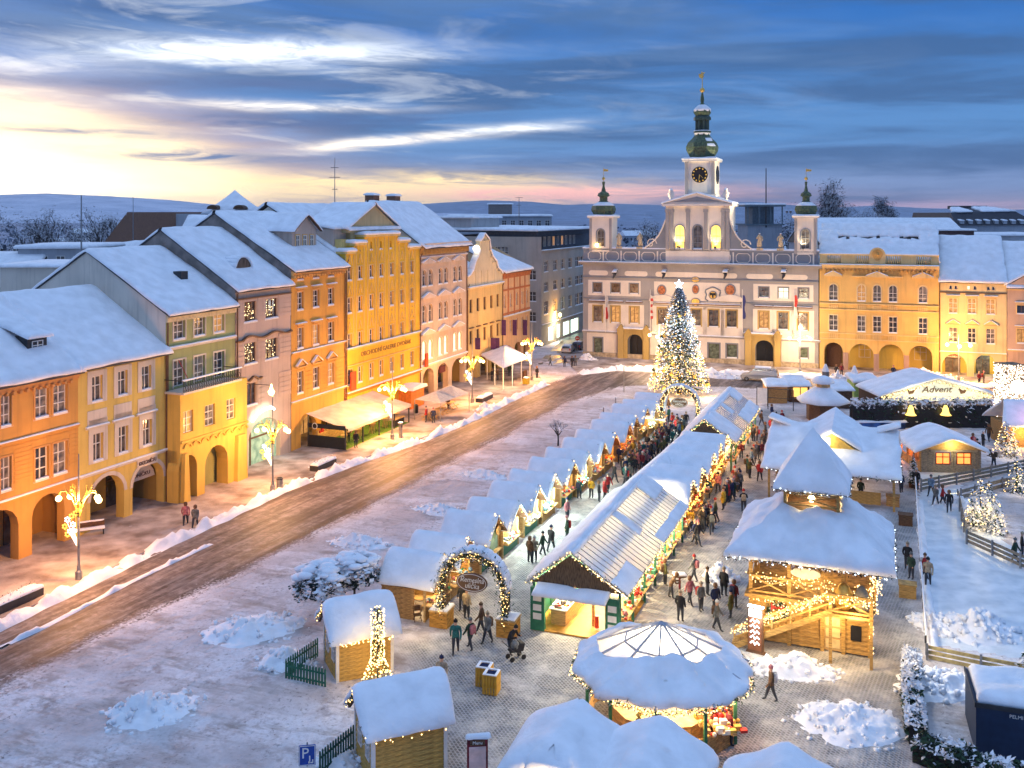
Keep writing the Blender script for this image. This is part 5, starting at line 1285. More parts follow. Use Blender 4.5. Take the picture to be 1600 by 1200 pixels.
arcade_inside(H,[(2,6,0,3.6,1.6,.6),(8,12,0,3.6,1.6,.6)],We,3.8,plaster('yellow_passage',(.42,.30,.10)))
# ================================================================== roofs and buildings beyond
def block(label,px0,px1,py_top,Y,depth,m,snowt=.5,base=0,rows=0,pitch=0,name='background_building',ang=0.,winm=None,cat='building',rowz=2.9,n=None,roofm=None):
 x0 = (px0-800)*Y/FP;x1 = (px1-800)*Y/FP;zt = CH-(py_top-HY)*Y/FP;Wb = (x1-x0)/cos(ang)
 t = thing(name,label,cat,(x0,Y,0),ang)
 mb = MB();mb.box(0,Wb,0,depth,base,zt-pitch);mb.build('wall',m,t)
 if pitch:
  r = MB();r.prism([(-.4,0),(depth+.4,0),(depth/2,pitch)],-.3,Wb+.3);r.v = [(y,x,z+zt-pitch) for x,y,z in r.v];rr_ = r.build('roof',roofm or dark_roof,t)
  if not snowt:
   z_ = zt-pitch;s_ = pitch/(depth/2);snowy('roof_snow',[[(-.4,-.5,z_),(Wb*.75,-.5,z_),(Wb*.75,depth*.22,z_+s_*depth*.22),(-.4,depth*.10,z_+s_*depth*.10)]],rr_,th=.5,wav=.8,res=1.2)
  else: snowy('roof_snow',[[(-.4,-.5,zt-pitch),(Wb+.4,-.5,zt-pitch),(Wb+.4,depth/2,zt),(-.4,depth/2,zt)],[(-.4,depth/2,zt),(Wb+.4,depth/2,zt),(Wb+.4,depth+.5,zt-pitch),(-.4,depth+.5,zt-pitch)]],rr_,th=snowt,res=1.5,wav=.25)
 elif snowt: snowy('roof_snow',[[(-.3,-.3,zt),(Wb+.3,-.3,zt),(Wb+.3,depth,zt),(-.3,depth,zt)]],t,th=snowt,res=2.5,wav=.2)
 n = n or max(1,int(Wb/3.0))
 for r_ in range(rows):
  for i in range(n):
   window(t,(i+.5)*Wb/n,zt-pitch-1.0-1.7-r_*rowz,1.2,1.7,0,(2,2),y=-.02,sill=False,pane=winm or glassd[0])
 return t
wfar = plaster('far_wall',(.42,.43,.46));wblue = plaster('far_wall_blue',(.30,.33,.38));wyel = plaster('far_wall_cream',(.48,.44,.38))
block('low white back building with small windows and a parapet, far left',28,135,388,128,12,wfar,.5,rows=1,n=4)
block('grey gabled outbuilding at the far left edge',-60,30,398,122,14,wfar,.5,pitch=4)
block('long brown roofed hall behind the left row with half its snow slid off',150,335,331,150,26,wfar,0,pitch=7,roofm=tile_roof)
block('white walled rear wing behind the second roof',0,140,417,96,10,whi,.3)
block('broad snow covered roof between the hall and the pink house',262,350,337,135,20,wfar,.5,pitch=7)
# green glass pyramid roof
t = thing('glass_roof','low glass pyramid roof light behind the second snowy roof','roof',G(198,395,18.5),0.)
p = t.location.copy();mb = MB();mb.lathe([(7.5,-3.2),(.3,0)],10);mb.build('glazing',mat('roof_glass',(.30,.42,.44),.25,.2,2),t)
mb = MB()
for i in range(10): a = 2*pi*i/10;mb.bar((7.5*cos(a),7.5*sin(a),-3.15),(.3*cos(a),.3*sin(a),.03),.14)
mb.build('glazing_bars',metal_grey,t)
# conical tower roof with eyebrow dormers
t = thing('tower_roof','steep snow covered tower roof with two small eyebrow windows on the skyline','tower',((367-800)*165/FP,165,0))
z = lambda py: CH-(py-HY)*165/FP
mb = MB();mb.box(-7.5,7.5,-7.5,7.5,10,z(334));mb.build('wall',wfar,t)
mb = MB();mb.lathe([(6.2,z(336)),(3.4,z(321)),(1.6,z(309)),(.8,z(303)),(.05,z(297))],8,rot=pi/8);mb.build('roof_snow',snow,t,smooth=True)
for x in (-2.2,2.2):
 mb = MB();mb.prism([(x+.9*cos(pi*i/8),z(327)+.7*sin(pi*i/8)) for i in range(9)],-5.6,-3);mb.build('roof_window',wood_dark,t)
block('pale flat roofed block beyond the grey office block',700,862,338,245,30,wfar,.5,rows=1,n=12)
tt = block('square stair head on the flat roof, carrying small aerials',763,800,319,262,12,mat('brown_box',(.20,.17,.16)),.3,rows=0,name='roof_house')
tt = block('blue grey control tower with glazed top room behind the right turret',1168,1222,352,205,9,wblue,0,name='observation_tower',cat='tower')
mb = MB();Wb = 54*205/FP;zt_ = CH-(352-HY)*205/FP;mb.box(-.4,Wb+.4,-.4,9.4,zt_,zt_+.3);mb.box(-.6,Wb+.6,-.6,9.6,zt_+4.0,zt_+4.4);mb.box(1.4,Wb-1.4,1.4,8,zt_,zt_+4)
for x in (0,Wb/3,2*Wb/3,Wb): mb.box(x-.12,x+.12,-.2,.0,zt_,zt_+4.1)
mb.build('control_room',mat('blue_steel',(.13,.18,.22)),tt);snowy('roof_snow',[[(-.6,-.6,zt_+4.4),(Wb+.6,-.6,zt_+4.4),(Wb+.6,9.6,zt_+4.4),(-.6,9.6,zt_+4.4)]],tt,th=.3,res=2)
block('long low range with patchy snow roof behind the cream palace',1285,1522,341,215,26,wfar,.4,pitch=6)
block('small brown penthouse with a flat snowy roof',1468,1522,360,182,10,mat('dark_brown_wall',(.09,.05,.05)),.35,name='penthouse')
block('pale classical block with tall windows at the right edge',1520,1680,368,196,20,wfar,.4,rows=2,rowz=4.4,n=8)
t = thing('mansard_roof','large dark mansard roof with a row of dormers on the right skyline','roof',((1490-800)*235/FP,235,0))
z = lambda py: CH-(py-HY)*235/FP;x = lambda px: (px-1490)*235/FP
mb = MB();mb.box(x(1492),x(1625),0,26,6,z(352));mb.build('wall',wfar,t)
mb = MB();A = [(x(1492),-.5,z(352)),(x(1625),-.5,z(352)),(x(1598),3.5,z(330)),(x(1496),3.5,z(332))];mb.poly(A);B = [(x(1496),3.5,z(332)),(x(1598),3.5,z(330)),(x(1575),12,z(323)),(x(1520),12,z(323))];mb.poly(B)
mb.box(x(1518),x(1577),11,13,z(326),z(321));mb.poly([(x(1625),-.5,z(352)),(x(1625),26,z(352)),(x(1598),14,z(330)),(x(1598),3.5,z(330))]);mb.poly([(x(1492),-.5,z(352)),(x(1496),3.5,z(332)),(x(1496),26,z(332)),(x(1492),26,z(352))])
mb.build('roof',mat('dark_slate_blue',(.03,.035,.05),.6),t)
sb = MB();snow_sheet(sb,(x(1496),3.3,z(332)),(x(1530),3.3,z(331)),(x(1530),12,z(324)),(x(1520),12,z(324)),th=.4,wav=.5);snow_sheet(sb,(x(1545),3.3,z(331)),(x(1598),3.3,z(330)),(x(1575),12,z(323.5)),(x(1550),12,z(323.5)),th=.4,wav=.5);sb.build('roof_snow',snow,t,smooth=True)
for i in range(9):
 xx = x(1500)+i*2.1;mb = MB();mb.box(xx,xx+.9,-.3,1.5,z(350),z(345));d_ = mb.build('dormer',wfar,t);snowy('dormer_snow',[[(xx-.1,-.4,z(345)),(xx+1,-.4,z(345)),(xx+1,2,z(343.5)),(xx-.1,2,z(343.5))]],d_,th=.25,ov=0)
# masts and aerials
def mast(label,px,pyb,pyt,Y,arms=(),r=.09):
 x_ = (px-800)*Y/FP;z0 = CH-(pyb-HY)*Y/FP;z1 = CH-(pyt-HY)*Y/FP
 t = thing('mast',label,'mast',(x_,Y,z0));mb = MB();mb.tube([(0,0,-4),(0,0,z1-z0)],[r,r*.6],5);mb.build('pole',metal_grey if r < .15 else metal_dark,t)
 if arms:
  mb = MB()
  for k,w_ in arms: mb.bar((-w_,0,(z1-z0)*k),(w_,0,(z1-z0)*k),.07)
  mb.build('aerial',metal_dark,t)
mast('tall slim mast with a dish rising from the low roofs, far left',127,383,305,118,((.5,.4),),.12)
mast('thin aerial beside the brown roofed hall',208,335,308,150,(),.07)
mast('roof aerial with cross bars above the orange house',523,322,247,125,((.8,.5),(.6,.7),(.35,.35)),.08)
mast('bent aerial on the flat roof beyond the office block',811,334,308,230,((.98,.9),(.5,.6)),.13)
mast('dark flagpole on top of the observation tower',1197,326,263,205,(),.17)
# ================================================================== far land
def ridge(name,pts,Y0,Y1,m,base=-2):
 """range of hills: skyline points (px, py) at distance Y0, its back slope reaching Y1"""
 mb = MB();k = len(mb.v);n = 0;out_ = []
 for i in range(len(pts)-1):
  for j in range(8): t_ = j/8;out_.append((pts[i][0]*(1-t_)+pts[i+1][0]*t_,pts[i][1]*(1-t_)+pts[i+1][1]*t_))
 out_.append(pts[-1]);rows_ = [(Y0*.72,0.),(Y0*.86,.55),(Y0,1.),(Y1,.2)]
 for (yy,hh) in rows_:
  for px,py in out_:
   z1 = CH-(py-HY)*Y0/FP;nn = 1+.10*noise.noise(Vector((px*.015,yy*.002,3)))
   mb.v.append(((px-800)*yy/FP*(Y0/yy)**.5 if 0 else (px-800)*Y0/FP,yy,base+(z1-base)*hh*nn if hh < 1 else z1+.4*noise.noise(Vector((px*.2,0,0)))*Y0/1500))
 w_ = len(out_)
 for j in range(3):
  for i in range(w_-1): a = j*w_+i;mb.f.append((a,a+1,a+w_+1,a+w_));mb.m.append(0)
 return mb.build(name,m,smooth=True,kind='structure')
forest = mat('hazy_snow_forest',(.26,.32,.44),.9,.35,.02,col2=(.15,.20,.30),detail=8)  # blue of the distant air is mixed into the forest colour
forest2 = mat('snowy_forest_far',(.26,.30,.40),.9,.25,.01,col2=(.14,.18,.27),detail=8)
ridge('hill',[(-700,305),(-300,300),(-60,306),(70,302),(160,306),(260,312),(340,320),(460,326),(620,332),(760,334)],3600,5000,mat('hazy_snow_hill',(.62,.64,.74),.9,.25,.01,col2=(.45,.50,.62)))  # this hill's colour is paled and blued to stand for haze
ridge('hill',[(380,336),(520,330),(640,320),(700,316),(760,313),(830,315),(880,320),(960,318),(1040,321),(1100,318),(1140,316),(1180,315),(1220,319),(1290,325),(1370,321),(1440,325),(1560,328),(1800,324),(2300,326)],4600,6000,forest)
# fields and low town
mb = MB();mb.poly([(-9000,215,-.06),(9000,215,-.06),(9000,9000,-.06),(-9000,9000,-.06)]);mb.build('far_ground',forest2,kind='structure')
def far_wood(name,n,box_,hmin,hmax,m1,m2,seed):
 rr = random.Random(seed);mb = MB()
 for i in range(n):
  px = rr.uniform(box_[0],box_[1]);Y_ = box_[2]*(box_[3]/box_[2])**rr.random();x_ = (px-800)*Y_/FP;h = rr.uniform(hmin,hmax);w_ = h*rr.uniform(.35,.6)
  for j in range(22):
   a = rr.uniform(0,6.28);r_ = w_*sqrt(rr.random())*.8;z_ = h*(.25+.75*rr.random());r_ *= (1.1-z_/h)**.5+.1;s_ = h*.14
   c = Vector((x_+r_*cos(a),Y_+r_*sin(a),z_));d1 = Vector((rr.uniform(-1,1),rr.uniform(-1,1),rr.uniform(-.6,.6)))*s_;d2 = Vector((rr.uniform(-1,1),rr.uniform(-.5,.5),rr.uniform(-1,1)))*s_
   mb.poly([c-d1,c+d2,c+d1,c-d2*.7],0 if rr.random() < .55 else 1)
 return mb.build(name,[m1,m2],kind='stuff')
fw1,fw2 = mat('frosted_wood',(.07,.08,.11),.9),mat('frosted_twigs',(.30,.33,.40),.9)
o = far_wood('far_wood',700,(-150,1900,330,1100),8,15,fw1,fw2,3);tag(o,'dark frosted woods and gardens beyond the town','woods')
# distant houses with snow roofs
rr = random.Random(5)
fm_,fn_ = wfar,wyel
for i in range(34):
 px = rr.uniform(960,1560) if i < 26 else rr.uniform(-20,300);Y_ = rr.uniform(330,900);h = rr.uniform(6,11);w_ = rr.uniform(9,22);x_ = (px-800)*Y_/FP
 if px > 900: lab = f'distant house with snowy roof beyond the town hall'
 else: lab = 'distant house with snowy roof beyond the left roofs'
 t = thing('distant_house',lab,'house',(x_,Y_,0),rr.uniform(-.4,.4),'distant houses beyond the town hall' if px > 900 else 'distant houses on the left')
 mb = MB();mb.box(0,w_,0,10,0,h);mb.build('wall',rr.choice((wfar,wyel,wblue)),t)
 mb = MB();mb.prism([(-.5,0),(10.5,0),(5,3.2)],-.3,w_+.3);mb.v = [(y,x,z+h) for x,y,z in mb.v];mb.build('roof',snow,t)
 mb = MB()
 for k in range(int(w_/2.6)): mb.box(.8+k*2.6,2.0+k*2.6,-.05,0,h-3,h-1.4)
 mb.build('windows',lit_warm if i % 6 == 0 else glassd[0],t,kind='stuff')
# ================================================================== trees
def branchy(t,h,spread,seed,m_bark,levels=4,n0=5,droop=0.,trunk_h=.3,upright=False,leafs=0,leafm_=None,leaf_s=.12,snowy_tw=True,r0=None):
 rr = random.Random(seed);mb = MB();tips = []
 r0 = r0 or h*.022
 def grow(p,d,Lg,r,lv):
  q = p+d*Lg;mid = p+d*Lg*.5+Vector((rr.uniform(-1,1),rr.uniform(-1,1),0))*Lg*.06
  mb.tube([p,mid,q],[r,r*.85,r*.65],5 if lv < 2 else 3,caps=False,mi=0 if lv < 2 or not snowy_tw else (1 if rr.random() < .45 else 0))
  tips.append((q,lv))
  if lv >= levels: return
  for i in range(rr.choice((2,3,3)) if lv else n0):
   ax = Vector((rr.uniform(-1,1),rr.uniform(-1,1),rr.uniform(-.4,.6)));k_ = spread*(.35 if upright else .8)
   nd = (d+ax*k_+Vector((0,0,.15-droop))).normalized();st = p+d*Lg*rr.uniform(.55,1) if lv else p+d*Lg*rr.uniform(.7,1.0)
   grow(st,nd,Lg*rr.uniform(.55,.8)*(1.0 if lv else .9),r*.55,lv+1)
 grow(Vector((0,0,0)),Vector((0,0,1)),h*trunk_h,r0,0)
 return mb,tips
bark = mat('bark',(.06,.05,.045),.9);twig_snow = mat('twig_snow',(.72,.74,.80),.8)
def bare_tree(label,px,Y_,pytop,seed,kind='round',base=0.,name='bare_tree'):
 x_ = (px-800)*Y_/FP;h = CH-(pytop-HY)*Y_/FP-base
 t = thing(name,label,'tree',(x_,Y_,base),seed)
 mb,tips = branchy(t,h,.9,seed,bark,5 if kind == 'round' else 5,5,trunk_h=.26 if kind == 'round' else .2,upright=kind != 'round')
 zs = max(v[2] for v in mb.v);k = h/zs;mb.v = [(x*k*(1 if kind == 'round' else .5),y*k*(1 if kind == 'round' else .5),z*k) for x,y,z in mb.v]
 mb.build('trunk',[bark,twig_snow],t)
 rr = random.Random(seed+1);tw2 = MB()
 for q,lv in tips:
  if lv < 3: continue
  q = Vector(q)*k
  if kind != 'round': q.x *= .5;q.y *= .5
  for _ in range(5 if kind == 'round' else 7):
   a = q+Vector((rr.uniform(-1,1),rr.uniform(-1,1),rr.uniform(-.8,1)))*h*.05;b = a+Vector((rr.uniform(-1,1),rr.uniform(-1,1),rr.uniform(-.3,.8)))*h*.035;w_ = Vector((.05,0,.03))*h*.06
   tw2.poly([a-w_,b,a+w_],1 if rr.random() < .45 else 0)
 tw2.build('crown',[bark,twig_snow],t)
bare_tree('large frosted tree with orange tinged crown behind the far left roofs',78,150,325,11,base=8)
bare_tree('tall frosted tree at the far left edge of the view',-6,150,318,12,base=8)
bare_tree('frosted garden tree right of the tall left mast',150,160,330,13,base=8)
bare_tree('dark slim frosted tree standing beside the brown roofed hall',178,175,338,14,base=8)
bare_tree('low frosted tree between the left edge and the mast',35,170,350,15,base=6)
bare_tree('tall dark poplar right of the town hall turret',1296,250,284,16,'pop',name='poplar_tree')
bare_tree('spreading bare tree beside the tall poplar',1324,255,312,17)
bare_tree('small pointed poplar, left of a pair on the right skyline',1379,330,311,18,'pop',name='poplar_tree')
bare_tree('smaller pointed poplar, right of a pair on the right skyline',1393,340,319,19,'pop',name='poplar_tree')
bare_tree('low bare tree before the right hills',1352,300,325,20)
bare_tree('frosted tree behind the left volute of the town hall',1012,260,340,21)
bare_tree('frosted tree right of the observation tower',1230,260,335,22)
bare_tree('thin leafless sapling standing on the snowy square beside the stalls',872,G(872,697).y,655,23)
# ================================================================== ground
A_ = Vector((.364,.931,0));B_ = Vector((.931,-.364,0));MANG = atan2(B_.y,B_.x)
def seglist(pts): return [Vector((G(*p).x,G(*p).y)) for p in pts]
kerb = seglist([(-500,1222),(0,975),(225,865),(440,765),(540,727),(650,690),(735,655),(790,627),(850,600),(905,585)])
redge = seglist([(-560,1310),(0,1078),(200,975),(400,882),(600,782),(720,715),(830,660),(900,625),(975,603),(1100,604),(1300,612),(1700,632)])
redge2 = seglist([(905,585),(960,578),(1100,583),(1300,592),(1700,612)])
def xat(poly,y):
 for a,b in zip(poly,poly[1:]):
  if min(a.y,b.y) <= y <= max(a.y,b.y) and abs(b.y-a.y) > 1e-6: return a.x+(b.x-a.x)*(y-a.y)/(b.y-a.y)
 return None
def inpoly(x,y,P):
 c = False;n = len(P)
 for i in range(n):
  a,b = P[i],P[i-1]
  if (a.y > y) != (b.y > y) and x < (b.x-a.x)*(y-a.y)/(b.y-a.y)+a.x: c = not c
 return c
road_poly = kerb+redge2[1:]+list(reversed(redge))
def dseg(x,y,a,b):
 d = b-a;l2 = d.length_squared;t = max(0,min(1,((x-a.x)*d.x+(y-a.y)*d.y)/l2));return hypot(x-a.x-d.x*t,y-a.y-d.y*t)
rp_edges = list(zip(road_poly,road_poly[1:]+road_poly[:1]))
def sd_road(x,y):
 d = min(dseg(x,y,a,b) for a,b in rp_edges);return d if inpoly(x,y,road_poly) else -d
# market paving: worn cobbles in the alleys and the open places
cob = [seglist(p) for p in ([(640,1010),(830,940),(1180,1000),(1440,1010),(1420,1260),(700,1300),(640,1100)],[(1010,880),(1140,700),(1180,640),(1240,640),(1200,760),(1180,1010),(1000,960)],[(690,960),(850,830),(1010,660),(1050,640),(1070,680),(900,830),(830,920),(830,1000),(690,1000)],[(1360,840),(1430,740),(1446,1010),(1380,1100)])]
def in_cob(x,y): return any(inpoly(x,y,p) for p in cob)
rink = seglist([(1432,740),(1500,738),(1512,800),(1600,862),(1800,900),(1800,1030),(1600,1032),(1446,1008)])
def hgt(x,y,road,cobm):
 q = Vector((x,y,0));a = x*A_.x+y*A_.y;b = x*B_.x+y*B_.y
 n1 = noise.noise(q*.22);n2 = noise.noise(Vector((a*.35,b*1.4,5)));n3 = noise.noise(q*2.1)
 h = .05+.05*n1+.09*max(0,noise.noise(q*.6+Vector((9,9,0))))+.07*n2*max(0,.4+n1)+.035*n3
 return h*(1-road)*(1-.75*cobm)
import numpy as np
step = .38;x0_,x1_,y0_,y1_ = -46.,66.,34.,172.
def build_ground():
 ys = [y0_]
 while ys[-1] < y1_: ys.append(ys[-1]+step*max(.75,ys[-1]/75))
 nx = int((x1_-x0_)/.42);xs = [x0_+(x1_-x0_)*i/nx for i in range(nx+1)]
 V,RD,CB,RK = [],[],[],[];W_ = len(xs)
 for y in ys:
  for x in xs:
   wob = .7*noise.noise(Vector((x*.35,y*.35,1)))+.25*noise.noise(Vector((x*1.3,y*1.3,4)))
   d = sd_road(x,y)+wob if -3 < (x-(-30)) else -5
   road = max(0,min(1,d/3.0+.5))
   xw,yw = x+.9*noise.noise(Vector((x*.5,y*.5,7))),y+.9*noise.noise(Vector((x*.5,y*.5,17)))
   cm = 1. if in_cob(xw,yw) else 0.;rk = 1. if inpoly(x,y,rink) else 0.
   z = hgt(x,y,road,cm)*(1-.9*rk)
   V.append((x,y,z));RD.append(road);CB.append(cm);RK.append(rk)
 # blur the paving mask
 n = len(ys);C = np.array(CB).reshape(n,W_)
 for _ in range(3): C = (C+np.roll(C,1,0)+np.roll(C,-1,0)+np.roll(C,1,1)+np.roll(C,-1,1))/5
 CB = C.ravel()
 F = {'road': [],'square': [],'ice_rink': []}
 for j in range(n-1):
  for i in range(W_-1):
   a = j*W_+i;f = (a,a+1,a+1+W_,a+W_)
   k = 'ice_rink' if RK[a] and RK[a+1+W_] else ('road' if RD[a] > .5 else 'square');F[k].append(f)
 for k,fs in F.items():
  used = sorted({i for f in fs for i in f});mp = {u: i for i,u in enumerate(used)}
  me = bpy.data.meshes.new(k);me.from_pydata([V[u] for u in used],[],[tuple(mp[i] for i in f) for f in fs])
  at = me.attributes.new('road_wear','FLOAT','POINT');at.data.foreach_set('value',[RD[u] for u in used])
  at = me.attributes.new('paving','FLOAT','POINT');at.data.foreach_set('value',[float(CB[u]) for u in used])
  me.polygons.foreach_set('use_smooth',[True]*len(fs));me.materials.append(gmat if k != 'ice_rink' else ice);obj(k,me,kind='structure')
def ground_material():
 m = bpy.data.materials.new('snowy_ground');t,b = nodes_of(m)
 def nd(ty,**kw):
  n = t.nodes.new(ty)
  for k,v in kw.items(): setattr(n,k,v)
  return n
 tcn = nd('ShaderNodeTexCoord')
 def mapping(rz,sc):
  mp = nd('ShaderNodeMapping');mp.inputs['Rotation'].default_value = (0,0,rz);t.links.new(tcn.outputs['Object'],mp.inputs[0])
  m2 = nd('ShaderNodeMapping');m2.inputs['Scale'].default_value = sc;t.links.new(mp.outputs[0],m2.inputs[0]);return m2.outputs[0]
 def nz(vec,sc,det=5,ro=.6):
  n = nd('ShaderNodeTexNoise');n.inputs['Scale'].default_value = sc;n.inputs['Detail'].default_value = det;n.inputs['Roughness'].default_value = ro;t.links.new(vec,n.inputs[0]);return n.outputs[0]
 def mr(v,a,b_,c=0.,d=1.):
  n = nd('ShaderNodeMapRange');n.clamp = True
  for i,x in enumerate((a,b_,c,d)): n.inputs[i+1].default_value = x
  t.links.new(v,n.inputs[0]);return n.outputs[0]
 def mth(op,a,b_,cl=False):
  n = nd('ShaderNodeMath',operation=op,use_clamp=cl)
  for i,x in enumerate((a,b_)):
   if isinstance(x,(int,float)): n.inputs[i].default_value = x
   else: t.links.new(x,n.inputs[i])
  return n.outputs[0]
 def mix(f,a,b_):
  n = nd('ShaderNodeMix',data_type='RGBA')
  for s_,x in ((n.inputs[0],f),(n.inputs[6],a),(n.inputs[7],b_)):
   if isinstance(x,tuple): s_.default_value = (*x,1)
   elif isinstance(x,(int,float)): s_.default_value = x
   else: t.links.new(x,s_)
  return n.outputs[2]
 along = mapping(-MANG+.04,(1,.07,1));plain = mapping(0,(1,1,1));cross = mapping(-MANG,(.2,1,1))
 wear = nd('ShaderNodeAttribute',attribute_name='road_wear').outputs['Fac'];pav = nd('ShaderNodeAttribute',attribute_name='paving').outputs['Fac']
 tracks = nz(along,1.6,6,.65);blot = nz(plain,.35,5);fine = nz(plain,5,5,.7);cr = nz(cross,.9,6,.7)
 sn = mix(mr(fine,.35,.7),(.84,.82,.84),(.66,.62,.63));sn = mix(mr(nz(plain,.16,6,.6),.40,.60,0,.75),sn,(.50,.43,.42));sn = mix(mth('MULTIPLY',mr(nz(plain,.9,6,.7),.48,.60),mr(blot,.4,.6)),sn,(.42,.36,.35))
 sn = mix(mth('MULTIPLY',mr(cr,.50,.64),mr(blot,.35,.6,.2,.9)),sn,(.34,.29,.26))
 sn = mix(mth('MULTIPLY',mr(fine,.56,.66),mr(tracks,.45,.62)),sn,(.20,.17,.16))
 rd = mix(mr(tracks,.38,.62),(.06,.045,.04),(.19,.148,.132));rd = mix(mr(nz(along,1.9,7,.75),.52,.70,0,.7),rd,(.40,.36,.35));rd = mix(mth('MULTIPLY',mr(nz(plain,1.3,8,.75),.46,.62),mr(tracks,.4,.6,.3,1.)),rd,(.34,.29,.27));rd = mix(mr(nz(along,.5,3),.54,.62,0,.8),rd,(.055,.04,.032))
 # cobbles: staggered rows of small setts with frost between
 br = nd('ShaderNodeTexBrick');t.links.new(mapping(-MANG+.785,(1,1,1)),br.inputs[0]);br.inputs['Scale'].default_value = 1;br.inputs['Brick Width'].default_value = .24;br.inputs['Row Height'].default_value = .16;br.inputs['Mortar Size'].default_value = .026
 br.inputs['Color1'].default_value = (.10,.11,.12,1);br.inputs['Color2'].default_value = (.19,.19,.19,1);br.inputs['Mortar'].default_value = (.36,.37,.39,1)
 cobc = mix(mr(nz(plain,.5,7,.7),.44,.66,0,.85),br.outputs[0],(.60,.58,.56));cobc = mix(mr(fine,.5,.7,0,.6),cobc,(.30,.28,.25))
 c = mix(pav,sn,cobc);c = mix(mr(mth('ADD',wear,mth('MULTIPLY',mth('SUBTRACT',mth('ADD',tracks,fine),1.0),1.1)),.38,.66),c,rd)
 t.links.new(c,b.inputs['Base Color'])
 r_ = mix(mr(wear,.5,.9),(.85,)*3,(.60,)*3);t.links.new(r_,b.inputs['Roughness']);b.inputs['Specular IOR Level'].default_value = .35
 bp = nd('ShaderNodeBump');bp.inputs['Strength'].default_value = .9;bp.inputs['Distance'].default_value = .12
 hh = mth('ADD',mth('MULTIPLY',fine,.5),mth('ADD',tracks,nz(plain,1.7,6)));hh = mth('MULTIPLY',hh,mr(wear,.3,.8,1.,.18));t.links.new(hh,bp.inputs['Height']);t.links.new(bp.outputs[0],b.inputs['Normal'])
 return m
gmat = ground_material()
ice = mat('ice',(.80,.84,.86),.32,.2,.8,bump=.25,bscale=4,col2=(.60,.67,.71),spec=.5)
build_ground()
mb = MB();mb.poly([(-400,-60,-.12),(400,-60,-.12),(400,218,-.12),(-400,218,-.12)]);mb.build('ground',snow_rough,kind='structure')
# raised pavements with snow piled along the kerb
def strip(name,P,Q,z,m,th=.12,res=.9):
 mb = MB();n = 40
 def at(P,t):
  L_ = [0]
  for a,b in zip(P,P[1:]): L_.append(L_[-1]+(b-a).length)
  s_ = t*L_[-1]
  for i in range(len(P)-1):
   if s_ <= L_[i+1]+1e-9: k = (s_-L_[i])/(L_[i+1]-L_[i]);return P[i].lerp(P[i+1],k)
  return P[-1]
 n = 150;mseg = 16;k = 0
 for i in range(n+1):
  a,b = at(P,i/n),at(Q,i/n)
  for j in range(mseg+1):
   p = a.lerp(b,j/mseg);q = Vector((p.x,p.y,0));mb.v.append((p.x,p.y,z+.03*noise.noise(q*1.1)+.02*noise.noise(q*3)))
 for i in range(n):
  for j in range(mseg): a = i*(mseg+1)+j;mb.f.append((a,a+1,a+mseg+2,a+mseg+1));mb.m.append(0)
 k = len(mb.v);
 for i in range(n+1): p = at(P,i/n);mb.v.append((p.x,p.y,z+.01));mb.v.append((p.x,p.y,0))
 for i in range(n): mb.f.append((k+2*i,k+2*i+1,k+2*i+3,k+2*i+2));mb.m.append(0)
 return mb.build(name,m,smooth=True,kind='structure')
pvm = mat('trodden_pavement',(.58,.50,.46),.8,.2,.45,bump=.8,bscale=7,col2=(.20,.155,.13),stretch=(1,1,1),thr=(.34,.70),detail=9)
fac = [Vector((G(px,LY(px)).x,G(px,LY(px)).y)) for px in (-500,-200,0,122,259,368,455,540,656,730,786,828)]
fac = [p+Vector((-.931,.364))*4.2 for p in fac]+[Vector((G(846,541).x-4,G(846,541).y))]
strip('pavement',kerb[:-1],fac,.14,pvm)
th_ = [Vector((TF.W(-6,4).x,TF.W(-6,4).y)),Vector((TF.W(WT+60,4).x,TF.W(WT+60,4).y))]
strip('pavement',[p for p in redge2[0:]],th_,.15,pvm)
# street leading away left of the town hall
mb = MB();q = [G(838,560),G(908,560),TF.W(-1,60),TF.W(-20,62)];mb.poly([(p.x,p.y,.05) for p in (G(835,572),G(908,575),TF.W(-1,40),TF.W(-14,44))]);mb.build('side_street',mat('wet_street',(.22,.17,.14),.4,.4,.5,bump=.5,bscale=3),kind='structure')
def berm(name,label,P,w,h,seed,lumps=1.0,mt=None,stuff=True):
 """ridge of cleared snow along a line"""
 mb = MB();L_ = [0]
 for a,b in zip(P,P[1:]): L_.append(L_[-1]+(b-a).length)
 n = max(4,int(L_[-1]/.35));m_ = 8
 for i in range(n+1):
  s_ = L_[-1]*i/n;k = max(j for j in range(len(P)-1) if L_[j] <= s_+1e-9);t = (s_-L_[k])/(L_[k+1]-L_[k]);c = P[k].lerp(P[k+1],t);d = (P[k+1]-P[k]).normalized();nn = Vector((-d.y,d.x))
  e = min(1,min(i,n-i)/3+.05)
  for j in range(m_+1):
   x = (j/m_-.5);q = c+nn*x*w*(1+.3*noise.noise(Vector((s_*.5,seed,0))));qq = Vector((q.x,q.y,seed))
   z = h*e*(cos(x*pi))**.8 if abs(x) < .5 else 0;z *= (1+.9*lumps*noise.noise(qq*.7)+.7*lumps*noise.noise(qq*2.4));mb.v.append((q.x,q.y,max(-.02,z)+.02))
 for i in range(n):
  for j in range(m_): a = i*(m_+1)+j;mb.f.append((a,a+1,a+m_+2,a+m_+1));mb.m.append(0)
 o = mb.build(name,mt or snow,smooth=True)
 if stuff: o['kind'] = 'stuff'
 tag(o,label,'snow');return o
berm('snow_bank','long ridge of cleared snow along the left kerb of the road',[p+Vector((.3,-.1)) for p in kerb[:-1]],1.3,.30,1,2.2)
berm('snow_bank','thin broken line of snow running down the near side of the road',[Vector((G(*p).x,G(*p).y)) for p in ((-60,1040),(60,985),(200,912),(330,850))],.45,.10,4,3.0)
berm('snow_bank','ridge of cleared snow in front of the town hall',redge2,1.8,.55,2)
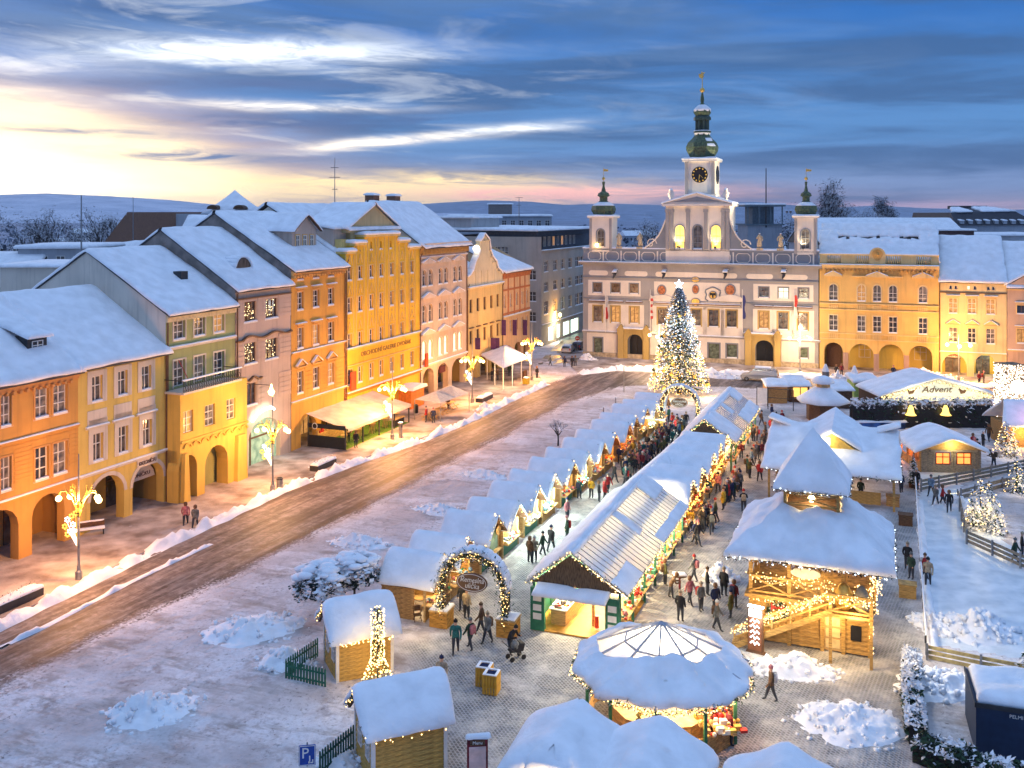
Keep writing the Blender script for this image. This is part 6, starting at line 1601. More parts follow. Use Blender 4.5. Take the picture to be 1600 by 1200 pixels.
def heap(label,px,py,rx,ry,h,seed,ang=.0,mt=None,P=None):
 """irregular heap of shovelled snow with blocks and lumps"""
 c = P or G(px,py);mb = MB();n,m_ = 56,22
 for i in range(m_+1):
  r = i/m_
  for j in range(n):
   a = 2*pi*j/n;x,y = rx*r*cos(a),ry*r*sin(a);w_ = 1+.25*noise.noise(Vector((cos(a)*1.5,sin(a)*1.5,seed)));x *= w_;y *= w_
   q = Vector((x,y,seed*3));z = (h+.22)*(1-r**1.5)*(1+.7*noise.noise(q*.8)+.7*noise.noise(q*2.0))+.22*abs(noise.noise(q*3.2))+.12*noise.noise(q*6);z *= (1-r)**.3 if r < 1 else 0;mb.v.append((x,y,z-.10-.12*abs(noise.noise(q*1.4))))
 for i in range(m_):
  for j in range(n): a,b = i*n+j,i*n+(j+1) % n;mb.f.append((a,b,b+n,a+n));mb.m.append(0)
 rr = random.Random(seed)
 for _ in range(int(26*rx)):
  a = rr.uniform(0,6.28);r = rr.random()**.6;s_ = rr.uniform(.08,.26)*min(1.3,h+.4);x,y = rx*r*cos(a),ry*r*sin(a);z = max(-.02,(h+.2)*(1-r**1.5)*(1+.6*noise.noise(Vector((x,y,seed*3))*.8))-.1)
  k = len(mb.v);mb.octa((0,0,0),s_);mtx = Matrix.Translation((x,y,z))@Euler((rr.uniform(0,3),rr.uniform(0,3),0)).to_matrix().to_4x4()@Matrix.Diagonal((rr.uniform(.7,1.3),rr.uniform(.7,1.2),rr.uniform(.6,1.1),1));mb.xf(mtx,k)
 o = mb.build('snow_heap',mt or snow,loc=(c.x,c.y,.03),rz=ang,smooth=True);tag(o,label,'snow heap');return o
heap('broad heap of shovelled snow blocks in the middle of the lower left square',238,1112,2.6,2.0,.55,3,.5)
heap('long low mound of trodden snow left of the picket fence',395,985,3.6,2.6,.4,4,.4)
heap('snow bank beside the green picket fence of the near timber hut',445,1035,1.8,1.6,.5,5)
heap('small snow heap right of the parking sign',530,1192,1.6,.8,.45,6)
heap('heap of bright snow in front of the two storey hut',1238,1048,2.7,1.3,.6,7,-.2)
heap('big white snow heap inside the rink corner',1525,985,2.6,2.2,.8,8)
heap('heap of snow behind the blue container',1470,1075,2.6,2.0,.7,9)
heap('rough snow mound spreading below the two storey hut',1330,1130,3.2,2.4,.3,10)
heap('rounded snow mound behind the rink corner heap',1462,975,1.7,2.0,.35,11)
heap('low snow mound on the square beside the third stall',690,800,3.0,1.4,.35,12,-.38)
heap('snow mound left of the second stall',565,850,3.0,1.6,.35,13,-.38)
heap('snow mound on the square above the fifth stall',760,745,3.0,1.2,.3,14,-.38)
heap('pinkish snow mound in front of the town hall gate',1130,590,4.0,1.2,.6,15,TA)
heap('snow heap at the left corner of the town hall',918,563,1.8,1.0,.8,16,TA)
heap('wide snow heap between the two grey advertising posts',1312,597,4.0,1.2,.9,17,TA)
heap('snow heap left of the road planter on the pavement',760,640,2.2,1.2,.5,18,.9)
heap('snow heap on the kerb by the second planter',500,728,1.8,.7,.4,19,.9)
heap('snow mound behind the Advent pavilion',1450,590,5,1.4,.8,20,TA)
heap('snow heap in front of the wooden bar with orange windows',1500,790,2.6,1.6,.4,21)
heap('small heap of snow by the sledge side of the two storey hut',1125,905,1.3,1.3,.9,22)
# parking bay marks left bare in the snow
# ================================================================== street furniture
def garland_path(pts,n,r,seed,drop=.0,sz=.07):
 rr = random.Random(seed);mb = MB();pts = [Vector(p) for p in pts];L_ = [0]
 for a,b in zip(pts,pts[1:]): L_.append(L_[-1]+(b-a).length)
 def at(t):
  s_ = t*L_[-1];i = max(j for j in range(len(pts)-1) if L_[j] <= s_+1e-9);return pts[i].lerp(pts[i+1],(s_-L_[i])/max(1e-6,L_[i+1]-L_[i]))
 for i in range(n):
  c = at(rr.random())+Vector((rr.gauss(0,1),rr.gauss(0,1),rr.gauss(0,1)-drop))*r*.55;d = Vector((rr.uniform(-1,1),rr.uniform(-1,1),rr.uniform(-1,1))).normalized()*sz*rr.uniform(.8,1.8);e = d.cross(Vector((rr.uniform(-1,1),rr.uniform(-1,1),1))).normalized()*sz*.35
  mb.poly([c-d,c+e,c+d,c-e],0 if rr.random() < .8 else 1)
 return mb,at
def lights_on(pts,n,r,seed,size,spread=None):
 mbg,at = garland_path(pts,0,r,seed);rr = random.Random(seed+5);mb = MB()
 for i in range(n): c = at((i+rr.random()*.6)/n*.999)+Vector((rr.uniform(-1,1),rr.uniform(-1,1),rr.uniform(-1,1)))*r;mb.octa(tuple(c),size*rr.uniform(.75,1.25))
 return mb
def garland(parent,pts,n=300,r=.12,seed=1,bulbs=60,bs=.035,bm=None,sz=.07,gm=None):
 mb,_ = garland_path(pts,n,r,seed,sz=sz);g = mb.build('garland',[gm or leafm,twig_snow],parent,kind='stuff')
 if bulbs: lights_on(pts,bulbs,r*.8,seed+1,bs).build('fairy_lights',bm or bulb_w,g,kind='stuff')
 return g
def star(mb,c,r,mi=0,t=.025):
 pts = [(c[0]+(r if i % 2 == 0 else r*.5)*sin(pi*i/6),c[1],c[2]+(r if i % 2 == 0 else r*.5)*cos(pi*i/6)) for i in range(12)]
 for i in range(12): mb.bar(pts[i],pts[(i+1) % 12],t*2,t*2,mi)
lamp_m = mat('ochre_lamp_iron',(.42,.26,.06),.5)
def make_lamp(deco=True):
 t = thing('street_lamp','x','street lamp');hp = 4.6
 mb = MB();mb.lathe([(.22,0),(.22,.5),(.13,.6),(.11,.9)],10);mb.build('base',metal_grey,t)
 mb = MB();mb.tube([(0,0,.8),(0,0,8.2)],[.085,.04],8);mb.build('pole',metal_grey,t)
 mb = MB();mb.lathe([(.1,hp-.5),(.2,hp-.2),(.16,hp+.1),(.24,hp+.35),(.1,hp+.5)],8);mb.build('crown',lamp_m,t)
 for k,(a,rr_) in enumerate(((0,1.25),(.55,1.0),(pi,1.25),(pi-.55,1.0))):
  mb = MB();dx,dy = cos(a),sin(a);mb.tube([(dx*.1,dy*.1,hp),(dx*.35*rr_,dy*.35*rr_,hp+.75),(dx*.7*rr_,dy*.7*rr_,hp+1.15),(dx*1.0*rr_,dy*1.0*rr_,hp+1.1),(dx*1.1*rr_,dy*1.1*rr_,hp+.85)],[.08,.07,.06,.05,.04],6)
  mb.tube([(dx*.3*rr_,dy*.3*rr_,hp+.5),(dx*.5*rr_,dy*.5*rr_,hp+1.2),(dx*.45*rr_,dy*.45*rr_,hp+1.5)],.035,5);mb.tube([(dx*.7*rr_,dy*.7*rr_,hp+1.1),(dx*.8*rr_,dy*.8*rr_,hp+1.5)],.03,5)
  arm = mb.build('arm',lamp_m,t)
  mb = MB();mb.sphere((0,0,0),.2,10);mb.build('globe',globe,arm,loc=(dx*1.12*rr_,dy*1.12*rr_,hp+.62),smooth=True)
 if deco:
  mb = MB();sp = [(-.75,3.9,0),(-.45,4.15,1),(-.35,3.6,0),(-.95,3.45,1),(-.55,3.15,0),(-.75,2.95,1),(-.3,3.2,0),(-.15,4.35,1)]
  for x,z,mi in sp: star(mb,(x*.95,-.12,z),.2,mi);mb.tube([(x*.95,-.12,z-.2),(x*.4,-.12,2.8+.3*mi),(-.08,-.1,2.2)],.018,4,mi)
  for i in range(6): mb.tube([(-.08,-.1,2.2),(-.25-.08*i,-.12,2.75+.08*i)],.02,4,i % 2)
  mb.build('star_decoration',[tubew,tubey],t)
 return t
lamps = [(123,905,'street lamp with four globes and star lights, nearest on the left pavement',1.0),(426,768,'four-globe street lamp in front of the lit pink house arch',1.0),(613,686,'four-globe street lamp at the front of the long beer tent',1.),(738,629,'four-globe street lamp between the food stand and the glazed tent',1.),(831,594,'four-globe street lamp at the far end of the left row',1.)]
L0 = make_lamp();
for k,(px,py,lab,s) in enumerate(lamps):
 o = L0 if k == 0 else copy_tree(L0);p = G(px,py,.14);o.location = p;o.rotation_euler = (0,0,(-.12,-.1,-.1,-.08,-.05)[k]);tag(o,lab,'street lamp','four-globe street lamps')
 pw = (1650,1600,3200,2500,2200)[k]
 for dx in (-.7,.7): PL('lamp_light',(p.x+dx,p.y-.0,p.z+5.1),pw*.55,(1,.44,.13),.25,None)
def make_lamp3():
 t = thing('street_lamp','x','street lamp')
 mb = MB();mb.lathe([(.2,0),(.2,.6),(.1,.8)],8);mb.build('base',metal_grey,t);mb = MB();mb.tube([(0,0,.7),(0,0,6.8)],[.09,.05],8);mb.build('pole',metal_grey,t)
 for k,a in enumerate((0,pi,-pi/2)):
  mb = MB();dx,dy = cos(a),sin(a);mb.tube([(0,0,4.9),(dx*.5,dy*.5,5.6),(dx*1.1,dy*1.1,5.7),(dx*1.5,dy*1.5,5.4)],.05,6);arm = mb.build('arm',lamp_m,t)
  mb = MB();mb.sphere((0,0,0),.26,10);mb.build('globe',globe,arm,loc=(dx*1.5,dy*1.5,5.2),smooth=True)
 return t
L3 = make_lamp3()
for k,(px,py,lab) in enumerate(((1250,583,'three-globe street lamp in front of the right wing of the town hall'),(1498,596,'three-globe street lamp in front of the cream house'),(1030,577,'street lamp half hidden behind the Christmas tree'))):
 o = L3 if k == 0 else copy_tree(L3);p = G(px,py,.15);o.location = p;o.rotation_euler = (0,0,TA);tag(o,lab,'street lamp','three-globe street lamps')
 for s_ in (-1.2,1.2): PL('lamp_light',(p.x+s_,p.y-.8,p.z+5.3),(1250,1900,1500)[k],((1,.66,.36),(1,.50,.16),(1,.66,.36))[k],.3)
# small lamp in the side street and floodlight on the pink house
t = thing('street_lamp','old lantern on a dark post in the side street','street lamp',G(875,533,0));mb = MB();mb.tube([(0,0,0),(0,0,4.6)],.08,6);mb.build('pole',metal_dark,t);mb = MB();mb.lathe([(.15,4.6),(.28,5.0),(.3,5.1),(.1,5.35)],6);mb.build('lantern',globe,t)
PL('lamp_light',t.location+Vector((0,-.6,4.8)),700,(1,.45,.08),.2)
# lit shop on the pink house: glowing strip above its arch
f = LFr(368);t = thing('wall_light','bright white curved light strip above the shop arch of the pink house','lamp',f.W(f.u(412),-.3,5.0),LANG)
mb = MB();mb.tube([(-2.2,0,-.5),(-1.6,-.1,.1),(-.6,-.15,.35),(.5,-.15,.4),(1.1,-.1,.1)],.14,6);mb.build('tube',emat('shop_tube',(1,.97,.85),3),t)
PL('shop_light',f.W(f.u(412),-1.5,3.6),110,(.95,1,.8),.3)
l_ = thing('wall_lamp','hanging globe lamp on the pink house above the street lamp','lamp',G(424,611,8.6),0);mb = MB();mb.lathe([(.05,.6),(.16,.1),(.3,-.05),(.2,-.3),(.02,-.4)],10);mb.build('globe',globe,l_,smooth=True);mb = MB();mb.bar((0,0,.5),(-2.4,.9,.5),.05);mb.build('bracket',metal_dark,l_)
PL('lamp_light',l_.location+Vector((.3,-.5,-.3)),350,(1,.6,.2),.2)
# benches, bins, planters
def bench(label,px,py,ang):
 t = thing('park_bench',label,'bench',G(px,py,.14),ang)
 for i in range(3): mb = MB();mb.box(-1,1,-.25+i*.17,-.12+i*.17,.42,.46);mb.build('slat',wood_dark,t)
 mb = MB();mb.box(-1,1,.26,.30,.55,.95);mb.build('backrest',wood_dark,t)
 for x in (-.9,.9):
  mb = MB();mb.box(x-.03,x+.03,-.25,.3,0,.42);mb.box(x-.03,x+.03,.27,.31,.4,.95);mb.build('leg',iron,t)
 snowy('bench_snow',[[(-1,-.27,.46),(1,-.27,.46),(1,.24,.46),(-1,.24,.46)],[(-1,.24,.95),(1,.24,.95),(1,.33,.95),(-1,.33,.95)]],t,th=.12,ov=0)
bench('snow covered bench in front of the yellow arcade, right of the nearest lamp',141,836,.45)
def planter(label,px,py,ang,L_=3.4,W_=.9,boat=False,z=.14):
 t = thing('planter',label,'planter',G(px,py,z),ang)
 mb = MB()
 if boat: mb.prism([(-L_/2,.5),(-L_/2+.35,0),(L_/2-.35,0),(L_/2,.5)],-W_/2,W_/2)
 else: mb.box(-L_/2,L_/2,-W_/2,W_/2,0,.5)
 mb.build('trough',metal_dark,t)
 rr = random.Random(int(px));mb = MB()
 for i in range(240):
  c = Vector((rr.uniform(-L_/2+.1,L_/2-.1),rr.uniform(-W_/2,W_/2),.5+abs(rr.gauss(0,.18))));d = Vector((rr.uniform(-1,1),rr.uniform(-1,1),rr.uniform(-.3,1)))*.12;e = Vector((rr.uniform(-1,1),rr.uniform(-1,1),0))*.05;mb.poly([c-e,c+d,c+e],rr.randrange(2))
 mb.build('plants',[bark,twig_snow],t);snowy('planter_snow',[[(-L_/2,-W_/2,.5),(L_/2,-W_/2,.5),(L_/2,W_/2,.5),(-L_/2,W_/2,.5)]],t,th=.18,ov=0,nz=.6)
planter('long black planter heaped with snow at the left edge',22,945,LANG,3.6)
planter('black planter with small snowy shrub before the beer tent',505,730,LANG,3.2)
planter('dark planter with autumn plants beside the kerb, right of the fourth lamp',757,625,LANG,3.6)
planter('boat shaped planter on the pavement before the cream palace',1424,590,TA,4.6,1.2,True)
def litter_bin(label,px,py,m,z=.14,yellow=False):
 t = thing('litter_bin',label,'bin',G(px,py,z));mb = MB();mb.lathe([(.24,0),(.28,.1),(.28,.85),(.24,.95)],10);mb.build('drum',m,t,smooth=False);mb = MB();mb.lathe([(.29,.85),(.29,.93)],10);mb.lathe([(.22,.96),(.2,1.02),(.05,1.06)],10);mb.build('lid',metal_dark if not yellow else snow,t)
litter_bin('round grey litter bin beside the second street lamp',437,764,metal_grey)
litter_bin('dark bin under the near edge of the food stand roof',650,645,black)
t = thing('grit_box','yellow grit box on the pavement before the glazed tent','box',G(822,600,.14),LANG);mb = MB();mb.prism([(-.45,0),(.45,0),(.5,.8),(-.5,.8)],-.35,.35);mb.build('box',mat('grit_yellow',(.62,.42,.03)),t);snowy('lid_snow',[[(-.5,-.35,.82),(.5,-.35,.82),(.5,.35,.95),(-.5,.35,.95)]],t,th=.1,ov=0)
t = thing('parking_meter','grey parking ticket machine at the kerb by the beer tent','ticket machine',G(626,684,.14),LANG);mb = MB();mb.box(-.18,.18,-.14,.14,0,1.6);mb.build('cabinet',metal_grey,t);mb = MB();mb.box(-.25,.25,-.2,.2,1.6,1.68);mb.build('top',snow,t);mb = MB();mb.box(-.12,.12,-.15,-.14,1.1,1.4);mb.build('display',black,t)
# bare poles and posts on the square
for px,py,pt,lab in ((943,661,637,'short post at the square edge, left of the stalls'),(962,642,622,'short post nearer the Christmas tree'),(975,614,572,'slim pole beside the road bend')):
 p = G(px,py);h = (py-pt)*p.y/FP;t = thing('post',lab,'post',p);mb = MB();mb.tube([(0,0,0),(0,0,h)],.07,6);mb.build('shaft',metal_grey,t);mb = MB();mb.lathe([(.09,h),(.09,h+.1),(.02,h+.16)],6);mb.build('snow_cap',snow,t)
for px,py,side in ((1290,610,'left'),(1335,613,'right')):
 t = thing('advertising_column',f'{side} of two grey round advertising posts behind the market','column',G(px,py),0,'advertising posts');mb = MB();mb.lathe([(.5,0),(.5,2.6),(.3,3.0),(.1,3.5)],12);mb.build('drum',mat('grey_post',(.20,.19,.20)),t);mb = MB();mb.lathe([(.52,2.6),(.35,3.05),(.12,3.6)],10);mb.build('snow_cap',snow,t)
# ---- cars
def car(label,P,ang,van=False,col=(.45,.45,.45)):
 t = thing('parked_car',label,'car',P,ang);Lc,Wc,Hc = (5.2,1.9,1.95) if van else (4.1,1.7,1.45)
 sec = [(-Lc/2,.35),(-Lc/2+.02,.8),(-Lc/2+.25,.95),(-Lc/2+1.1,1.05),(-Lc/2+1.9,Hc-.05),(Lc/2-.9 if not van else Lc/2-.25,Hc),(Lc/2-.1,1.0),(Lc/2,.7),(Lc/2,.35)]
 m = MB();m.prism(sec,-Wc/2,Wc/2);me = m.mesh('body',mat('car_paint_%d' % int(col[0]*99),col,.25,.03,1,metal=.4,spec=.6));bm = bmesh.new();bm.from_mesh(me)
 for v in bm.verts:
  if v.co.z > 1.2: v.co.y *= .86
 bmesh.ops.bevel(bm,geom=list(bm.edges),offset=.07,segments=2,affect='EDGES');bm.to_mesh(me);bm.free();obj('body',me,t)
 for s_ in (-1,1):
  g = MB();y = s_*(Wc/2*.93+.02);yt = s_*(Wc/2*.86+.03)
  for a,b in ((-Lc/2+1.45,-.2),(-.1,1.0),(1.1,Lc/2-.5)): g.poly([(a,y,1.1),(b,y,1.1),(b-.05,yt,Hc-.16),(a+(.45 if a < -1 else .05),yt,Hc-.16)])
  g.build('side_window',glassd[0],t)
 g = MB();g.poly([(-Lc/2+1.12,-Wc/2*.8,1.1),(-Lc/2+1.12,Wc/2*.8,1.1),(-Lc/2+1.85,Wc/2*.74,Hc-.1),(-Lc/2+1.85,-Wc/2*.74,Hc-.1)]);g.v = [(x-.045,y,z+.03) for x,y,z in g.v];g.build('windscreen',glassd[0],t)
 g = MB();g.poly([(Lc/2-.02,-Wc/2*.75,1.05),(Lc/2-.02,Wc/2*.75,1.05),(Lc/2-(.3 if van else .75),Wc/2*.7,Hc-.15),(Lc/2-(.3 if van else .75),-Wc/2*.7,Hc-.15)]);g.v = [(x+.06,y,z+.02) for x,y,z in g.v];g.build('rear_window',glassd[0],t)
 for x in (-Lc/2+.85,Lc/2-.85):
  for s_ in (-1,1):
   wl = MB();wl.tube([(x,s_*(Wc/2-.2),.33),(x,s_*(Wc/2+.02),.33)],.33,14);o = wl.build('wheel',black,t);wl = MB();wl.tube([(x,s_*(Wc/2+.02),.33),(x,s_*(Wc/2+.035),.33)],.19,10);wl.build('rim',metal_grey,o)
 for s_ in (-1,1):
  h = MB();h.box(-Lc/2-.03,-Lc/2+.06,s_*.62-.16,s_*.62+.16,.68,.82);h.build('headlight',mat('lamp_glass',(.6,.6,.55),.2),t);h = MB();h.box(Lc/2-.05,Lc/2+.03,s_*.7-.1,s_*.7+.1,.7,1.0);h.build('tail_light',red,t)
 snowy('roof_snow',[[(-Lc/2+1.95,-Wc/2*.8,Hc),(Lc/2-1.0,-Wc/2*.8,Hc),(Lc/2-1.0,Wc/2*.8,Hc),(-Lc/2+1.95,Wc/2*.8,Hc)]],t,th=.1,ov=0)
 return t
car('silver van standing on the road before the right wing of the town hall',G(1187,595),TA,True,(.50,.50,.50))
car('white hatchback parked in the side street, seen from behind',G(888,551),LANG+pi+.1,False,(.62,.62,.62))
car('dark blue car behind the white hatchback, half hidden by the town hall',G(905,546),LANG+pi,False,(.04,.05,.10))
t = thing('traffic_sign','round red no-entry sign at the town hall corner','sign',G(902,553));mb = MB();mb.tube([(0,0,0),(0,0,3.0)],.04,6);mb.build('post',metal_grey,t);mb = MB();disc(mb,0,-.05,2.7,.38,.04,18);mb.box(-.25,.25,-.11,-.095,2.63,2.77,1);mb.build('disc',[red,white_paint],t)
# bike under the arch of the green house
t = thing('bicycle','dark bicycle leaning inside the arcade of the green house','bicycle',G(336,756,.14)+Vector((-.6,.3,0)),LANG)
for x in (-.5,.5):
 mb = MB();mb.tube([(x+.32*cos(a),0,.34+.32*sin(a)) for a in [2*pi*i/14 for i in range(15)]],.025,4);mb.build('wheel',black,t)
mb = MB();mb.tube([(-.5,0,.34),(-.1,0,.8),(.35,0,.85),(.5,0,.34)],.025,5);mb.tube([(-.1,0,.8),(0,0,.32),(.35,0,.85)],.025,5);mb.tube([(-.5,0,.34),(0,0,.32)],.02,4);mb.build('frame',red,t);mb = MB();mb.box(-.2,0,-.06,.06,.9,.95);mb.build('saddle',black,t);mb = MB();mb.tube([(.35,-.25,1.0),(.35,.25,1.0)],.02,5);mb.build('handlebar',black,t)
# ---- tents and stands on the left pavement
def tent(label,fr,u0,u1,y0,y1,zf,zb,m,n=1):
 pass
f = LF
def beer_tent():
 fr = LFr(468);P = [G(465,655,3.1),G(522,675,2.6),G(640,628,2.6),G(587,612,3.4)]
 a = G(455,705);b = G(645,648)
 u0,u1 = 1.0,fr.u(640,4.9)
 t = thing('beer_tent','long open sided beer tent with a canvas roof and bar stools inside','tent',fr.O,LANG)
 D = 4.8
 mb = MB();n = 4
 def rz_(u,y): return 3.5-.24*(-y)-.05*sin(pi*((u-u0)/(u1-u0)*n % 1))
 N1,N2 = 24,6;k = len(mb.v)
 for i in range(N1+1):
  for j in range(N2+1):
   u = u0+(u1-u0)*i/N1;y = -.1-(D+.2)*j/N2;mb.v.append((u,y,rz_(u,y)-.08*sin(pi*j/N2)))
 for i in range(N1):
  for j in range(N2): a_ = i*(N2+1)+j;mb.f.append((a_,a_+1,a_+N2+2,a_+N2+1));mb.m.append(0)
 kk = len(mb.v)
 for i in range(N1+1):
  u = u0+(u1-u0)*i/N1;mb.v += [(u,-.1-(D+.2),rz_(u,-5.1)+.01),(u,-.1-(D+.22),rz_(u,-5.1)-.28)]
 for i in range(N1): mb.f.append((kk+2*i,kk+2*i+2,kk+2*i+3,kk+2*i+1));mb.m.append(0)
 mb.build('canvas_roof',mat('snowy_canvas',(.72,.64,.50),.8,.15,.8,bump=.3,bscale=3,col2=(.55,.48,.36)),t,smooth=True)
 for i in range(5):
  for y in (-.4,-D):
   m2 = MB();u = u0+(u1-u0)*i/4;m2.box(u-.06,u+.06,y-.06,y+.06,.14,rz_(u,y)-.05);m2.build('post',metal_dark,t)
 m2 = MB();m2.box(u0-.02,u0+.02,-D,-.3,.14,1.35);m2.box(u0-.02,u0+.02,-D,-.3,2.1,3.2 if 0 else 2.55);pnl = m2.build('side_panel',black,t)
 o = text_mesh('BEER TENT' if 0 else 'BUDWEISER BAR',.28,white_paint,'lettering',pnl,(u0-.04,-2.6,2.33),(pi/2,0,-pi/2),.01,width=2.0) if 0 else None
 m2 = MB();disc(m2,0,0,0,.32,.02,16);oo = m2.build('emblem',white_paint,pnl,loc=(u0-.04,-1.2,2.3));oo.rotation_euler = (0,0,-pi/2)
 m2 = MB();disc(m2,0,-.025,0,.25,.02,16);oo = m2.build('emblem_centre',black,pnl,loc=(u0-.04,-1.2,2.3));oo.rotation_euler = (0,0,-pi/2)
 m2 = MB();m2.box(u0,u1,-D-.02,-.2,.145,.16);m2.build('green_mat',mat('artificial_grass',(.12,.26,.03),.95,.3,8),t)
 m2 = MB();m2.box(u0+1,u1-3,-.9,-.5,.16,1.2);m2.box(u1-2.8,u1-.5,-D+.2,-D+.7,.9,1.0);m2.box(u1-2.7,u1-.6,-D+.3,-D+.6,.16,.9,1);m2.build('bar_counter',[wood_light,black],t)
 # goods on the counter wall
 for i in range(22):
  m2 = MB();m2.box(u0+1.1+i*.45,u0+1.4+i*.45,-.8,-.6,1.2,1.2+R.uniform(.15,.4));m2.build('bottle_crate',R.choice((red,wood_light,glassd[2],mat('grit_yellow',(.62,.42,.03)))),t)
 proto = None
 for i in range(9):
  u = u0+1.6+i*1.45;y = -D+1.2+.5*(i % 2)
  st = thing('bar_table',f'small round wooden bar table, number %s along the beer tent front' % ('first second third fourth fifth sixth seventh eighth ninth'.split()[i]),'table',fr.W(u,y,.16),LANG,'bar tables in the beer tent')
  st['label'] = 'round wooden bar table, %s from the near end of the beer tent' % ('first second third fourth fifth sixth seventh eighth ninth'.split()[i])
  if proto is None:
   a1 = MB();a1.lathe([(.42,1.02),(.42,1.07)],14);a2 = MB()
   proto = (a1.mesh('tabletop',wood_light),[]);
   for q in range(4):
    b1 = MB();an = pi/4+q*pi/2;b1.bar((.12*cos(an),.12*sin(an),1.02),(.3*cos(an),.3*sin(an),0),.05);proto[1].append(b1.mesh('leg',wood_light))
  obj('tabletop',proto[0],st)
  for l in proto[1]: obj('leg',l,st)
 for i in range(4): PL('tent_light',fr.W(u0+2+i*(u1-u0-3)/3,-2.5,2.6),90,(1,.62,.20),.1)
 return fr
bt = beer_tent()
for (px,py,c,po,w_) in ((545,690,'dark green','stand','inside the beer tent'),(492,672,'light blue','arms','behind the dark tent side panel'),(556,700,'black','stand','at the near beer tent table'),(578,668,'brown','long','deep in the beer tent')): person(px,py,c,po,w_,z=.16)
# orange food kiosk and umbrella stand
fr = LFr(640)
t = thing('food_kiosk','orange food kiosk with a pale curved roof beside the beer tent','kiosk',G(642,640,.14),LANG)
mb = MB();mb.box(0,3.6,0,3.0,0,2.3);mb.build('wall',mat('kiosk_orange',(.62,.18,.02),.6),t);mb = MB();mb.prism([(-.2,2.3),(3.8,2.3),(3.6,2.65),(1.8,2.85),(0,2.65)],-.4,3.3);mb.build('roof',snow,t)
mb = MB();mb.box(3.62,3.7,.2,2.6,1.9,2.3);mb.build('sign_board',white_paint,t)
t = thing('canopy_stand','twin tent shaped canopy sheltering the food stand tables','canopy',G(655,636,.14),LANG)
P = [G(648,624,2.5),G(688,630,2.3),G(733,614,2.3),G(703,602,2.9)]
O = t.location
def loc_(fr_o,ang,p): d = Vector(p)-Vector(fr_o);return Vector((d.x*cos(ang)+d.y*sin(ang),-d.x*sin(ang)+d.y*cos(ang),d.z))
q = [loc_(O,LANG,p) for p in P];c1 = (q[0]+q[1]+q[2]+q[3])/4+Vector((0,0,.7))
mb = MB()
mids = [(q[1]+q[2])/2,(q[3]+q[0])/2]
for quad in ((q[0],q[1],mids[0],mids[1]),(mids[1],mids[0],q[2],q[3])):
 cc = sum(quad,Vector())/4+Vector((0,0,.8))
 for i in range(4): mb.poly([quad[i],quad[(i+1) % 4],cc])
mb.build('canvas_roof',canvas,t)
for p in (q[0],q[1],q[2],q[3]):
 m2 = MB();m2.bar((p.x,p.y,0),(p.x,p.y,p.z),.07);m2.build('post',metal_grey,t)
for i in range(3):
 st = thing('picnic_table',('near','middle','far')[i]+' wooden picnic table under the twin canopy','table',G(672+i*16,656-i*9,.14),LANG,'picnic tables under the canopy')
 for (x0,x1,y0,y1,z0,z1,nm) in ((-.8,.8,-.35,.35,.72,.77,'tabletop'),(-.8,.8,-.8,-.55,.42,.46,'seat'),(-.8,.8,.55,.8,.42,.46,'seat')):
  m2 = MB();m2.box(x0,x1,y0,y1,z0,z1);m2.build(nm,wood_light,st)
 for x in (-.6,.6): m2 = MB();m2.bar((x,-.7,0),(x,.1,.72),.06);m2.bar((x,.7,0),(x,-.1,.72),.06);m2.build('leg',wood_light,st)
PL('stand_light',G(690,640,2.0),60,(1,.7,.3),.1)
person(666,660,'red','stand','on the pavement beside the canopy',z=.14);person(677,661,'navy blue','stand','on the pavement next to the person in red',z=.14)
# glazed tent
t = thing('glazed_tent','square glazed restaurant tent with a snowy hipped canvas roof','tent',G(752,590,.14),LANG)
P = [G(750,556,3.0),G(786,577,3.0),G(828,561,3.0),G(790,541,3.0)];q = [loc_(t.location,LANG,p) for p in P];q = [Vector((p.x,p.y,3.0)) for p in q]
cc = sum(q,Vector())/4;ap = [cc+(q[3]-q[0])*.12*k+Vector((0,0,1.3)) for k in (-1,1)]
mb = MB();
for i in range(4): mb.poly([q[i],q[(i+1) % 4],cc+Vector((0,0,1.3))])
mb.build('canvas_roof',mat('snowy_canvas_pale',(.78,.74,.68),.8,.1,1),t)
sb = MB()
for i in range(4): snow_sheet(sb,q[i],q[(i+1) % 4],cc+Vector((0,0,1.3)),cc+Vector((0,0,1.3)),th=.12,ov=.02)
sb.build('roof_snow',snow,t,smooth=True)
for i in range(4):
 a,b = q[i],q[(i+1) % 4]
 for k in range(3): p = a.lerp(b,k/3);m2 = MB();m2.bar((p.x,p.y,0),(p.x,p.y,3),.09);m2.build('post',white_paint,t)
m2 = MB()
for i in range(14): m2.octa((q[1].x,q[1].y-.06,.3+i*.2),.06)
m2.build('fairy_lights',bulb_w,t,kind='stuff')
m2 = MB();m2.box(q[0].x+.5,q[2].x-.5,min(p.y for p in q)+.7,min(p.y for p in q)+1.0,.0,1.1);m2.build('counter',wood_dark,t)
PL('tent_light',G(783,583,2.2),160,(1,.85,.5),.2)
for (px,py,c,po) in ((769,596,'black','stand'),(778,594,'brown','arms'),(796,588,'dark green','stand')): person(px,py,c,po,'inside the glazed tent',z=.14)
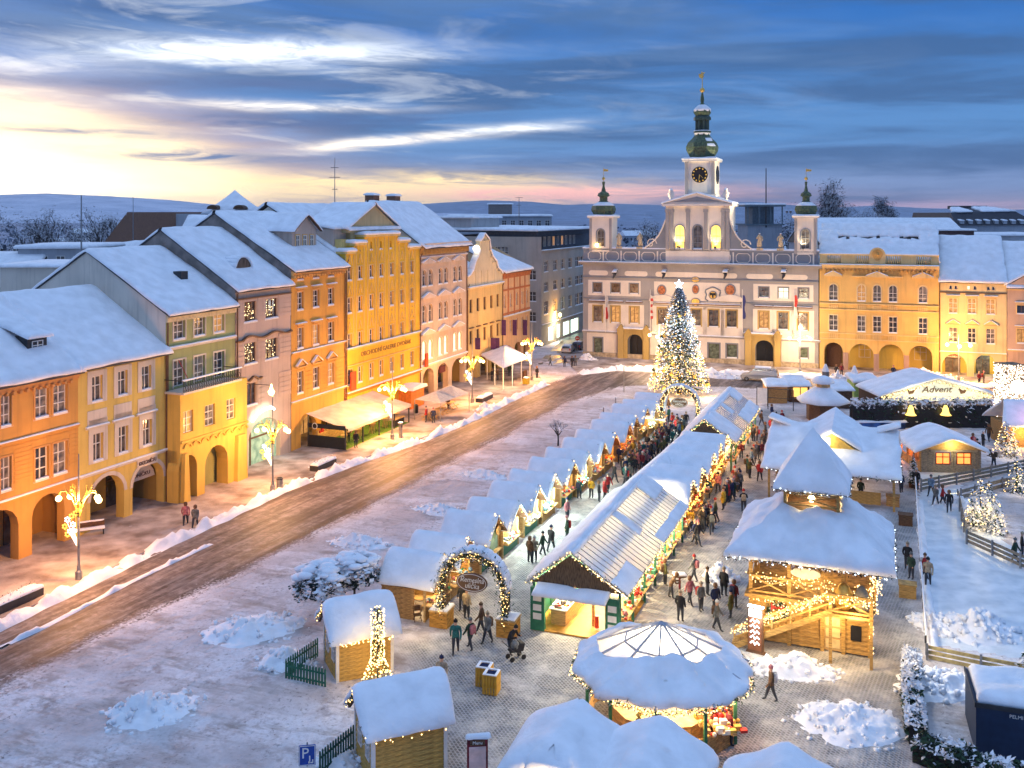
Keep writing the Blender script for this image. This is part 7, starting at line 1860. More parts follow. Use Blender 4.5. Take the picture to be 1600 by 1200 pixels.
# ================================================================== Christmas market
def plank_wall(parent,a,b,z0,z1,m,t=.05,hgt_=.24,name='board',top=None):
 """wall of horizontal boards between two ground points, each board its own piece; top(z) -> (s0, s1) clips a gable"""
 a = Vector((*a,0));b = Vector((*b,0));L_ = (b-a).length;n = max(1,round((z1-z0)/hgt_));h = (z1-z0)/n;ang = atan2(b.y-a.y,b.x-a.x);cache = {}
 for i in range(n):
  s0,s1 = (0,1) if top is None else top(z0+(i+.5)*h)
  if s1-s0 < .05: continue
  key = (round(L_*(s1-s0),2),round(h,3))
  if key not in cache:
   mb = MB();l = key[0];mb.v += [(0,-t,.01),(l,-t,.01),(l,t*.2,h-.012),(0,t*.2,h-.012),(0,t,.01),(l,t,.01),(l,t,h-.012),(0,t,h-.012)]
   for f_ in ((0,1,2,3),(5,4,7,6),(0,4,5,1),(3,2,6,7),(0,3,7,4),(1,5,6,2)): mb.f.append(f_);mb.m.append(0)
   cache[key] = mb.mesh(name,m)
  p = a.lerp(b,s0);obj(name,cache[key],parent,(p.x,p.y,z0+i*h),ang)
def frame_post(parent,pts,z0,z1,m,w=.12):
 for x,y in pts: mb = MB();mb.box(x-w/2,x+w/2,y-w/2,y+w/2,z0,z1);mb.build('post',m,parent)
def goods(parent,x0,x1,y0,y1,z,n,seed,pal=None):
 rr = random.Random(seed);pal = pal or [white_paint,red,wood_light,gold,green_paint,glassd[2],coatm['light blue'],coatm['pink']]
 mb = MB()
 for i in range(n):
  x,y = rr.uniform(x0,x1),rr.uniform(y0,y1);s_ = rr.uniform(.06,.16);k = rr.randrange(len(pal))
  if rr.random() < .5: mb.box(x-s_,x+s_,y-s_*.8,y+s_*.8,z,z+s_*rr.uniform(.6,2),k)
  else: mb.sphere((x,y,z+s_),s_,6,k)
 return mb.build('goods',pal,parent,kind='stuff')
ORD = 'first second third fourth fifth sixth seventh eighth ninth tenth eleventh twelfth thirteenth fourteenth fifteenth'.split()
ridges = [(612,855),(652,829),(702,796),(737,776),(772,751),(801,734),(832,714),(857,700),(883,684),(903,671),(927,656),(940,645),(959,631),(975,624),(994,613)]
glows = ['w','w','w','c','c','c','w','c','w','o','o','w','w','c','w']
stall_feat = {0: 'open sided, with chairs before it',1: 'half hidden behind the arch',2: 'with a closed green shutter and round sign',3: 'with a dazzling white counter',4: 'with a pale green door',5: 'selling bright wares',6: 'with crowd of shoppers before it',7: 'glowing white',8: 'with a striped counter',9: 'glowing orange',10: 'glowing amber beside a dark pole',11: 'with yellow hangings',12: 'with golden gable',13: 'shining white near the far arch',14: 'joining the far arch'}
def stall(k):
 px,py = ridges[k];p = G(px,py,3.6);nxt = G(*ridges[k+1],3.6) if k < 14 else p+A_*3.4
 sp_ = max(2.6,min(4.2,(nxt-p).dot(A_)));W_ = 3.0;L_ = 3.5
 t = thing('market_stall',f'{ORD[k]} stall from the near arch, left row, {stall_feat[k]}','market stall',(p.x,p.y,0),MANG,'stalls of the left alley row')
 hw = W_/2;zr,ze = 3.5,2.1
 for (a,b) in (((.15,hw),(.15,-hw)),((.15,-hw),(L_-(1.2 if k == 0 else .5),-hw)),((.15,hw),(L_-.5,hw))):
  plank_wall(t,a,b,.05,ze,wood,hgt_=.38 if k > 3 else .3)
 mb = MB();mb.prism([(0,0)]*0+[(-hw,ze),(hw,ze),(0,zr)],L_-.55,L_-.5);mb.v = [(y,x,z) for x,y,z in mb.v]
 mb.build('gable',wood if k != 2 else wood_light,t)
 frame_post(t,((L_-.5,-hw),(L_-.5,hw)),0,ze,wood_light)
 mb = MB()
 for s_ in (-1,1):
  mb.poly([(-.1,0,zr+.02),(L_+.2,0,zr+.02),(L_+.2,s_*(hw+.2),ze-.12),(-.1,s_*(hw+.2),ze-.12)])
 mb.build('roof',wood_dark,t)
 snowy('roof_snow',[[(-.15,-hw-.22,ze-.1),(L_+.2,-hw-.22,ze-.1),(L_+.2,.0,zr+.05),(-.15,.0,zr+.05)],[(-.15,.0,zr+.05),(L_+.2,.0,zr+.05),(L_+.2,hw+.22,ze-.1),(-.15,hw+.22,ze-.1)]],t,th=.3,ov=.05,res=.5,nz=.25)
 mb = MB();mb.box(L_-.75,L_-.1,-hw+.1,hw-.1,.9,.98);mb.box(L_-.55,L_-.48,-hw+.1,hw-.1,.1,.9,1);mb.build('counter',[wood_light,(green_paint if k in (2,3,4,6) else wood)],t)
 if k == 2: mb = MB();mb.box(L_-.5,L_-.44,-hw+.1,hw-.1,1.0,2.3);mb.build('shutter',mat('grey_green_shutter',(.22,.32,.24)),t);mb = MB();mb.v = [];disc(mb,0,0,0,.35,.05,14);o_ = mb.build('round_sign',wood_light,t,loc=(L_-.2,.9,2.3));o_.rotation_euler = (0,0,pi/2)
 else:
  goods(t,L_-.72,L_-.15,-hw+.2,hw-.2,.98,26,k);goods(t,.4,.7,-hw+.2,hw-.2,1.5,22,k+40)
 mb = MB();mb.poly([(.3,-hw+.1,.3),(.3,hw-.1,.3),(.3,hw-.1,ze),(.3,-hw+.1,ze)]);mb.build('inner_wall',mat('pale_lining',(.70,.66,.52),.9,.1,3),t)
 garland(t,[(L_+.05,-hw-.3,ze-.05),(L_+.05,0,zr+.1),(L_+.05,hw+.3,ze-.05)],170 if k < 8 else 90,.14,100+k,34 if k < 8 else 22,.045 if k < 6 else .055,bm=bulb_w)
 g_ = glows[k];col = {'w': (1,.72,.34),'c': (.86,1,.86),'o': (1,.42,.08)}[g_];pw = {'w': 75,'c': 360,'o': 85}[g_]
 m2 = MB();m2.sphere((0,0,0),.1,8);m2.build('lamp',{'w': bulb_w,'c': emat('cool_lamp',(.9,1,.9),10),'o': bulb_o}[g_],t,loc=(L_-1.0,0,2.1))
 PL('stall_light',(L_-.9,0,1.95),pw,col,.12,t);PL('stall_light',(L_+.25,0,2.3),pw*.5,col,.1,t)
 return t
st_ = [stall(k) for k in range(15)]
t0 = st_[0]
for i in range(2):
 c = thing('folding_chair',('left','right')[i]+' brown folding chair in front of the first stall','chair',G(652+i*20,972-i*6),.4+i,'folding chairs')
 mb = MB();mb.box(-.22,.22,-.2,.2,.43,.46);mb.build('seat',wood_dark,c);mb = MB();mb.box(-.22,.22,.18,.22,.6,.9);mb.build('backrest',wood_dark,c)
 for x in (-.2,.2): mb = MB();mb.bar((x,-.2,0),(x,.2,.9),.035);mb.bar((x,.25,0),(x,-.2,.45),.035);mb.build('leg',wood_dark,c)
mb = MB();mb.box(0,2.2,-.35,.35,.72,.78);mb.box(.1,.2,-.3,.3,0,.72);mb.box(2.0,2.1,-.3,.3,0,.72);tb = mb.build('display_table',wood_light,loc=G(640,952),rz=MANG+.2);tag(tb,'low wooden display table in front of the open side of the first stall','table')
PL('stall_light',G(655,950,2.0),70,(1,.7,.3),.1)
# ---- arches of fir and lights over the alley
def arch(label,c,w_,h,text,bs,seed,dens=1.0):
 t = thing('garland_arch',label,'arch',c,MANG+.06)
 hw = w_/2;pts = [(-hw,0,.9)]+[(-hw,0,h-hw)]+[(-hw*cos(pi*i/14),0,h-hw+hw*sin(pi*i/14)) for i in range(1,14)]+[(hw,0,h-hw),(hw,0,.9)]
 mb = MB();inn = [(x*.86,z-.25*(z > h-hw)) for x,_,z in pts];out_ = [(x,z) for x,_,z in pts]
 for i in range(len(pts)-1): mb.prism([out_[i],out_[i+1],inn[i+1],inn[i]],-.35,.35)
 mb.build('arch_frame',wood_dark,t)
 sb = MB();n = 12
 for i in range(n):
  a0,a1 = pi*i/n,pi*(i+1)/n;f_ = lambda a,y: (-(hw+.02)*cos(a),y,h-hw+(hw+.02)*sin(a));am = (a0+a1)/2
  snow_sheet(sb,f_(a0,-.42),f_(a1,-.42),f_(a1,.42),f_(a0,.42),th=.34*(.45+.55*sin(am)),ov=.04,up=Vector((-cos(am)*.6,0,.5+.5*sin(am))),wav=.02,nz=.1)
 sb.build('arch_snow',snow,t,smooth=True)
 gp = [(x*.95,-.38,z-.1) for x,_,z in pts];garland(t,gp,int(3000*dens),.3,seed,int(300*dens),bs*.75,sz=.08)
 for s_ in (-1,1):
  mb = MB();mb.box(s_*hw-.55,s_*hw+.55,-.55,.55,0,.95);p_ = mb.build('planter_box',mat('orange_wood',(.52,.26,.05),.7,.25,3,stretch=(1,1,5)),t)
  mb = MB();mb.box(s_*hw-.6,s_*hw+.6,-.6,.6,.95,1.03);mb.build('rim',wood_light,p_)
  snowy('planter_snow',[[(s_*hw-.58,-.58,1.03),(s_*hw+.58,-.58,1.03),(s_*hw+.58,.58,1.03),(s_*hw-.58,.58,1.03)]],p_,th=.12,ov=0)
 mb = MB();n = 24;mb.prism([(.95*cos(2*pi*i/n),.55*sin(2*pi*i/n)) for i in range(n)],-.05,.05);sg = mb.build('sign',brown_paint,t,loc=(0,-.45,h-hw-.15+.55))
 mb = MB();mb.tube([(.87*cos(2*pi*i/n),-.06,.48*sin(2*pi*i/n)) for i in range(n+1)],.018,4);mb.build('sign_border',white_paint,sg)
 for k,s_ in enumerate(text): text_mesh(s_,.42,white_paint,'lettering',sg,(0.02,-.07,.15-.34*k),shear=.25,depth=.01,width=1.45 if k == 0 else .85)
 return t
ca = (G(683,984)+G(800,984))/2
arch('snow topped fir garland arch with oval sign at the near end of the left alley',ca,4.1,4.55,['Řemeslná','ulička'],.042,31)
PL('arch_light',ca+Vector((0,.6,3.2)),90,(1,.75,.35),.2)
cb_ = G(1062,672);arch('distant lit fir garland arch at the far end of the left alley',(cb_.x,cb_.y,0),4.3,4.9,['Řemeslná','ulička'],.07,32,.55)
# ---- covered hall between the alleys (translucent roof strips)
M0 = Vector((3.35,54.9,0))
def mpt(a,b): return M0+A_*a+B_*b
def rooflight_hall(label,a0,L_,hw,ze,zr,lit,hwL=2.3,seed=0,b0=0):
 t = thing('market_hall',label,'market hall',mpt(a0,b0),MANG)
 # frame
 for y in [L_*i/6 for i in range(7)]:
  for x in (-hwL+.1,hw-.1): mb = MB();mb.box(x-.07,x+.07,y-.07,y+.07,0,ze);mb.build('post',green_paint,t)
 nP = int(L_/.62);nr = 3
 trans_on = MATS['polycarbonate']
 for side in (-1,1):
  cache = {};hv = (hw if side > 0 else hwL)
  for i in range(nP):
   y0,y1 = i*L_/nP+.015,(i+1)*L_/nP-.015
   mb = MB();mb.v += [(0,y0,zr+.12),(0,y1,zr+.12),(side*(hv+.35),y1,ze-.1),(side*(hv+.35),y0,ze-.1),(0,y0,zr+.07),(0,y1,zr+.07),(side*(hv+.35),y1,ze-.15),(side*(hv+.35),y0,ze-.15)]
   mb.v = [(x,y-y0,z) for x,y,z in mb.v]
   key = 0
   if key not in cache:
    for f_ in ((0,1,2,3),(7,6,5,4),(0,4,5,1),(3,2,6,7),(0,3,7,4),(1,5,6,2)): mb.f.append(f_);mb.m.append(0)
    cache[key] = mb.mesh('roof_panel',trans_on)
   obj('roof_panel',cache[key],t,(0,y0,0))
  mb = MB()
  for i in range(nP+1): y = i*L_/nP;mb.bar((0,y,zr+.14),(side*(hv+.36),y,ze-.08),.035)
  mb.build('glazing_bars',metal_grey,t)
 # blankets of snow left on parts of the roof
 rr = random.Random(seed);sb = MB();side = 1
 def roofp(s_,y,side): x = side*((hw if side > 0 else hwL)+.38)*s_;return (x,y,zr+.17+(ze-.1-zr-.12)*s_)
 def patch(s0,s1,y0,y1,th,side=1,wv=.18): snow_sheet(sb,roofp(s0,y0,side),roofp(s0,y1,side),roofp(s1,y1,side),roofp(s1,y0,side),th=th,ov=0,wav=wv,seed=rr.random()*40,nz=.5)
 for q in lit: patch(*q)
 patch(0,1,0,L_,.3,-1,.1)
 sb.build('roof_snow',snow,t,smooth=True)
 mb = MB();mb.prism([(-hwL,ze),(hw,ze),(0,zr)],-.04,.04);mb.build('gable',mat('gable_boards',(.20,.12,.06),.8,.35,3,stretch=(8,1,1)),t)
 gp = [(-hwL-.3,-.12,ze-.1),(0,-.12,zr+.12),(hw+.3,-.12,ze-.1)];garland(t,gp,500,.16,seed+3,60,.036)
 gp = [(hw+.36,i*L_/10,ze-.12) for i in range(11)];garland(t,gp,650,.13,seed+4,105,.038)
 return t
pc = bpy.data.materials.new('polycarbonate');MATS['polycarbonate'] = pc;pc.use_nodes = True;t_ = pc.node_tree;t_.nodes.clear()
d_ = t_.nodes.new('ShaderNodeBsdfTranslucent');d_.inputs[0].default_value = (.80,.78,.72,1);g_ = t_.nodes.new('ShaderNodeBsdfPrincipled');g_.inputs['Base Color'].default_value = (.80,.82,.88,1);g_.inputs['Roughness'].default_value = .25
mx_ = t_.nodes.new('ShaderNodeMixShader');mx_.inputs[0].default_value = .5;nz_ = t_.nodes.new('ShaderNodeTexNoise');nz_.inputs['Scale'].default_value = .7;rp_ = t_.nodes.new('ShaderNodeMapRange');rp_.inputs[1].default_value = .35;rp_.inputs[2].default_value = .65;rp_.inputs[3].default_value = .30;rp_.inputs[4].default_value = .85
tc_n = t_.nodes.new('ShaderNodeTexCoord');t_.links.new(tc_n.outputs['Object'],nz_.inputs[0]);t_.links.new(nz_.outputs[0],rp_.inputs[0]);t_.links.new(rp_.outputs[0],mx_.inputs[0])
t_.links.new(d_.outputs[0],mx_.inputs[1]);t_.links.new(g_.outputs[0],mx_.inputs[2]);oo_ = t_.nodes.new('ShaderNodeOutputMaterial');t_.links.new(mx_.outputs[0],oo_.inputs[0])
HL = 17.6
t = rooflight_hall('long market hall with a half bare translucent roof, in the middle of the market',0,HL,3.0,2.7,4.5,
 [(0,.07,0,HL,.2),(.0,.62,7.9,9.0,.07),(0,.45,14.6,HL,.14),(.80,1,9.2,HL,.1),(.70,1,0,3.5,.06)],seed=60)
for i in range(5): PL('hall_light',(.3 if i % 2 else -.6,2+i*3.4,2.9),(600,520,1000,1200,520)[i],(1,.80,.50),.25,t)
# open front: green shutters with notices, counter, floor
mb = MB();mb.box(-2.25,2.9,-.3,6,.02,.12);mb.build('floor',mat('orange_floor',(.60,.30,.05),.6,.2,2),t)
for s_,sx in ((-1,-1.9),(1,2.55)):
 mb = MB();mb.box(sx-.42,sx+.42,-.35,-.1,.05,2.5);sh = mb.build('shutter',green_paint,t)
 for z in (.7,1.2,1.75): mb = MB();mb.box(sx-.25,sx+.25,-.38,-.352,z,z+.35);mb.build('notice',white_paint,sh)
mb = MB();mb.box(-1.6,2.1,-.75,-.1,2.35,2.45);sh = mb.build('awning',wood_dark,t);snowy('awning_snow',[[(-1.9,-.95,2.3),(2.2,-.95,2.3),(2.2,.0,2.62),(-1.9,.0,2.62)]],sh,th=.22)
mb = MB();mb.box(-1.4,-.5,.6,5.5,.12,1.0);mb.box(-1.5,-.4,.5,5.6,1.0,1.06,1);mb.build('counter',[wood_light,white_paint],t);goods(t,-1.4,-.5,.7,5.3,1.06,60,9)
mb = MB();mb.box(.9,1.05,1.2,1.35,.1,2.7);mb.build('post',wood_light,t);mb = MB();mb.tube([(1.3,.9,.2),(1.3,.9,.9)],.12,8);mb.build('fire_extinguisher',red,t)
mb = MB();mb.box(-2.3,-2.2,0,HL,0,2.7);mb.build('side_wall',green_paint,t)
for i in range(8):   # stalls under the right edge
 mb = MB();mb.box(2.3,3.1,.9+i*2.1,2.7+i*2.1,.85,.93);mb.box(2.3,2.4,.9+i*2.1,2.7+i*2.1,.1,.85,1);mb.build('counter',[wood_light,wood],t)
goods(t,2.4,3.0,.9,HL-.6,.93,130,19)
for i in range(4): PL('hall_light',(3.2,2.5+i*4.2,2.35),70,(1,.62,.20),.1,t)
t = rooflight_hall('far market hall with streaks of bare translucent roof before the Christmas tree',38.5,17.5,2.6,2.7,4.5,
 [(0,.08,0,17.5,.22),(0,1,0,4.5,.25),(0,.5,8,9.5,.1),(.6,1,9,17.5,.18),(0,.4,14,17.5,.15)],hwL=2.0,seed=70,b0=.8)
for i in range(3): PL('hall_light',(0,5+i*4,3.2),520,(1,.66,.40),.25,t)
for i in range(3): PL('hall_light',(2.8,2.5+i*5.0,2.35),80,(1,.45,.10),.1,t)
goods(t,2.0,2.6,.9,16.5,.93,90,29)
mb = MB();mb.box(1.9,2.7,.5,17,.8,.93);mb.build('counter',wood,t);mb = MB();mb.box(-2.0,-1.9,0,17.4,0,2.7);mb.build('side_wall',green_paint,t)
# lean-to strip and cross-gabled stalls between the two halls
t = thing('market_stall','long low snow covered lean-to joining the two translucent halls','market stall',mpt(HL,0),MANG)
mb = MB();mb.poly([(-2.2,0,0),(-1.2,20.8,0),(-1.2,20.8,2.6),(-2.2,0,2.6)]);mb.build('wall',green_paint,t)
snowy('roof_snow',[[(-2.6,.1,2.6),(-1.5,20.8,2.6),(-.6,20.8,3.5),(-.9,.1,3.5)],[(-.9,.1,3.5),(-.6,20.8,3.5),(.1,20.8,2.9),(-.1,.1,2.9)]],t,th=.35,res=.7)
for k,(y,lab) in enumerate(((2.6,'near cross-gabled stall on the right alley, hung with yellow bells'),(6.6,'second cross-gabled stall from the near hall on the right alley'),(11.6,'third cross-gabled stall on the right alley, beyond the roof gap'),(15.2,'fourth cross-gabled stall on the right alley'),(18.8,'last cross-gabled stall before the far translucent hall'))):
 t = thing('market_stall',lab,'market stall',mpt(HL+y,0),MANG,'cross-gabled stalls');hw = 1.75
 x1 = 3.2;zr,ze = 3.75,2.5
 mb = MB()
 for s_ in (-1,1): mb.poly([(-.8,0,zr),(x1,0,zr),(x1,s_*(hw+.1),ze),(-.8,s_*(hw+.1),ze)])
 mb.build('roof',wood_dark,t)
 snowy('roof_snow',[[(-.9,-hw-.2,ze),(x1,-hw-.2,ze),(x1,0,zr),(-.9,0,zr)],[(-.9,0,zr),(x1,0,zr),(x1,hw+.2,ze),(-.9,hw+.2,ze)]],t,th=.34,ov=.05,res=.6)
 mb = MB();mb.prism([(-hw,ze),(hw,ze),(0,zr)],x1-.3,x1-.25);mb.v = [(y_,x_,z_) for x_,y_,z_ in mb.v];mb.build('gable',gold if k == 0 else wood,t)
 for y_ in (-hw,hw): plank_wall(t,(.6,y_),(x1-.4,y_),.05,ze,wood,hgt_=.4)
 mb = MB();mb.box(x1-.7,x1-.1,-hw+.1,hw-.1,.85,.93);mb.box(x1-.5,x1-.45,-hw+.1,hw-.1,.05,.85);mb.build('counter',wood_light,t);goods(t,x1-.65,x1-.15,-hw+.2,hw-.2,.93,24,k+70,[red,gold,wood_light,coatm['brown'],white_paint])
 garland(t,[(x1+.05,-hw,ze),(x1+.05,0,zr+.1),(x1+.05,hw,ze)],130,.14,200+k,26,.055);garland(t,[(x1+.05,-hw,2.2),(x1+.05,hw,2.2)],80,.12,220+k,24,.05,bm=bulb_o)
 PL('stall_light',(x1-.4,0,2.1),75,(1,.50,.14),.1,t);PL('stall_light',(x1+.4,0,2.1),30,(1,.60,.2),.1,t)
# ---- Christmas tree
pT = G(1061,617);t = thing('christmas_tree','huge snow dusted Christmas tree wrapped in golden and white lights with a shining star','Christmas tree',pT)
hT = CH-(448-HY)*pT.y/FP;rT = 46*pT.y/FP
mb = MB();mb.tube([(0,0,0),(0,0,hT*.97)],[.3,.04],8);mb.build('trunk',bark,t)
rr = random.Random(77);tm = [mat('fir_dark',(.030,.07,.045),.85),mat('fir_frost',(.70,.74,.80),.8),mat('fir_mid',(.06,.12,.07),.85)]
mb = MB();tips = []
for i in range(430):
 f_ = (i/430)**.80;z = .8+f_*(hT-1.0);a = i*2.39996;r = rT*(1-f_)**.68*rr.uniform(.80,1.08)+.15;dr = -.10*r
 mb.tube([(0,0,z+.2),(r*.5*cos(a),r*.5*sin(a),z+.15+dr*.3),(r*cos(a),r*sin(a),z+dr)],[.05,.035,.01],3,0,False)
 nt_ = int(10+r*7)
 for j in range(nt_):
  s_ = rr.uniform(.15,1.0)**.7;c = Vector((r*s_*cos(a),r*s_*sin(a),z+.2+(dr-.1)*s_));sd_ = Vector((-sin(a),cos(a),0))*rr.choice((-1,1));d = (Vector((cos(a),sin(a),0))*.6+sd_*rr.uniform(.3,1)+Vector((0,0,rr.uniform(-.6,.1)))).normalized()
  l = rr.uniform(.25,.55)*(.6+.3*(1-s_)+.2*r/rT);w_ = Vector((0,0,1)).cross(d)*l*.28;k_ = 1 if rr.random() < .46+.25*f_ else (0 if rr.random() < .6 else 2)
  mb.poly([c,c+d*l*.5+w_+Vector((0,0,.04)),c+d*l,c+d*l*.5-w_-Vector((0,0,.03))],k_)
 tips.append((r,a,z+dr))
mb.build('crown',tm,t)
lw,lc = MB(),MB()
for i in range(1750):
 f_ = 1-sqrt(rr.random());z = .7+f_*(hT-1.4);a = rr.uniform(0,6.28);r = (rT*(1-f_)**.68)*rr.uniform(.82,1.08)+.12
 (lw if rr.random() < (.84 if f_ < .42 else .35) else lc).octa((r*cos(a),r*sin(a),z),rr.uniform(.035,.075))
lw.build('fairy_lights',emat('tree_bulb',(1,.52,.13),2.6),t,kind='stuff');lc.build('fairy_lights',emat('tree_bulb_white',(.80,.90,1),2.2),t,kind='stuff')
bb = MB();bb.sphere((0,0,0),.26,10);bm1 = bb.mesh('bauble',gold,True)
for i in range(46):
 f_ = rr.random()**1.3*.85;z = .9+f_*(hT-2);a = rr.uniform(0,6.28);r = rT*(1-f_)**.68*1.0
 o = obj('bauble',bm1,t,(r*cos(a),r*sin(a),z));o.material_slots[0].link = 'OBJECT';o.material_slots[0].material = rr.choice((gold,mat('silver_bauble',(.6,.62,.66),.25,metal=.8),copper))
mb = MB();n = 5;pts = [((.62 if i % 2 == 0 else .26)*sin(pi*i/5),(.62 if i % 2 == 0 else .26)*cos(pi*i/5)) for i in range(10)];mb.prism([(x,z+hT+.35) for x,z in pts],-.08,.08);o = mb.build('star',emat('tree_star',(.9,.95,1),7),t)
for z,r,p_,c_ in ((1.4,rT+1.0,420,(1,.62,.25)),(5.5,rT*.8,260,(1,.75,.45)),(10,2.6,160,(.9,.95,1))):
 for a in (-pi/2-.5,-pi/2+.9): PL('tree_glow',(r*cos(a),r*sin(a),z),p_,c_,.6,t)
# ---- two-storey timber hut
O2 = Vector((19.3,51.8,0))-B_*6.3+A_*.15;t = thing('timber_hut','two storey timber hut with outside stair, strings of lights and a turret roof','hut',O2,MANG);W2_ = 6.3;gz = 2.5
honey = mat('honey_wood',(.56,.33,.10),.65,.25,3,bump=.3,bscale=9,stretch=(1,1,8))
plank_wall(t,(0,0),(3.9,0),.1,gz,honey,hgt_=.27);plank_wall(t,(4.9,0),(W2_,0),.1,gz,honey,hgt_=.27);plank_wall(t,(3.9,0),(4.9,0),2.0,gz,honey,hgt_=.25)
for a,b in (((W2_,0),(W2_,W2_)),((0,W2_),(0,0)),((W2_,W2_),(0,W2_))): plank_wall(t,a,b,.1,gz,honey,hgt_=.27)
mb = MB();mb.box(3.93,4.87,-.02,.04,.1,2.0);dr_ = mb.build('door',wood_light,t)
for i in range(3): mb = MB();mb.box(4.02,4.78,-.05,-.018,.25+i*.6,.72+i*.6);mb.build('door_panel',mat('pale_pine',(.72,.55,.28),.7),dr_)
mb = MB();mb.box(4.8,4.84,-.07,-.02,1.0,1.12);mb.build('handle',iron,dr_)
frame_post(t,((0,0),(2.1,-.02),(3.85,-.02),(4.95,-.02),(W2_,0),(0,W2_),(W2_,W2_),(W2_,W2_/2),(0,W2_/2)),0,5.0,honey,.2)
mb = MB();mb.box(-.3,W2_+.3,-.3,W2_+.3,gz,gz+.2);mb.build('upper_floor',honey,t)
def rail(parent,a,b,z,m=honey,h=1.0):
 a = Vector(a);b = Vector(b);L_ = (b-a).length;n = max(1,int(L_/1.6));mb = MB();mb.bar((*a,z+h),(*b,z+h),.12);mb.bar((*a,z+.15),(*b,z+.15),.1);mb.build('rail',m,parent)
 for i in range(n):
  p,q = a.lerp(b,i/n),a.lerp(b,(i+1)/n);mb = MB();mb.bar((*p,z+.15),(*q,z+h),.07);mb.bar((*p,z+h),(*q,z+.15),.065,.08);mb.build('brace',m,parent)
rail(t,(0,-.15),(W2_,-.15),gz+.2);rail(t,(W2_+.15,0),(W2_+.15,W2_),gz+.2);rail(t,(-.15,W2_),(-.15,0),gz+.2)
ze,ov_ = 5.0,1.2;top = 7.15;c = W2_/2;h3 = 1.55
E = [(-ov_,-ov_),(W2_+ov_,-ov_),(W2_+ov_,W2_+ov_),(-ov_,W2_+ov_)];TP = [(c-h3,c-h3),(c+h3,c-h3),(c+h3,c+h3),(c-h3,c+h3)]
mb = MB();sb = MB()
for i in range(4): j = (i+1) % 4;mb.poly([(*E[i],ze),(*E[j],ze),(*TP[j],top),(*TP[i],top)])
snow_multi(sb,[[(*E[i],ze+.04),(*E[(i+1) % 4],ze+.04),(*TP[(i+1) % 4],top+.02),(*TP[i],top+.02)] for i in range(4)],th=.3,ov=.1,nz=.75,seed=7,wav=.16,res=.35)
mb.poly([(*p,top) for p in TP]);mb.poly([(*p,ze-.06) for p in E]);mb.build('main_roof',wood_dark,t);sb.build('roof_snow',snow,t,smooth=True)
frame_post(t,[(x*.93+c*.07,y*.93+c*.07) for x,y in TP],top-.1,8.5,honey,.16)
for i in range(4):
 a,b = TP[i],TP[(i+1) % 4];a = (a[0]*.93+c*.07,a[1]*.93+c*.07);b = (b[0]*.93+c*.07,b[1]*.93+c*.07);mb = MB();mb.bar((*a,top+.9),(*b,top+.9),.08);mb.bar((*a,top+.25),(*b,top+.25),.08);mb.bar((*a,top+.25),(*b,top+.9),.06);mb.bar((*a,top+.9),(*b,top+.25),.055,.07);mb.build('turret_rail',honey,t)
h4 = 2.05;zt_ = 8.35;za_ = 11.4;E4 = [(c-h4,c-h4),(c+h4,c-h4),(c+h4,c+h4),(c-h4,c+h4)];mb = MB();sb = MB();ap = (c,c,za_)
for i in range(4): j = (i+1) % 4;mb.poly([(*E4[i],zt_),(*E4[j],zt_),ap])
snow_multi(sb,[[(*E4[i],zt_+.03),(*E4[(i+1) % 4],zt_+.03),ap,ap] for i in range(4)],th=.24,ov=.06,nz=.35,seed=9,wav=.08,res=.4)
mb.poly([(*p,zt_-.05) for p in E4]);mb.build('turret_roof',wood_dark,t);sb.build('turret_snow',snow,t,smooth=True)
garland(t,[(*p,ze-.08) for p in E]+[(*E[0],ze-.08)],2600,.16,41,260,.04,bm=bulb_c,gm=black);garland(t,[(*p,zt_-.05) for p in E4]+[(*E4[0],zt_-.05)],900,.13,42,50,.035,bm=bulb_c,gm=black)
for z,n_ in ((gz+1.15,420),(gz-.1,160)): lights_on([(0,-.3,z),(W2_,-.3,z),(W2_+.3,0,z),(W2_+.3,W2_,z)],int(n_*.8),.12 if z < 3 else .3,int(z*9),.034).build('fairy_lights',bulb_w,t,kind='stuff')
lights_on([(W2_+.1,-.15,.3),(W2_+.1,-.15,ze)],90,.1,4,.042).build('fairy_lights',bulb_w,t,kind='stuff')
# stair
mb = MB();s0,s1 = (.3-1.0,-1.0,.1),(4.3,-1.0,gz+.2)
for y in (-.5,-1.4): mb.bar((s0[0],y,.1),(s1[0],y,s1[2]),.08,.3)
sr = mb.build('stair',honey,t)
for i in range(13): m2 = MB();f_ = i/12.;x = s0[0]+(s1[0]-s0[0])*f_;z = .2+(s1[2]-.2)*f_;m2.box(x-.16,x+.16,-1.4,-.5,z-.02,z+.03);m2.build('step',honey,sr)
mb = MB();mb.bar((s0[0],-1.42,1.1),(s1[0],-1.42,s1[2]+1.0),.1);mb.bar((s0[0],-1.42,.6),(s1[0],-1.42,s1[2]+.5),.07)
for i in range(6): f_ = i/5;x = s0[0]+(s1[0]-s0[0])*f_;mb.bar((x,-1.42,.1+2.6*f_),(x,-1.42,1.1+2.6*f_),.09)
mb.build('handrail',honey,sr);lights_on([(s0[0],-1.5,1.0),(s1[0],-1.5,s1[2]+.95)],330,.22,8,.033).build('fairy_lights',bulb_w,sr,kind='stuff')
mb = MB();mb.box(s1[0],W2_+.2,-1.5,-.3,gz+.05,gz+.2);mb.build('landing',honey,t);rail(t,(s1[0],-1.45),(W2_+.2,-1.45),gz+.2);frame_post(t,((s1[0]+.05,-1.42),(W2_+.1,-1.42)),0,gz+1.2,honey,.16)
lights_on([(s1[0],-1.55,gz+1.0),(W2_+.2,-1.55,gz+1.0)],100,.25,18,.034).build('fairy_lights',bulb_w,t,kind='stuff')
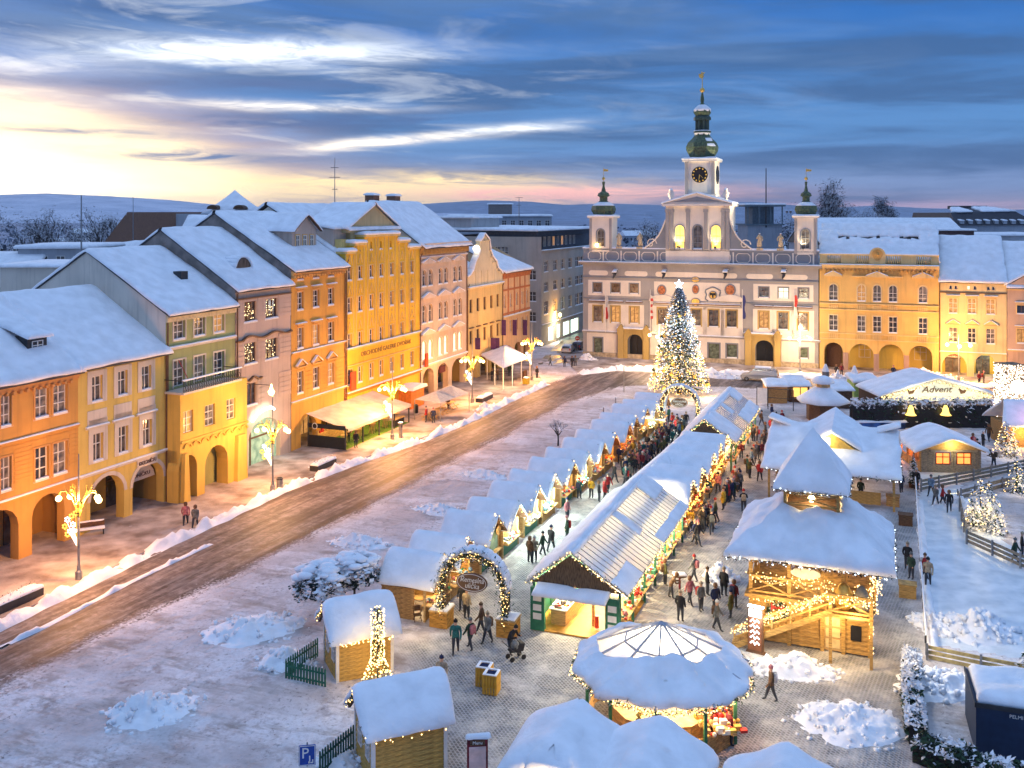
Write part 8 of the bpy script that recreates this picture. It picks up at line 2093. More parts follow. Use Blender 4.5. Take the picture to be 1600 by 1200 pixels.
for (x,z,w_,h_,nm,m_) in ((5.6,1.25,.55,.8,'menu_board',black),(5.6,2.1,.9,.4,'name_board',wood_light)):
 mb = MB();mb.box(x-w_/2,x+w_/2,-.12,-.06,z-h_/2,z+h_/2);mb.build(nm,m_,t)
mb = MB();n = 18;mb.prism([(.8*cos(2*pi*i/n),.3*sin(2*pi*i/n)) for i in range(n)],-.05,.05);mb.build('oval_sign',mat('sign_cream',(.7,.68,.58)),t,loc=(3.0,-.35,gz+1.75));
w_ = thing('wreath','dark fir wreath with a red bow on the hut wall beside the stair','wreath',O2+B_*1.5+A_*-.12+Vector((0,0,1.75)),MANG);pts = [(.5*cos(2*pi*i/16),-.05,.5*sin(2*pi*i/16)) for i in range(17)];mb,_ = garland_path(pts,420,.18,9,sz=.09);mb.build('ring',[leafm,twig_snow],w_);mb = MB();mb.prism([(0,.35),(-.35,.6),(-.35,.2)],-.22,-.12);mb.prism([(0,.35),(.35,.6),(.35,.2)],-.22,-.12);mb.build('bow',red,w_)
for i,(x,y,z,s_) in enumerate(((W2_-1.3,-.6,gz+1.0,.5),(W2_-.4,-.7,gz+1.0,.42))):
 w_ = thing('sack_figure',('gold coloured','grey')[i]+' stuffed straw sack decoration on the upper balcony of the hut','decoration',O2+B_*x+A_*y+Vector((0,0,z)),MANG);mb = MB();mb.lathe([(.1,-.9),(s_,-.6),(s_*1.05,-.1),(s_*.55,.45),(.1,.6)],10);mb.build('sack',(gold,mat('jute',(.34,.30,.22)))[i],w_,smooth=True)
mb = MB();mb.sphere((0,0,0),.2,8);mb.build('lantern',emat('lantern_glow',(1,.75,.3),8),t,loc=(c,c-h3+.3,7.75))
PL('hut_light',(c,c,7.9),90,(1,.75,.35),.2,t)
for x,y,z,p_ in ((1.3,-1.9,2.9,130),(3.4,-2.2,3.2,130),(5.6,-2.0,2.6,110),(3.1,3.1,4.3,130),(W2_+1.4,2.5,3.0,120),(4.4,-.7,1.9,40)): PL('hut_light',(x,y,z),p_*.95,(1,.68,.28),.3,t)
for aim_ in ((W2_+8,-3.0,0),(W2_+6.5,5,0)): flood(t.location+B_*(W2_+.35)+Vector((0,0,gz+2.1)),t.location+B_*aim_[0]+A_*aim_[1],420,(1,.96,.85),100,parent=t)
# lit sign tower at the stair foot
s_ = thing('light_sign','upright illuminated sign board at the foot of the hut stair','sign',G(1181,1020),MANG-.2);mb = MB();mb.box(-.42,.42,-.12,.12,.1,2.5);mb.box(-.5,.5,-.16,.16,0,.1);mb.build('case',brown_paint,s_)
mb = MB();mb.box(-.37,.37,-.14,-.121,.2,2.45);mb.build('face',mat('brown_sign_face',(.25,.09,.04)),s_);mb = MB();mb.box(-.42,.42,-.14,.12,2.5,2.56);mb.build('top_light',emat('sign_light',(.95,1,1),6),s_)
mb = MB();mb.box(-.34,.34,-.16,-.142,2.0,2.42);mb.build('light_panel',emat('sign_panel',(.9,1,1),2.2),s_)
rr = random.Random(3);mb = MB()
for i in range(5):
 z = 1.75-i*.3;mb.tube([(-.25,-.17,z+rr.uniform(-.05,.05)),(-.1,-.17,z+.15),(0,-.17,z-.05),(.12,-.17,z+.12),(.25,-.17,z)],.04,4)
mb.build('neon_lettering',emat('sign_letters',(.9,.96,1),2.5),s_)
PL('sign_glow',s_.location+Vector((0,-.8,2.2)),50,(.85,.95,1),.2)
# ---- round pavilion
C3 = Vector((7.05,45.3,0));t = thing('round_pavilion','ten-sided pavilion stall with a glowing glazed snow edged roof','pavilion',C3,.1);n = 10;Rr = 4.25;ze,za = 2.7,4.75;ri = 1.75
def pp(r,i,z): a = 2*pi*i/n;return Vector((r*cos(a),r*sin(a),z))
zs = lambda r: ze+(za-ze)*(1-r/Rr)
for i in range(n):
 for (r0,r1,nm) in ((0.02,ri,'upper_roof_panel'),(ri,Rr,'roof_panel')):
  mb = MB();q = [pp(r0,i,zs(r0)),pp(r0,i+1,zs(r0)),pp(r1,i+1,zs(r1)),pp(r1,i,zs(r1))];mb.poly(q);mb.build(nm,pc,t)
 mb = MB();mb.bar(pp(.05,i,zs(.05)+.03),pp(Rr,i,ze+.03),.09);mb.bar(pp(ri,i,zs(ri)+.02),pp(ri,i+1,zs(ri)+.02),.08);mb.build('roof_rib',mat('pale_rib',(.42,.44,.50),.6),t)
 mb = MB();mb.bar(pp(Rr-.7,i,0),pp(Rr-.7,i,ze+.1),.14);mb.build('post',green_paint,t)
 a,b = pp(Rr-.75,i,0),pp(Rr-.75,i+1,0)
 plank_wall(t,(a.x,a.y),(b.x,b.y),.05,1.0,wood,hgt_=.32)
sb = MB()
cv = [.5,.35,.3,.3,.35,.55,.8,.95,.9,.7,.5];Qs = []
for i in range(n):
 ra,rb = Rr-(Rr-ri)*cv[i]+.02,Rr-(Rr-ri)*cv[i+1]+.02
 Qs.append([pp(Rr+.05,i,ze),pp(Rr+.05,i+1,ze),pp(rb,i+1,zs(rb)+.03),pp(ra,i,zs(ra)+.03)])
snow_multi(sb,Qs,th=.17,ov=0,nz=1.1,wav=.3,seed=5,res=.22)
sb.build('roof_snow',snow,t,smooth=True)
garland(t,[pp(Rr+.05,i,ze-.1) for i in range(n+1)],2200,.14,51,300,.035);mb = MB();mb.lathe([(2.4,0),(2.4,1.0),(2.5,1.05)],n);mb.build('inner_counter',wood_light,t)
goods(t,1.2,3.0,-3.3,-1.2,1.0,60,5,[red,gold,wood_light,white_paint]);goods(t,-2.6,0,-3.3,-2.4,1.0,40,6,[wood,gold,wood_light])
mb = MB()
for i in range(10): mb.octa((-1.9,-3.5,.5+i*.2),.16)
mb.build('onion_strings',gold,t,kind='stuff')
PL('pavilion_light',(0,0,3.4),700,(1,.84,.58),.4,t);PL('pavilion_light',(0,-3.0,2.4),120,(1,.58,.18),.2,t);PL('pavilion_light',(2.8,-2.4,2.3),70,(1,.45,.2),.15,t)
# red display stand beside it
s_ = thing('display_stand','red clothed display stand with trays at the front of the round pavilion','stand',G(1100,1135),MANG);mb = MB();mb.box(-1.3,1.3,-.5,.5,0,.9);mb.build('cloth',coatm['dark red'],s_);goods(s_,-1.2,1.2,-.45,.45,.9,40,61,[red,gold,wood_light,coatm['red']])
person(1140,1165,'dark red','stand','at the right side of the red display stand')
# ---- timber huts lower left
def hut(label,px,py,ang,W_,D_,zr,ze,seed,lights):
 p = G(px,py);t = thing('timber_hut',label,'hut',p,ang);tim = mat('yellow_boards',(.60,.36,.09),.65,.2,3,bump=.3,bscale=8,stretch=(1,1,9))
 plank_wall(t,(0,0),(W_,0),.05,ze,tim,hgt_=.22);plank_wall(t,(W_,0),(W_,D_),.05,ze,tim,hgt_=.22);plank_wall(t,(0,D_),(0,0),.05,ze,tim,hgt_=.22)
 plank_wall(t,(W_,D_),(0,D_),.05,ze,tim,hgt_=.3)
 for x in (0,W_):
  mb = MB();mb.prism([(0,ze),(D_,ze),(D_/2,zr)],x-.03,x+.03);mb.v = [(y,x_,z) for x_,y,z in mb.v];mb.build('gable',wood_dark,t)
 frame_post(t,((0,0),(W_,0),(0,D_),(W_,D_)),0,ze,white_paint,.16)
 for y in (D_*.25,D_*.7):
  kt = win_meshes(.6,.9,0,(2,2),white_paint);o = obj('window',kt[0],t,(-.08,y,.9),-pi/2);obj('pane',pane_mesh(kt,glassd[0]),o)
 mb = MB();mb.bar((-.25,-.3,ze-.12),(-.25,D_/2,zr+.05),.12,.2);mb.bar((-.25,D_+.3,ze-.12),(-.25,D_/2,zr+.05),.12,.2);mb.build('bargeboard',wood_dark,t)
 snowy('roof_snow',[[(-.45,-.45,ze-.1),(W_+.4,-.45,ze-.1),(W_+.4,D_/2,zr+.08),(-.45,D_/2,zr+.08)],[(-.45,D_/2,zr+.08),(W_+.4,D_/2,zr+.08),(W_+.4,D_+.45,ze-.1),(-.45,D_+.45,ze-.1)]],t,th=.45,ov=.08,res=.35,wav=.14,nz=.3)
 garland(t,[(-.4,-.4,ze-.05),(-.4,D_/2,zr+.1),(-.4,D_+.3,ze-.05)],220,.12,seed,40,.03)
 if lights: lights_on([(0,-.42,ze-.15),(W_,-.42,ze-.15)],lights,.12,seed+2,.035).build('fairy_lights',bulb_w,t,kind='stuff')
 return t
hut('timber hut with snow roof behind the cone of lights, left of the near arch',527,1068,.42,2.9,2.7,3.5,2.25,61,60)
hut('timber hut with thick snow roof at the bottom, nearest the parking sign',583,1232,.42,3.2,2.7,3.5,2.25,62,14)
# cone of lights
t = thing('light_cone','tall slim fir cone wrapped in dense golden lights beside the hut','lit tree',G(590,1072));hc = 3.9
mb = MB();rr = random.Random(8)
for i in range(1500):
 f_ = rr.random();z = .1+f_*hc;r = (.32+.75*max(0,.35-f_)*2.2*(1 if 1 else 0))*(1 if f_ < .92 else .6)*rr.uniform(.6,1);a = rr.uniform(0,6.28);c = Vector((r*cos(a),r*sin(a),z));d = Vector((rr.uniform(-1,1),rr.uniform(-1,1),rr.uniform(-1,1)))*.09;e = Vector((rr.uniform(-1,1),rr.uniform(-1,1),0))*.05;mb.poly([c-d,c+e,c+d])
mb.build('crown',leafm,t);mb = MB()
for i in range(420):
 f_ = rr.random()**1.15;z = .05+f_*hc;r = .34+.75*max(0,.35-f_)*2.2;a = rr.uniform(0,6.28);mb.octa((r*cos(a),r*sin(a),z),rr.uniform(.03,.05))
mb.build('fairy_lights',bulb_w,t,kind='stuff');mb = MB();mb.tube([(0,0,0),(0,0,hc)],.05,5);mb.build('pole',metal_dark,t)
PL('cone_light',(0,-.9,1.2),30,(1,.72,.3),.3,t);PL('cone_light',(-.3,-.8,3.2),16,(1,.72,.3),.3,t);PL('cone_light',(.8,-.5,.5),14,(1,.72,.3),.3,t)
# snowy round-headed trees behind the hut
def snow_tree(label,px,py,h,r,seed,P=None,lit=0,trunk=1.6):
 p = P or G(px,py);t = thing('snowy_tree',label,'tree',p);rr = random.Random(seed);mb = MB();mb.tube([(0,0,0),(.05,0,h*.5)],[.1,.06],6)
 for i in range(16): a = rr.uniform(0,6.28);mb.tube([(0,0,h*.4),(r*.5*cos(a),r*.5*sin(a),h*.65),(r*.9*cos(a),r*.9*sin(a),h*rr.uniform(.65,.9))],[.05,.03,.01],3)
 mb.build('trunk',bark,t);mb = MB()
 for i in range(2600):
  a = rr.uniform(0,6.28);e = rr.uniform(-.5,1);q = rr.uniform(.7,1.05)*(1+.25*noise.noise(Vector((cos(a)*2,sin(a)*2,e*2+seed))));c = Vector((r*q*cos(a)*sqrt(max(0,1-e*e)),r*q*sin(a)*sqrt(max(0,1-e*e)),h-r*.62+r*.62*e*q));sn_ = (noise.noise(c*2.2+Vector((seed,0,0)))+e*.55) > .0
  s_ = .17 if sn_ else .12;d = Vector((rr.uniform(-1,1),rr.uniform(-1,1),rr.uniform(-.4,.4)))*s_;f_ = Vector((rr.uniform(-1,1),rr.uniform(-1,1),rr.uniform(-.5,.5)))*s_;mb.poly([c-d,c+f_,c+d,c-f_],1 if sn_ else 0)
 mb.build('crown',[mat('dark_twigs',(.03,.05,.045)),snow],t)
 sb = MB()
 for i in range(34):
  a = rr.uniform(0,6.28);q = sqrt(rr.random())*.85;z = h-r*.62+r*.62*sqrt(1-q*q)*.98;k = len(sb.v);sb.sphere((0,0,0),1,8);s_ = r*rr.uniform(.12,.24);sb.xf(Matrix.Translation((r*q*cos(a),r*q*sin(a),z))@Matrix.Diagonal((s_*1.3,s_,s_*.55,1)),k)
 sb.build('snow_clumps',snow,t,smooth=True);return t
snow_tree('snow laden round-headed tree, left of a pair behind the hut roof',505,968,3.3,1.75,3);snow_tree('snow laden round-headed tree, right of a pair beside the first stall',553,960,3.6,1.6,4)
# picket fences
def fence(label,P,h,sp_,m,base=.0,post_m=None,slat='picket',boards=0,cat='fence',capsnow=False):
 t = thing('fence',label,cat,(P[0].x,P[0].y,0));o_ = Vector((P[0].x,P[0].y,0));bd = {}
 for a,b in zip(P,P[1:]):
  a = Vector((a.x,a.y,0))-o_;b = Vector((b.x,b.y,0))-o_;L_ = (b-a).length;ang = atan2(b.y-a.y,b.x-a.x)
  if boards:
   n = max(1,round(L_/2.4));l = L_/n
   for i in range(n):
    p = a.lerp(b,i/n)
    for j in range(boards):
     key = round(l,2)
     if key not in bd: mb = MB();mb.box(.0,l-.03,-.03,.03,0,h/boards*.66);bd[key] = mb.mesh('board',m)
     obj('board',bd[key],t,(p.x,p.y,base+.12+j*h/boards),ang)
    mb = MB();mb.box(-.06,.06,-.14,-.03,0,h+.15+base);mb.build('post',post_m or m,t,loc=p,rz=ang)
   if capsnow: snowy('rail_snow',[[tuple(a+Vector((0,0,h+.06+base))),tuple(b+Vector((0,0,h+.06+base))),tuple(b+Vector((-.12*sin(ang),.12*cos(ang),h+.06+base))),tuple(a+Vector((-.12*sin(ang),.12*cos(ang),h+.06+base)))]],t,th=.1,ov=0)
  else:
   n = int(L_/sp_)
   for i in range(n+1):
    p = a.lerp(b,i/max(1,n))
    if 'p' not in bd: mb = MB();mb.prism([(-.045,.05),(.045,.05),(.045,h-.08),(0,h),(-.045,h-.08)],-.02,.02);bd['p'] = mb.mesh('picket',m)
    obj('picket',bd['p'],t,p,ang)
   for z in (.25,h*.72): mb = MB();mb.bar(a+Vector((0,0,z)),b+Vector((0,0,z)),.05,.08);mb.build('rail',m,t)
   mb = MB()
   for i in range(0,n+1,2): p = a.lerp(b,i/max(1,n));mb.octa((p.x,p.y,h+.02),.05)
   mb.build('snow_caps',snow,t,kind='stuff')
 return t
fence('green picket fence enclosing the yard left of the upper hut',[G(447,1062),G(508,1075)],1.0,.17,green_paint);fence('short green picket fence rising from the yard to the upper hut',[G(447,1062),G(496,1028)],1.1,.19,green_paint)
fence('dark green picket fence with snow caps beside the parking sign',[G(500,1215),G(552,1172)],1.15,.17,mat('dark_green_paint',(.02,.09,.07)))
# parking sign
s_ = thing('parking_sign','blue parking sign with white letter at the bottom left of the market','sign',G(480,1240),.15);mb = MB();mb.tube([(0,.05,0),(0,.05,2.1)],.035,6);mb.build('post',metal_grey,s_)
zc_ = 24-(1180-HY)*G(480,1240).y/FP;mb = MB();mb.box(-.34,.34,-.02,.02,zc_-.42,zc_+.42);pl = mb.build('plate',mat('sign_blue',(.02,.07,.35),.4),s_);mb = MB()
for a,b in (((-.31,zc_-.39),(.31,zc_-.39)),((-.31,zc_+.39),(.31,zc_+.39)),((-.31,zc_-.39),(-.31,zc_+.39)),((.31,zc_-.39),(.31,zc_+.39))): mb.bar((a[0],-.024,a[1]),(b[0],-.024,b[1]),.02)
mb.build('border',white_paint,pl);text_mesh('P',.62,white_paint,'lettering',pl,(-.08,-.025,zc_+.08),depth=.004);mb = MB();mb.box(.08,.13,-.03,-.02,zc_-.25,zc_-.02);mb.box(.13,.25,-.03,-.021,zc_-.33,zc_-.28);mb.box(.05,.1,-.03,-.022,zc_-.33,zc_-.25);mb.box(.2,.25,-.03,-.022,zc_-.28,zc_-.18);mb.build('disc_symbol',white_paint,pl)
mb = MB();mb.box(-.34,.34,-.02,.02,zc_-.62,zc_-.47);mb.build('lower_plate',white_paint,s_)
# menu board with snow cap
s_ = thing('menu_board','dark red framed menu board capped with snow beside the lower hut','board',G(746,1262),.1);z1 = 24-(1152-HY)*G(746,1262).y/FP;mb = MB();mb.box(-.42,.42,-.06,.06,0,z1);mb.build('frame',coatm['dark red'],s_);mb = MB();mb.box(-.34,.34,-.075,-.061,.2,z1-.35);mb.build('sheet',mat('pink_sheet',(.66,.48,.46)),s_);mb = MB();mb.box(-.3,.3,-.08,-.062,z1-.3,z1-.08);mb.build('header',wood_dark,s_);text_mesh('Menu',.18,white_paint,'lettering',s_,(0,-.085,z1-.19),depth=.004);snowy('cap_snow',[[(-.46,-.1,z1),(.46,-.1,z1),(.46,.1,z1),(-.46,.1,z1)]],s_,th=.2,ov=.02)
# wooden bins
for k,(px,py,lab) in enumerate(((757,1070,'left of two slatted yellow wooden litter boxes'),(768,1082,'right, nearer of two slatted yellow wooden litter boxes'))):
 s_ = thing('litter_box',lab,'litter box',G(px,py),MANG+.1,'slatted litter boxes');bmsh = MB();bmsh.box(-.055,.055,-.02,.02,.05,1.0);bmsh = bmsh.mesh('slat',mat('yellow_slats',(.60,.33,.04),.6))
 for i in range(5):
  for (x,y,a) in ((-.3+i*.15,-.36,0),(-.3+i*.15,.36,0),(-.36,-.3+i*.15,pi/2),(.36,-.3+i*.15,pi/2)): obj('slat',bmsh,s_,(x,y,0),a)
 mb = MB();mb.box(-.36,.36,-.36,-.26,1.0,1.05);mb.box(-.36,.36,.26,.36,1.0,1.05);mb.box(-.36,-.24,-.26,.26,1.0,1.05);mb.box(.24,.36,-.26,.26,1.0,1.05);mb.build('lid',snow,s_);mb = MB();mb.box(-.24,.24,-.26,.26,.92,.98);mb.build('liner',mat('navy_liner',(.01,.02,.07)),s_)
# foreground stalls at the bottom edge
for k,(px,py,L_,hw,lab) in enumerate(((905,1097,3.5,1.95,'near snow roofed stall with lit gable, leftmost at the bottom edge'),(1030,1122,3.7,1.95,'snow roofed stall at the bottom edge, just under the round pavilion'),(1232,1165,3.5,2.1,'snow roofed stall at the bottom edge, right of the other two'))):
 zb = 3.6;p = G(px,py,zb+.3);ze = 2.5;t = thing('market_stall',lab,'market stall',(p.x,p.y,0),MANG,'stalls along the bottom edge')
 for x in (-hw+.1,hw-.1): plank_wall(t,(x,0),(x,-L_+.5),.05,ze,wood,hgt_=.3)
 plank_wall(t,(hw-.1,0),(-hw+.1,0),.05,ze,wood,hgt_=.3);plank_wall(t,(-hw+.1,-L_+.5),(hw-.1,-L_+.5),ze-.3,zb-.95,wood_light,hgt_=.2,top=lambda z: ((z-ze+.2)/(zb-.7-ze)/2 if z > ze-.2 else 0,1-(z-ze+.2)/(zb-.7-ze)/2 if z > ze-.2 else 1))
 mb = MB();mb.box(-hw+.1,hw-.1,-L_+.4,-L_+1.0,.9,.98);mb.build('counter',wood_light,t)
 sb = MB();hv = hw+.35
 snow_multi(sb,[[(0,.3,zb),(0,-L_-.1,zb-.15),(s_*hv,-L_-.1,ze-.15),(s_*hv,.3,ze-.05)] for s_ in (-1,1)],th=.6,ov=.12,nz=.35,res=.3,wav=.1)
 soften(sb.build('roof_snow',snow,t,smooth=True).data,3);s2 = MB();snow_sheet(s2,(-1.0,-L_-.35,zb-.56),(1.0,-L_-.35,zb-.56),(1.0,-L_+2.2,zb-.44),(-1.0,-L_+2.2,zb-.44),th=.74,ov=0,wav=.03,nz=.1,res=.25);s2.build('ridge_snow',snow,t,smooth=True)
 mb = MB();
 for s_ in (-1,1): mb.bar((0,-L_+.38,zb-.72),(s_*(hv-.2),-L_+.38,ze-.5),.1,.2)
 mb.build('bargeboard',green_paint,t)
 if k < 2: garland(t,[(-hv,-L_+.25,ze-.5),(0,-L_+.25,zb-.75),(hv,-L_+.25,ze-.5)],200,.12,300+k,60,.03);PL('stall_light',(0,-L_-.6,2.4),55,(1,.68,.28),.15,t);PL('stall_light',(0,-L_+1.5,2.0),45,(1,.68,.28),.15,t)
# ---- right side of the market
# cross-gabled hut with translucent ridge behind the two-storey hut
q = G(1303,664,5.4);t = thing('market_pavilion','broad cross-gabled snow roofed pavilion behind the turret of the timber hut','pavilion',(q.x,q.y,0),MANG)
W_,D_ = 4.9,6.0;zr,ze = 5.2,2.8
frame_post(t,((-W_,-D_),(W_,-D_),(-W_,D_),(W_,D_),(0,-D_),(-W_,0),(W_,0)),0,ze,honey,.18);plank_wall(t,(-W_+1,-D_+1.2),(W_-1,-D_+1.2),.05,1.1,honey,hgt_=.3)
sb = MB()
snow_multi(sb,[[(-W_-.4,0,zr),(W_+.4,0,zr),(W_+.6,s_*(D_+.5),ze-.1),(-W_-.6,s_*(D_+.5),ze-.1)] for s_ in (-1,1)],th=.3,ov=.05,nz=.5,wav=.15)
snow_multi(sb,[[(0,-3.6,zr+.25),(0,3.4,zr+.9),(s_*2.6,1.2,zr-.4),(s_*2.4,-3.6,ze+1.3)] for s_ in (-1,1)],th=.3,ov=.05,nz=.4)
for s_ in (-1,1): snow_sheet(sb,(s_*W_*.75,-.8,zr),(s_*(W_+.5),-.8,zr+.6),(s_*(W_+.5),.8,zr+.6),(s_*W_*.75,.8,zr),th=.25)
sb.build('roof_snow',snow,t,smooth=True);mb = MB()
for s_ in (-1,1): mb.poly([(-W_-.3,0,zr-.05),(W_+.3,0,zr-.05),(W_+.5,s_*(D_+.4),ze-.15),(-W_-.5,s_*(D_+.4),ze-.15)]);mb.poly([(0,-3.5,zr+.2),(0,2,zr+.2),(s_*2.5,1,zr-.5),(s_*2.3,-3.5,ze+1.25)])
mb.build('roof',wood_dark,t);mb = MB();mb.prism([(-2.3,ze+1.1),(2.3,ze+1.1),(0,zr+.2)],-3.5,-3.4);mb.build('gable',gold,t)
garland(t,[(-W_-.5,-D_-.4,ze-.15),(W_+.5,-D_-.4,ze-.15),(W_+.5,D_,ze-.15)],1500,.14,91,90,.045,bm=bulb_c)
mb = MB();mb.box(-.35,.35,-.1,.1,-.3,.3);mb.build('lamp_box',emat('box_lamp',(1,.9,.55),6),t,loc=(-.5,-3.7,zr-.5));PL('pavilion_light',(-.4,-4.4,zr),60,(1,.8,.4),.2,t);PL('pavilion_light',(0,0,2.6),130,(1,.7,.35),.2,t)
# small hexagonal stall with a cap
q = G(1286,603,4.0);t = thing('kiosk','small octagonal kiosk with stepped snow cap near the back of the market','kiosk',(q.x,q.y,0),.3)
mb = MB();mb.lathe([(1.9,0),(1.9,2.3)],8);mb.build('wall',wood_dark,t);sb = MB();sb.lathe([(3.0,2.2),(3.05,2.45),(2.2,3.0),(1.2,3.7),(.9,3.9)],8);sb.lathe([(1.25,4.35),(1.3,4.6),(.9,5.0),(.3,5.2)],8);sb.build('roof_snow',snow,t,smooth=True);mb = MB();mb.lathe([(.8,3.8),(.8,4.4)],8);mb.build('lantern',wood_light,t)
# booths at the back
def booth(label,px0,px1,pyt,pyb,D_,m,th=.3,front=None,gar=False,name='booth'):
 a,b = G(px0,pyb),G(px1,pyb);L_ = (b-a).length;ang = atan2(b.y-a.y,b.x-a.x);h = (pyb-pyt)*a.y/FP*.80;t = thing(name,label,'booth',a,ang)
 mb = MB();mb.box(0,L_,.3,D_,0,h);mb.build('wall',m,t);snowy('roof_snow',[[(-.2,-.1,h),(L_+.2,-.1,h),(L_+.2,D_,h+.5),(-.2,D_,h+.5)]],t,th=th,wav=.2,nz=.5)
 if front: mb = MB();mb.box(.3,L_-.3,.22,.3,h*.35,h*.9);mb.build('lit_front',front,t);mb = MB();
 if front:
  for i in range(int(L_/1.0)+1): mb.box(.3+i*.98,.38+i*.98,.1,.29,.1,h)
  mb.box(.2,L_-.2,-.1,.25,h*.3,h*.36);mb.build('mullions',wood_dark,t)
 return t
booth('low open booth with a snowy roof beside the back alley post',1200,1231,597,632,2.5,wood);booth('long dark booth with glowing amber shelves behind the kiosk',1235,1266,597,630,4,wood_dark,front=mat('amber_shelf',(.4,.2,.05),.5,.7,3,emit=(1,.5,.12),estr=.9));booth('dark back booth with patchy snow right of the kiosk',1292,1333,603,640,4,wood_dark)
booth('white and lime green service trailer with snowy roof',1336,1374,592,622,3,mat('lime_trailer',(.45,.62,.16),.5),.4,name='trailer')
t = thing('notice_board','framed notice board standing at the back end of the right alley','board',G(1191,635),MANG);mb = MB();mb.box(-.6,.6,-.05,.05,.5,2.3);mb.build('board',white_paint,t);frame_post(t,((-.65,0),(.65,0)),0,2.5,metal_dark,.1)
t = thing('hoarding_frame','open dark metal frame with bunting at the back of the market','frame',G(1200,640),MANG)
for x in (0,3): mb = MB();mb.box(x-.05,x+.05,-.05,.05,0,2.6);mb.build('post',metal_dark,t)
mb = MB();mb.bar((0,0,2.6),(3,0,2.6),.08);mb.bar((0,0,1.5),(3,0,1.5),.06);mb.build('rail',metal_dark,t)
# hedge-fronted stage and Advent pavilion
a,b = G(1327,652),G(1556,650);L_ = (b-a).length;ang = atan2(b.y-a.y,b.x-a.x)
t = thing('advent_pavilion','wide white marquee lettered Advent under garlands with two golden bells','marquee',G(1378,645),ang);W_ = 176*G(1378,645).y/FP
zr = 24-(592-HY)*t.location.y/FP;ze = zr-2.1;mb = MB();mb.prism([(0,ze-.6),(W_,ze-.6),(W_,ze),(W_/2,zr),(0,ze)],0,.1);mb.build('gable',mat('marquee_white',(.66,.72,.68),.8,.05),t)
snowy('roof_snow',[[(-.4,-.2,ze),(W_/2,-.2,zr+.05),(W_/2,7,zr+.05),(-.4,7,ze)],[(W_/2,-.2,zr+.05),(W_+.4,-.2,ze),(W_+.4,7,ze),(W_/2,7,zr+.05)]],t,th=.35,nz=.4)
text_mesh('Advent',1.1,wood_dark,'lettering',t,(W_/2-.1,-.05,ze+.75),shear=.3,depth=.02,width=3.8)
for s_ in (-1,1): mb = MB();cx = W_/2+s_*3.2;mb.prism([(cx-.6,ze+.95),(cx,ze+.6),(cx+.7,ze+1.05),(cx+.2,ze+.3),(cx-.3,ze+.2)],-.05,-.01);mb.build('bird_emblem',wood_dark,t)
garland(t,[(0,-.15,ze-.1),(W_/2,-.15,zr-.35),(W_,-.15,ze-.1)],700,.14,94,130,.06,bm=bulb_w);garland(t,[(0,-.2,ze-.2),(W_,-.2,ze-.2)],500,.16,95,110,.06,bm=bulb_w)
mb = MB();mb.box(0,W_,.1,7,0,ze);mb.build('wall',wood_dark,t)
for px_,nm_ in ((1418,'left'),(1472,'right, brighter')): b_ = thing('golden_bell',f'glowing golden bell hanging on the dark fir hedge, {nm_} of two','bell',G(px_,668)+Vector((0,-.9,2.2)),0,'golden bells on the hedge');mb = MB();mb.lathe([(.6,-.6),(.5,-.52),(.36,-.3),(.28,.15),(.14,.45),(.03,.5)],12);mb.build('bell_body',emat('bell_glow',(1,.62,.12),1.6),b_,smooth=True);PL('bell_light',(0,-.8,0),12,(1,.7,.2),.2,b_)
PL('marquee_light',(W_*.5,-2.2,ze-.6),160,(1,.85,.45),.3,t);PL('marquee_light',(W_*.25,-1.8,ze+.6),90,(1,.85,.5),.3,t);PL('marquee_light',(W_*.8,-1.8,ze+.6),90,(1,.85,.5),.3,t)
def hedge(label,P,w_,h,seed,dens=420,snowf=.45,name='hedge',ls=.16):
 t = thing(name,label,'hedge',(P[0].x,P[0].y,0));o_ = Vector((P[0].x,P[0].y,0));rr = random.Random(seed);mb = MB();cm = MB()
 for a,b in zip(P,P[1:]):
  a = Vector((a.x,a.y,0))-o_;b = Vector((b.x,b.y,0))-o_;d = (b-a);L_ = d.length;d.normalize();nn = Vector((-d.y,d.x,0))
  for i in range(int(L_*dens)):
   s_ = rr.uniform(0,L_);x = rr.uniform(-w_/2,w_/2);z = h*rr.random()**.6
   if rr.random() < .6:
    if rr.random() < .5: z = h*rr.uniform(.85,1.1)
    else: x = rr.choice((-1,1))*w_/2*rr.uniform(.85,1.1)
   z *= 1+.15*noise.noise(Vector((s_*.8,x*2,seed)));c = a+d*s_+nn*x+Vector((0,0,z));sn_ = z > h*.72 and noise.noise(Vector((c.x*1.3,c.y*1.3,seed)))+rr.uniform(-.3,.3) > .25-snowf
   q_ = Vector((rr.uniform(-1,1),rr.uniform(-1,1),rr.uniform(-.7,.7)))*ls;r_ = Vector((rr.uniform(-1,1),rr.uniform(-1,1),rr.uniform(-.7,.7)))*ls*.6;mb.poly([c-q_,c+r_,c+q_,c-r_],1 if sn_ or rr.random() < .06 else 0)
  k = len(cm.v);cm.box(0,L_,-w_*.4,w_*.4,0,h*.86);cm.xf(Matrix.Translation(a)@Matrix.Rotation(atan2(d.y,d.x),4,'Z'),k)
 cm.build('branches',black,t);mb.build('foliage',[mat('hedge_green',(.03,.07,.035),.85,.4,4),snow],t);return t
hedge('tall dark fir hedge with snow crust in front of the Advent marquee',[G(1330,668),G(1552,668)],1.3,3.0,5,150,ls=.22)
hedge('snowy garland hedge along the paved way, lower right',[G(1425,1040),G(1424,1090),G(1432,1165)],.8,1.0,6,420,.6);hedge('clipped green hedge with snow crust at the bottom right corner',[G(1432,1185),G(1510,1215),G(1640,1262)],1.2,1.1,7,420,.25)
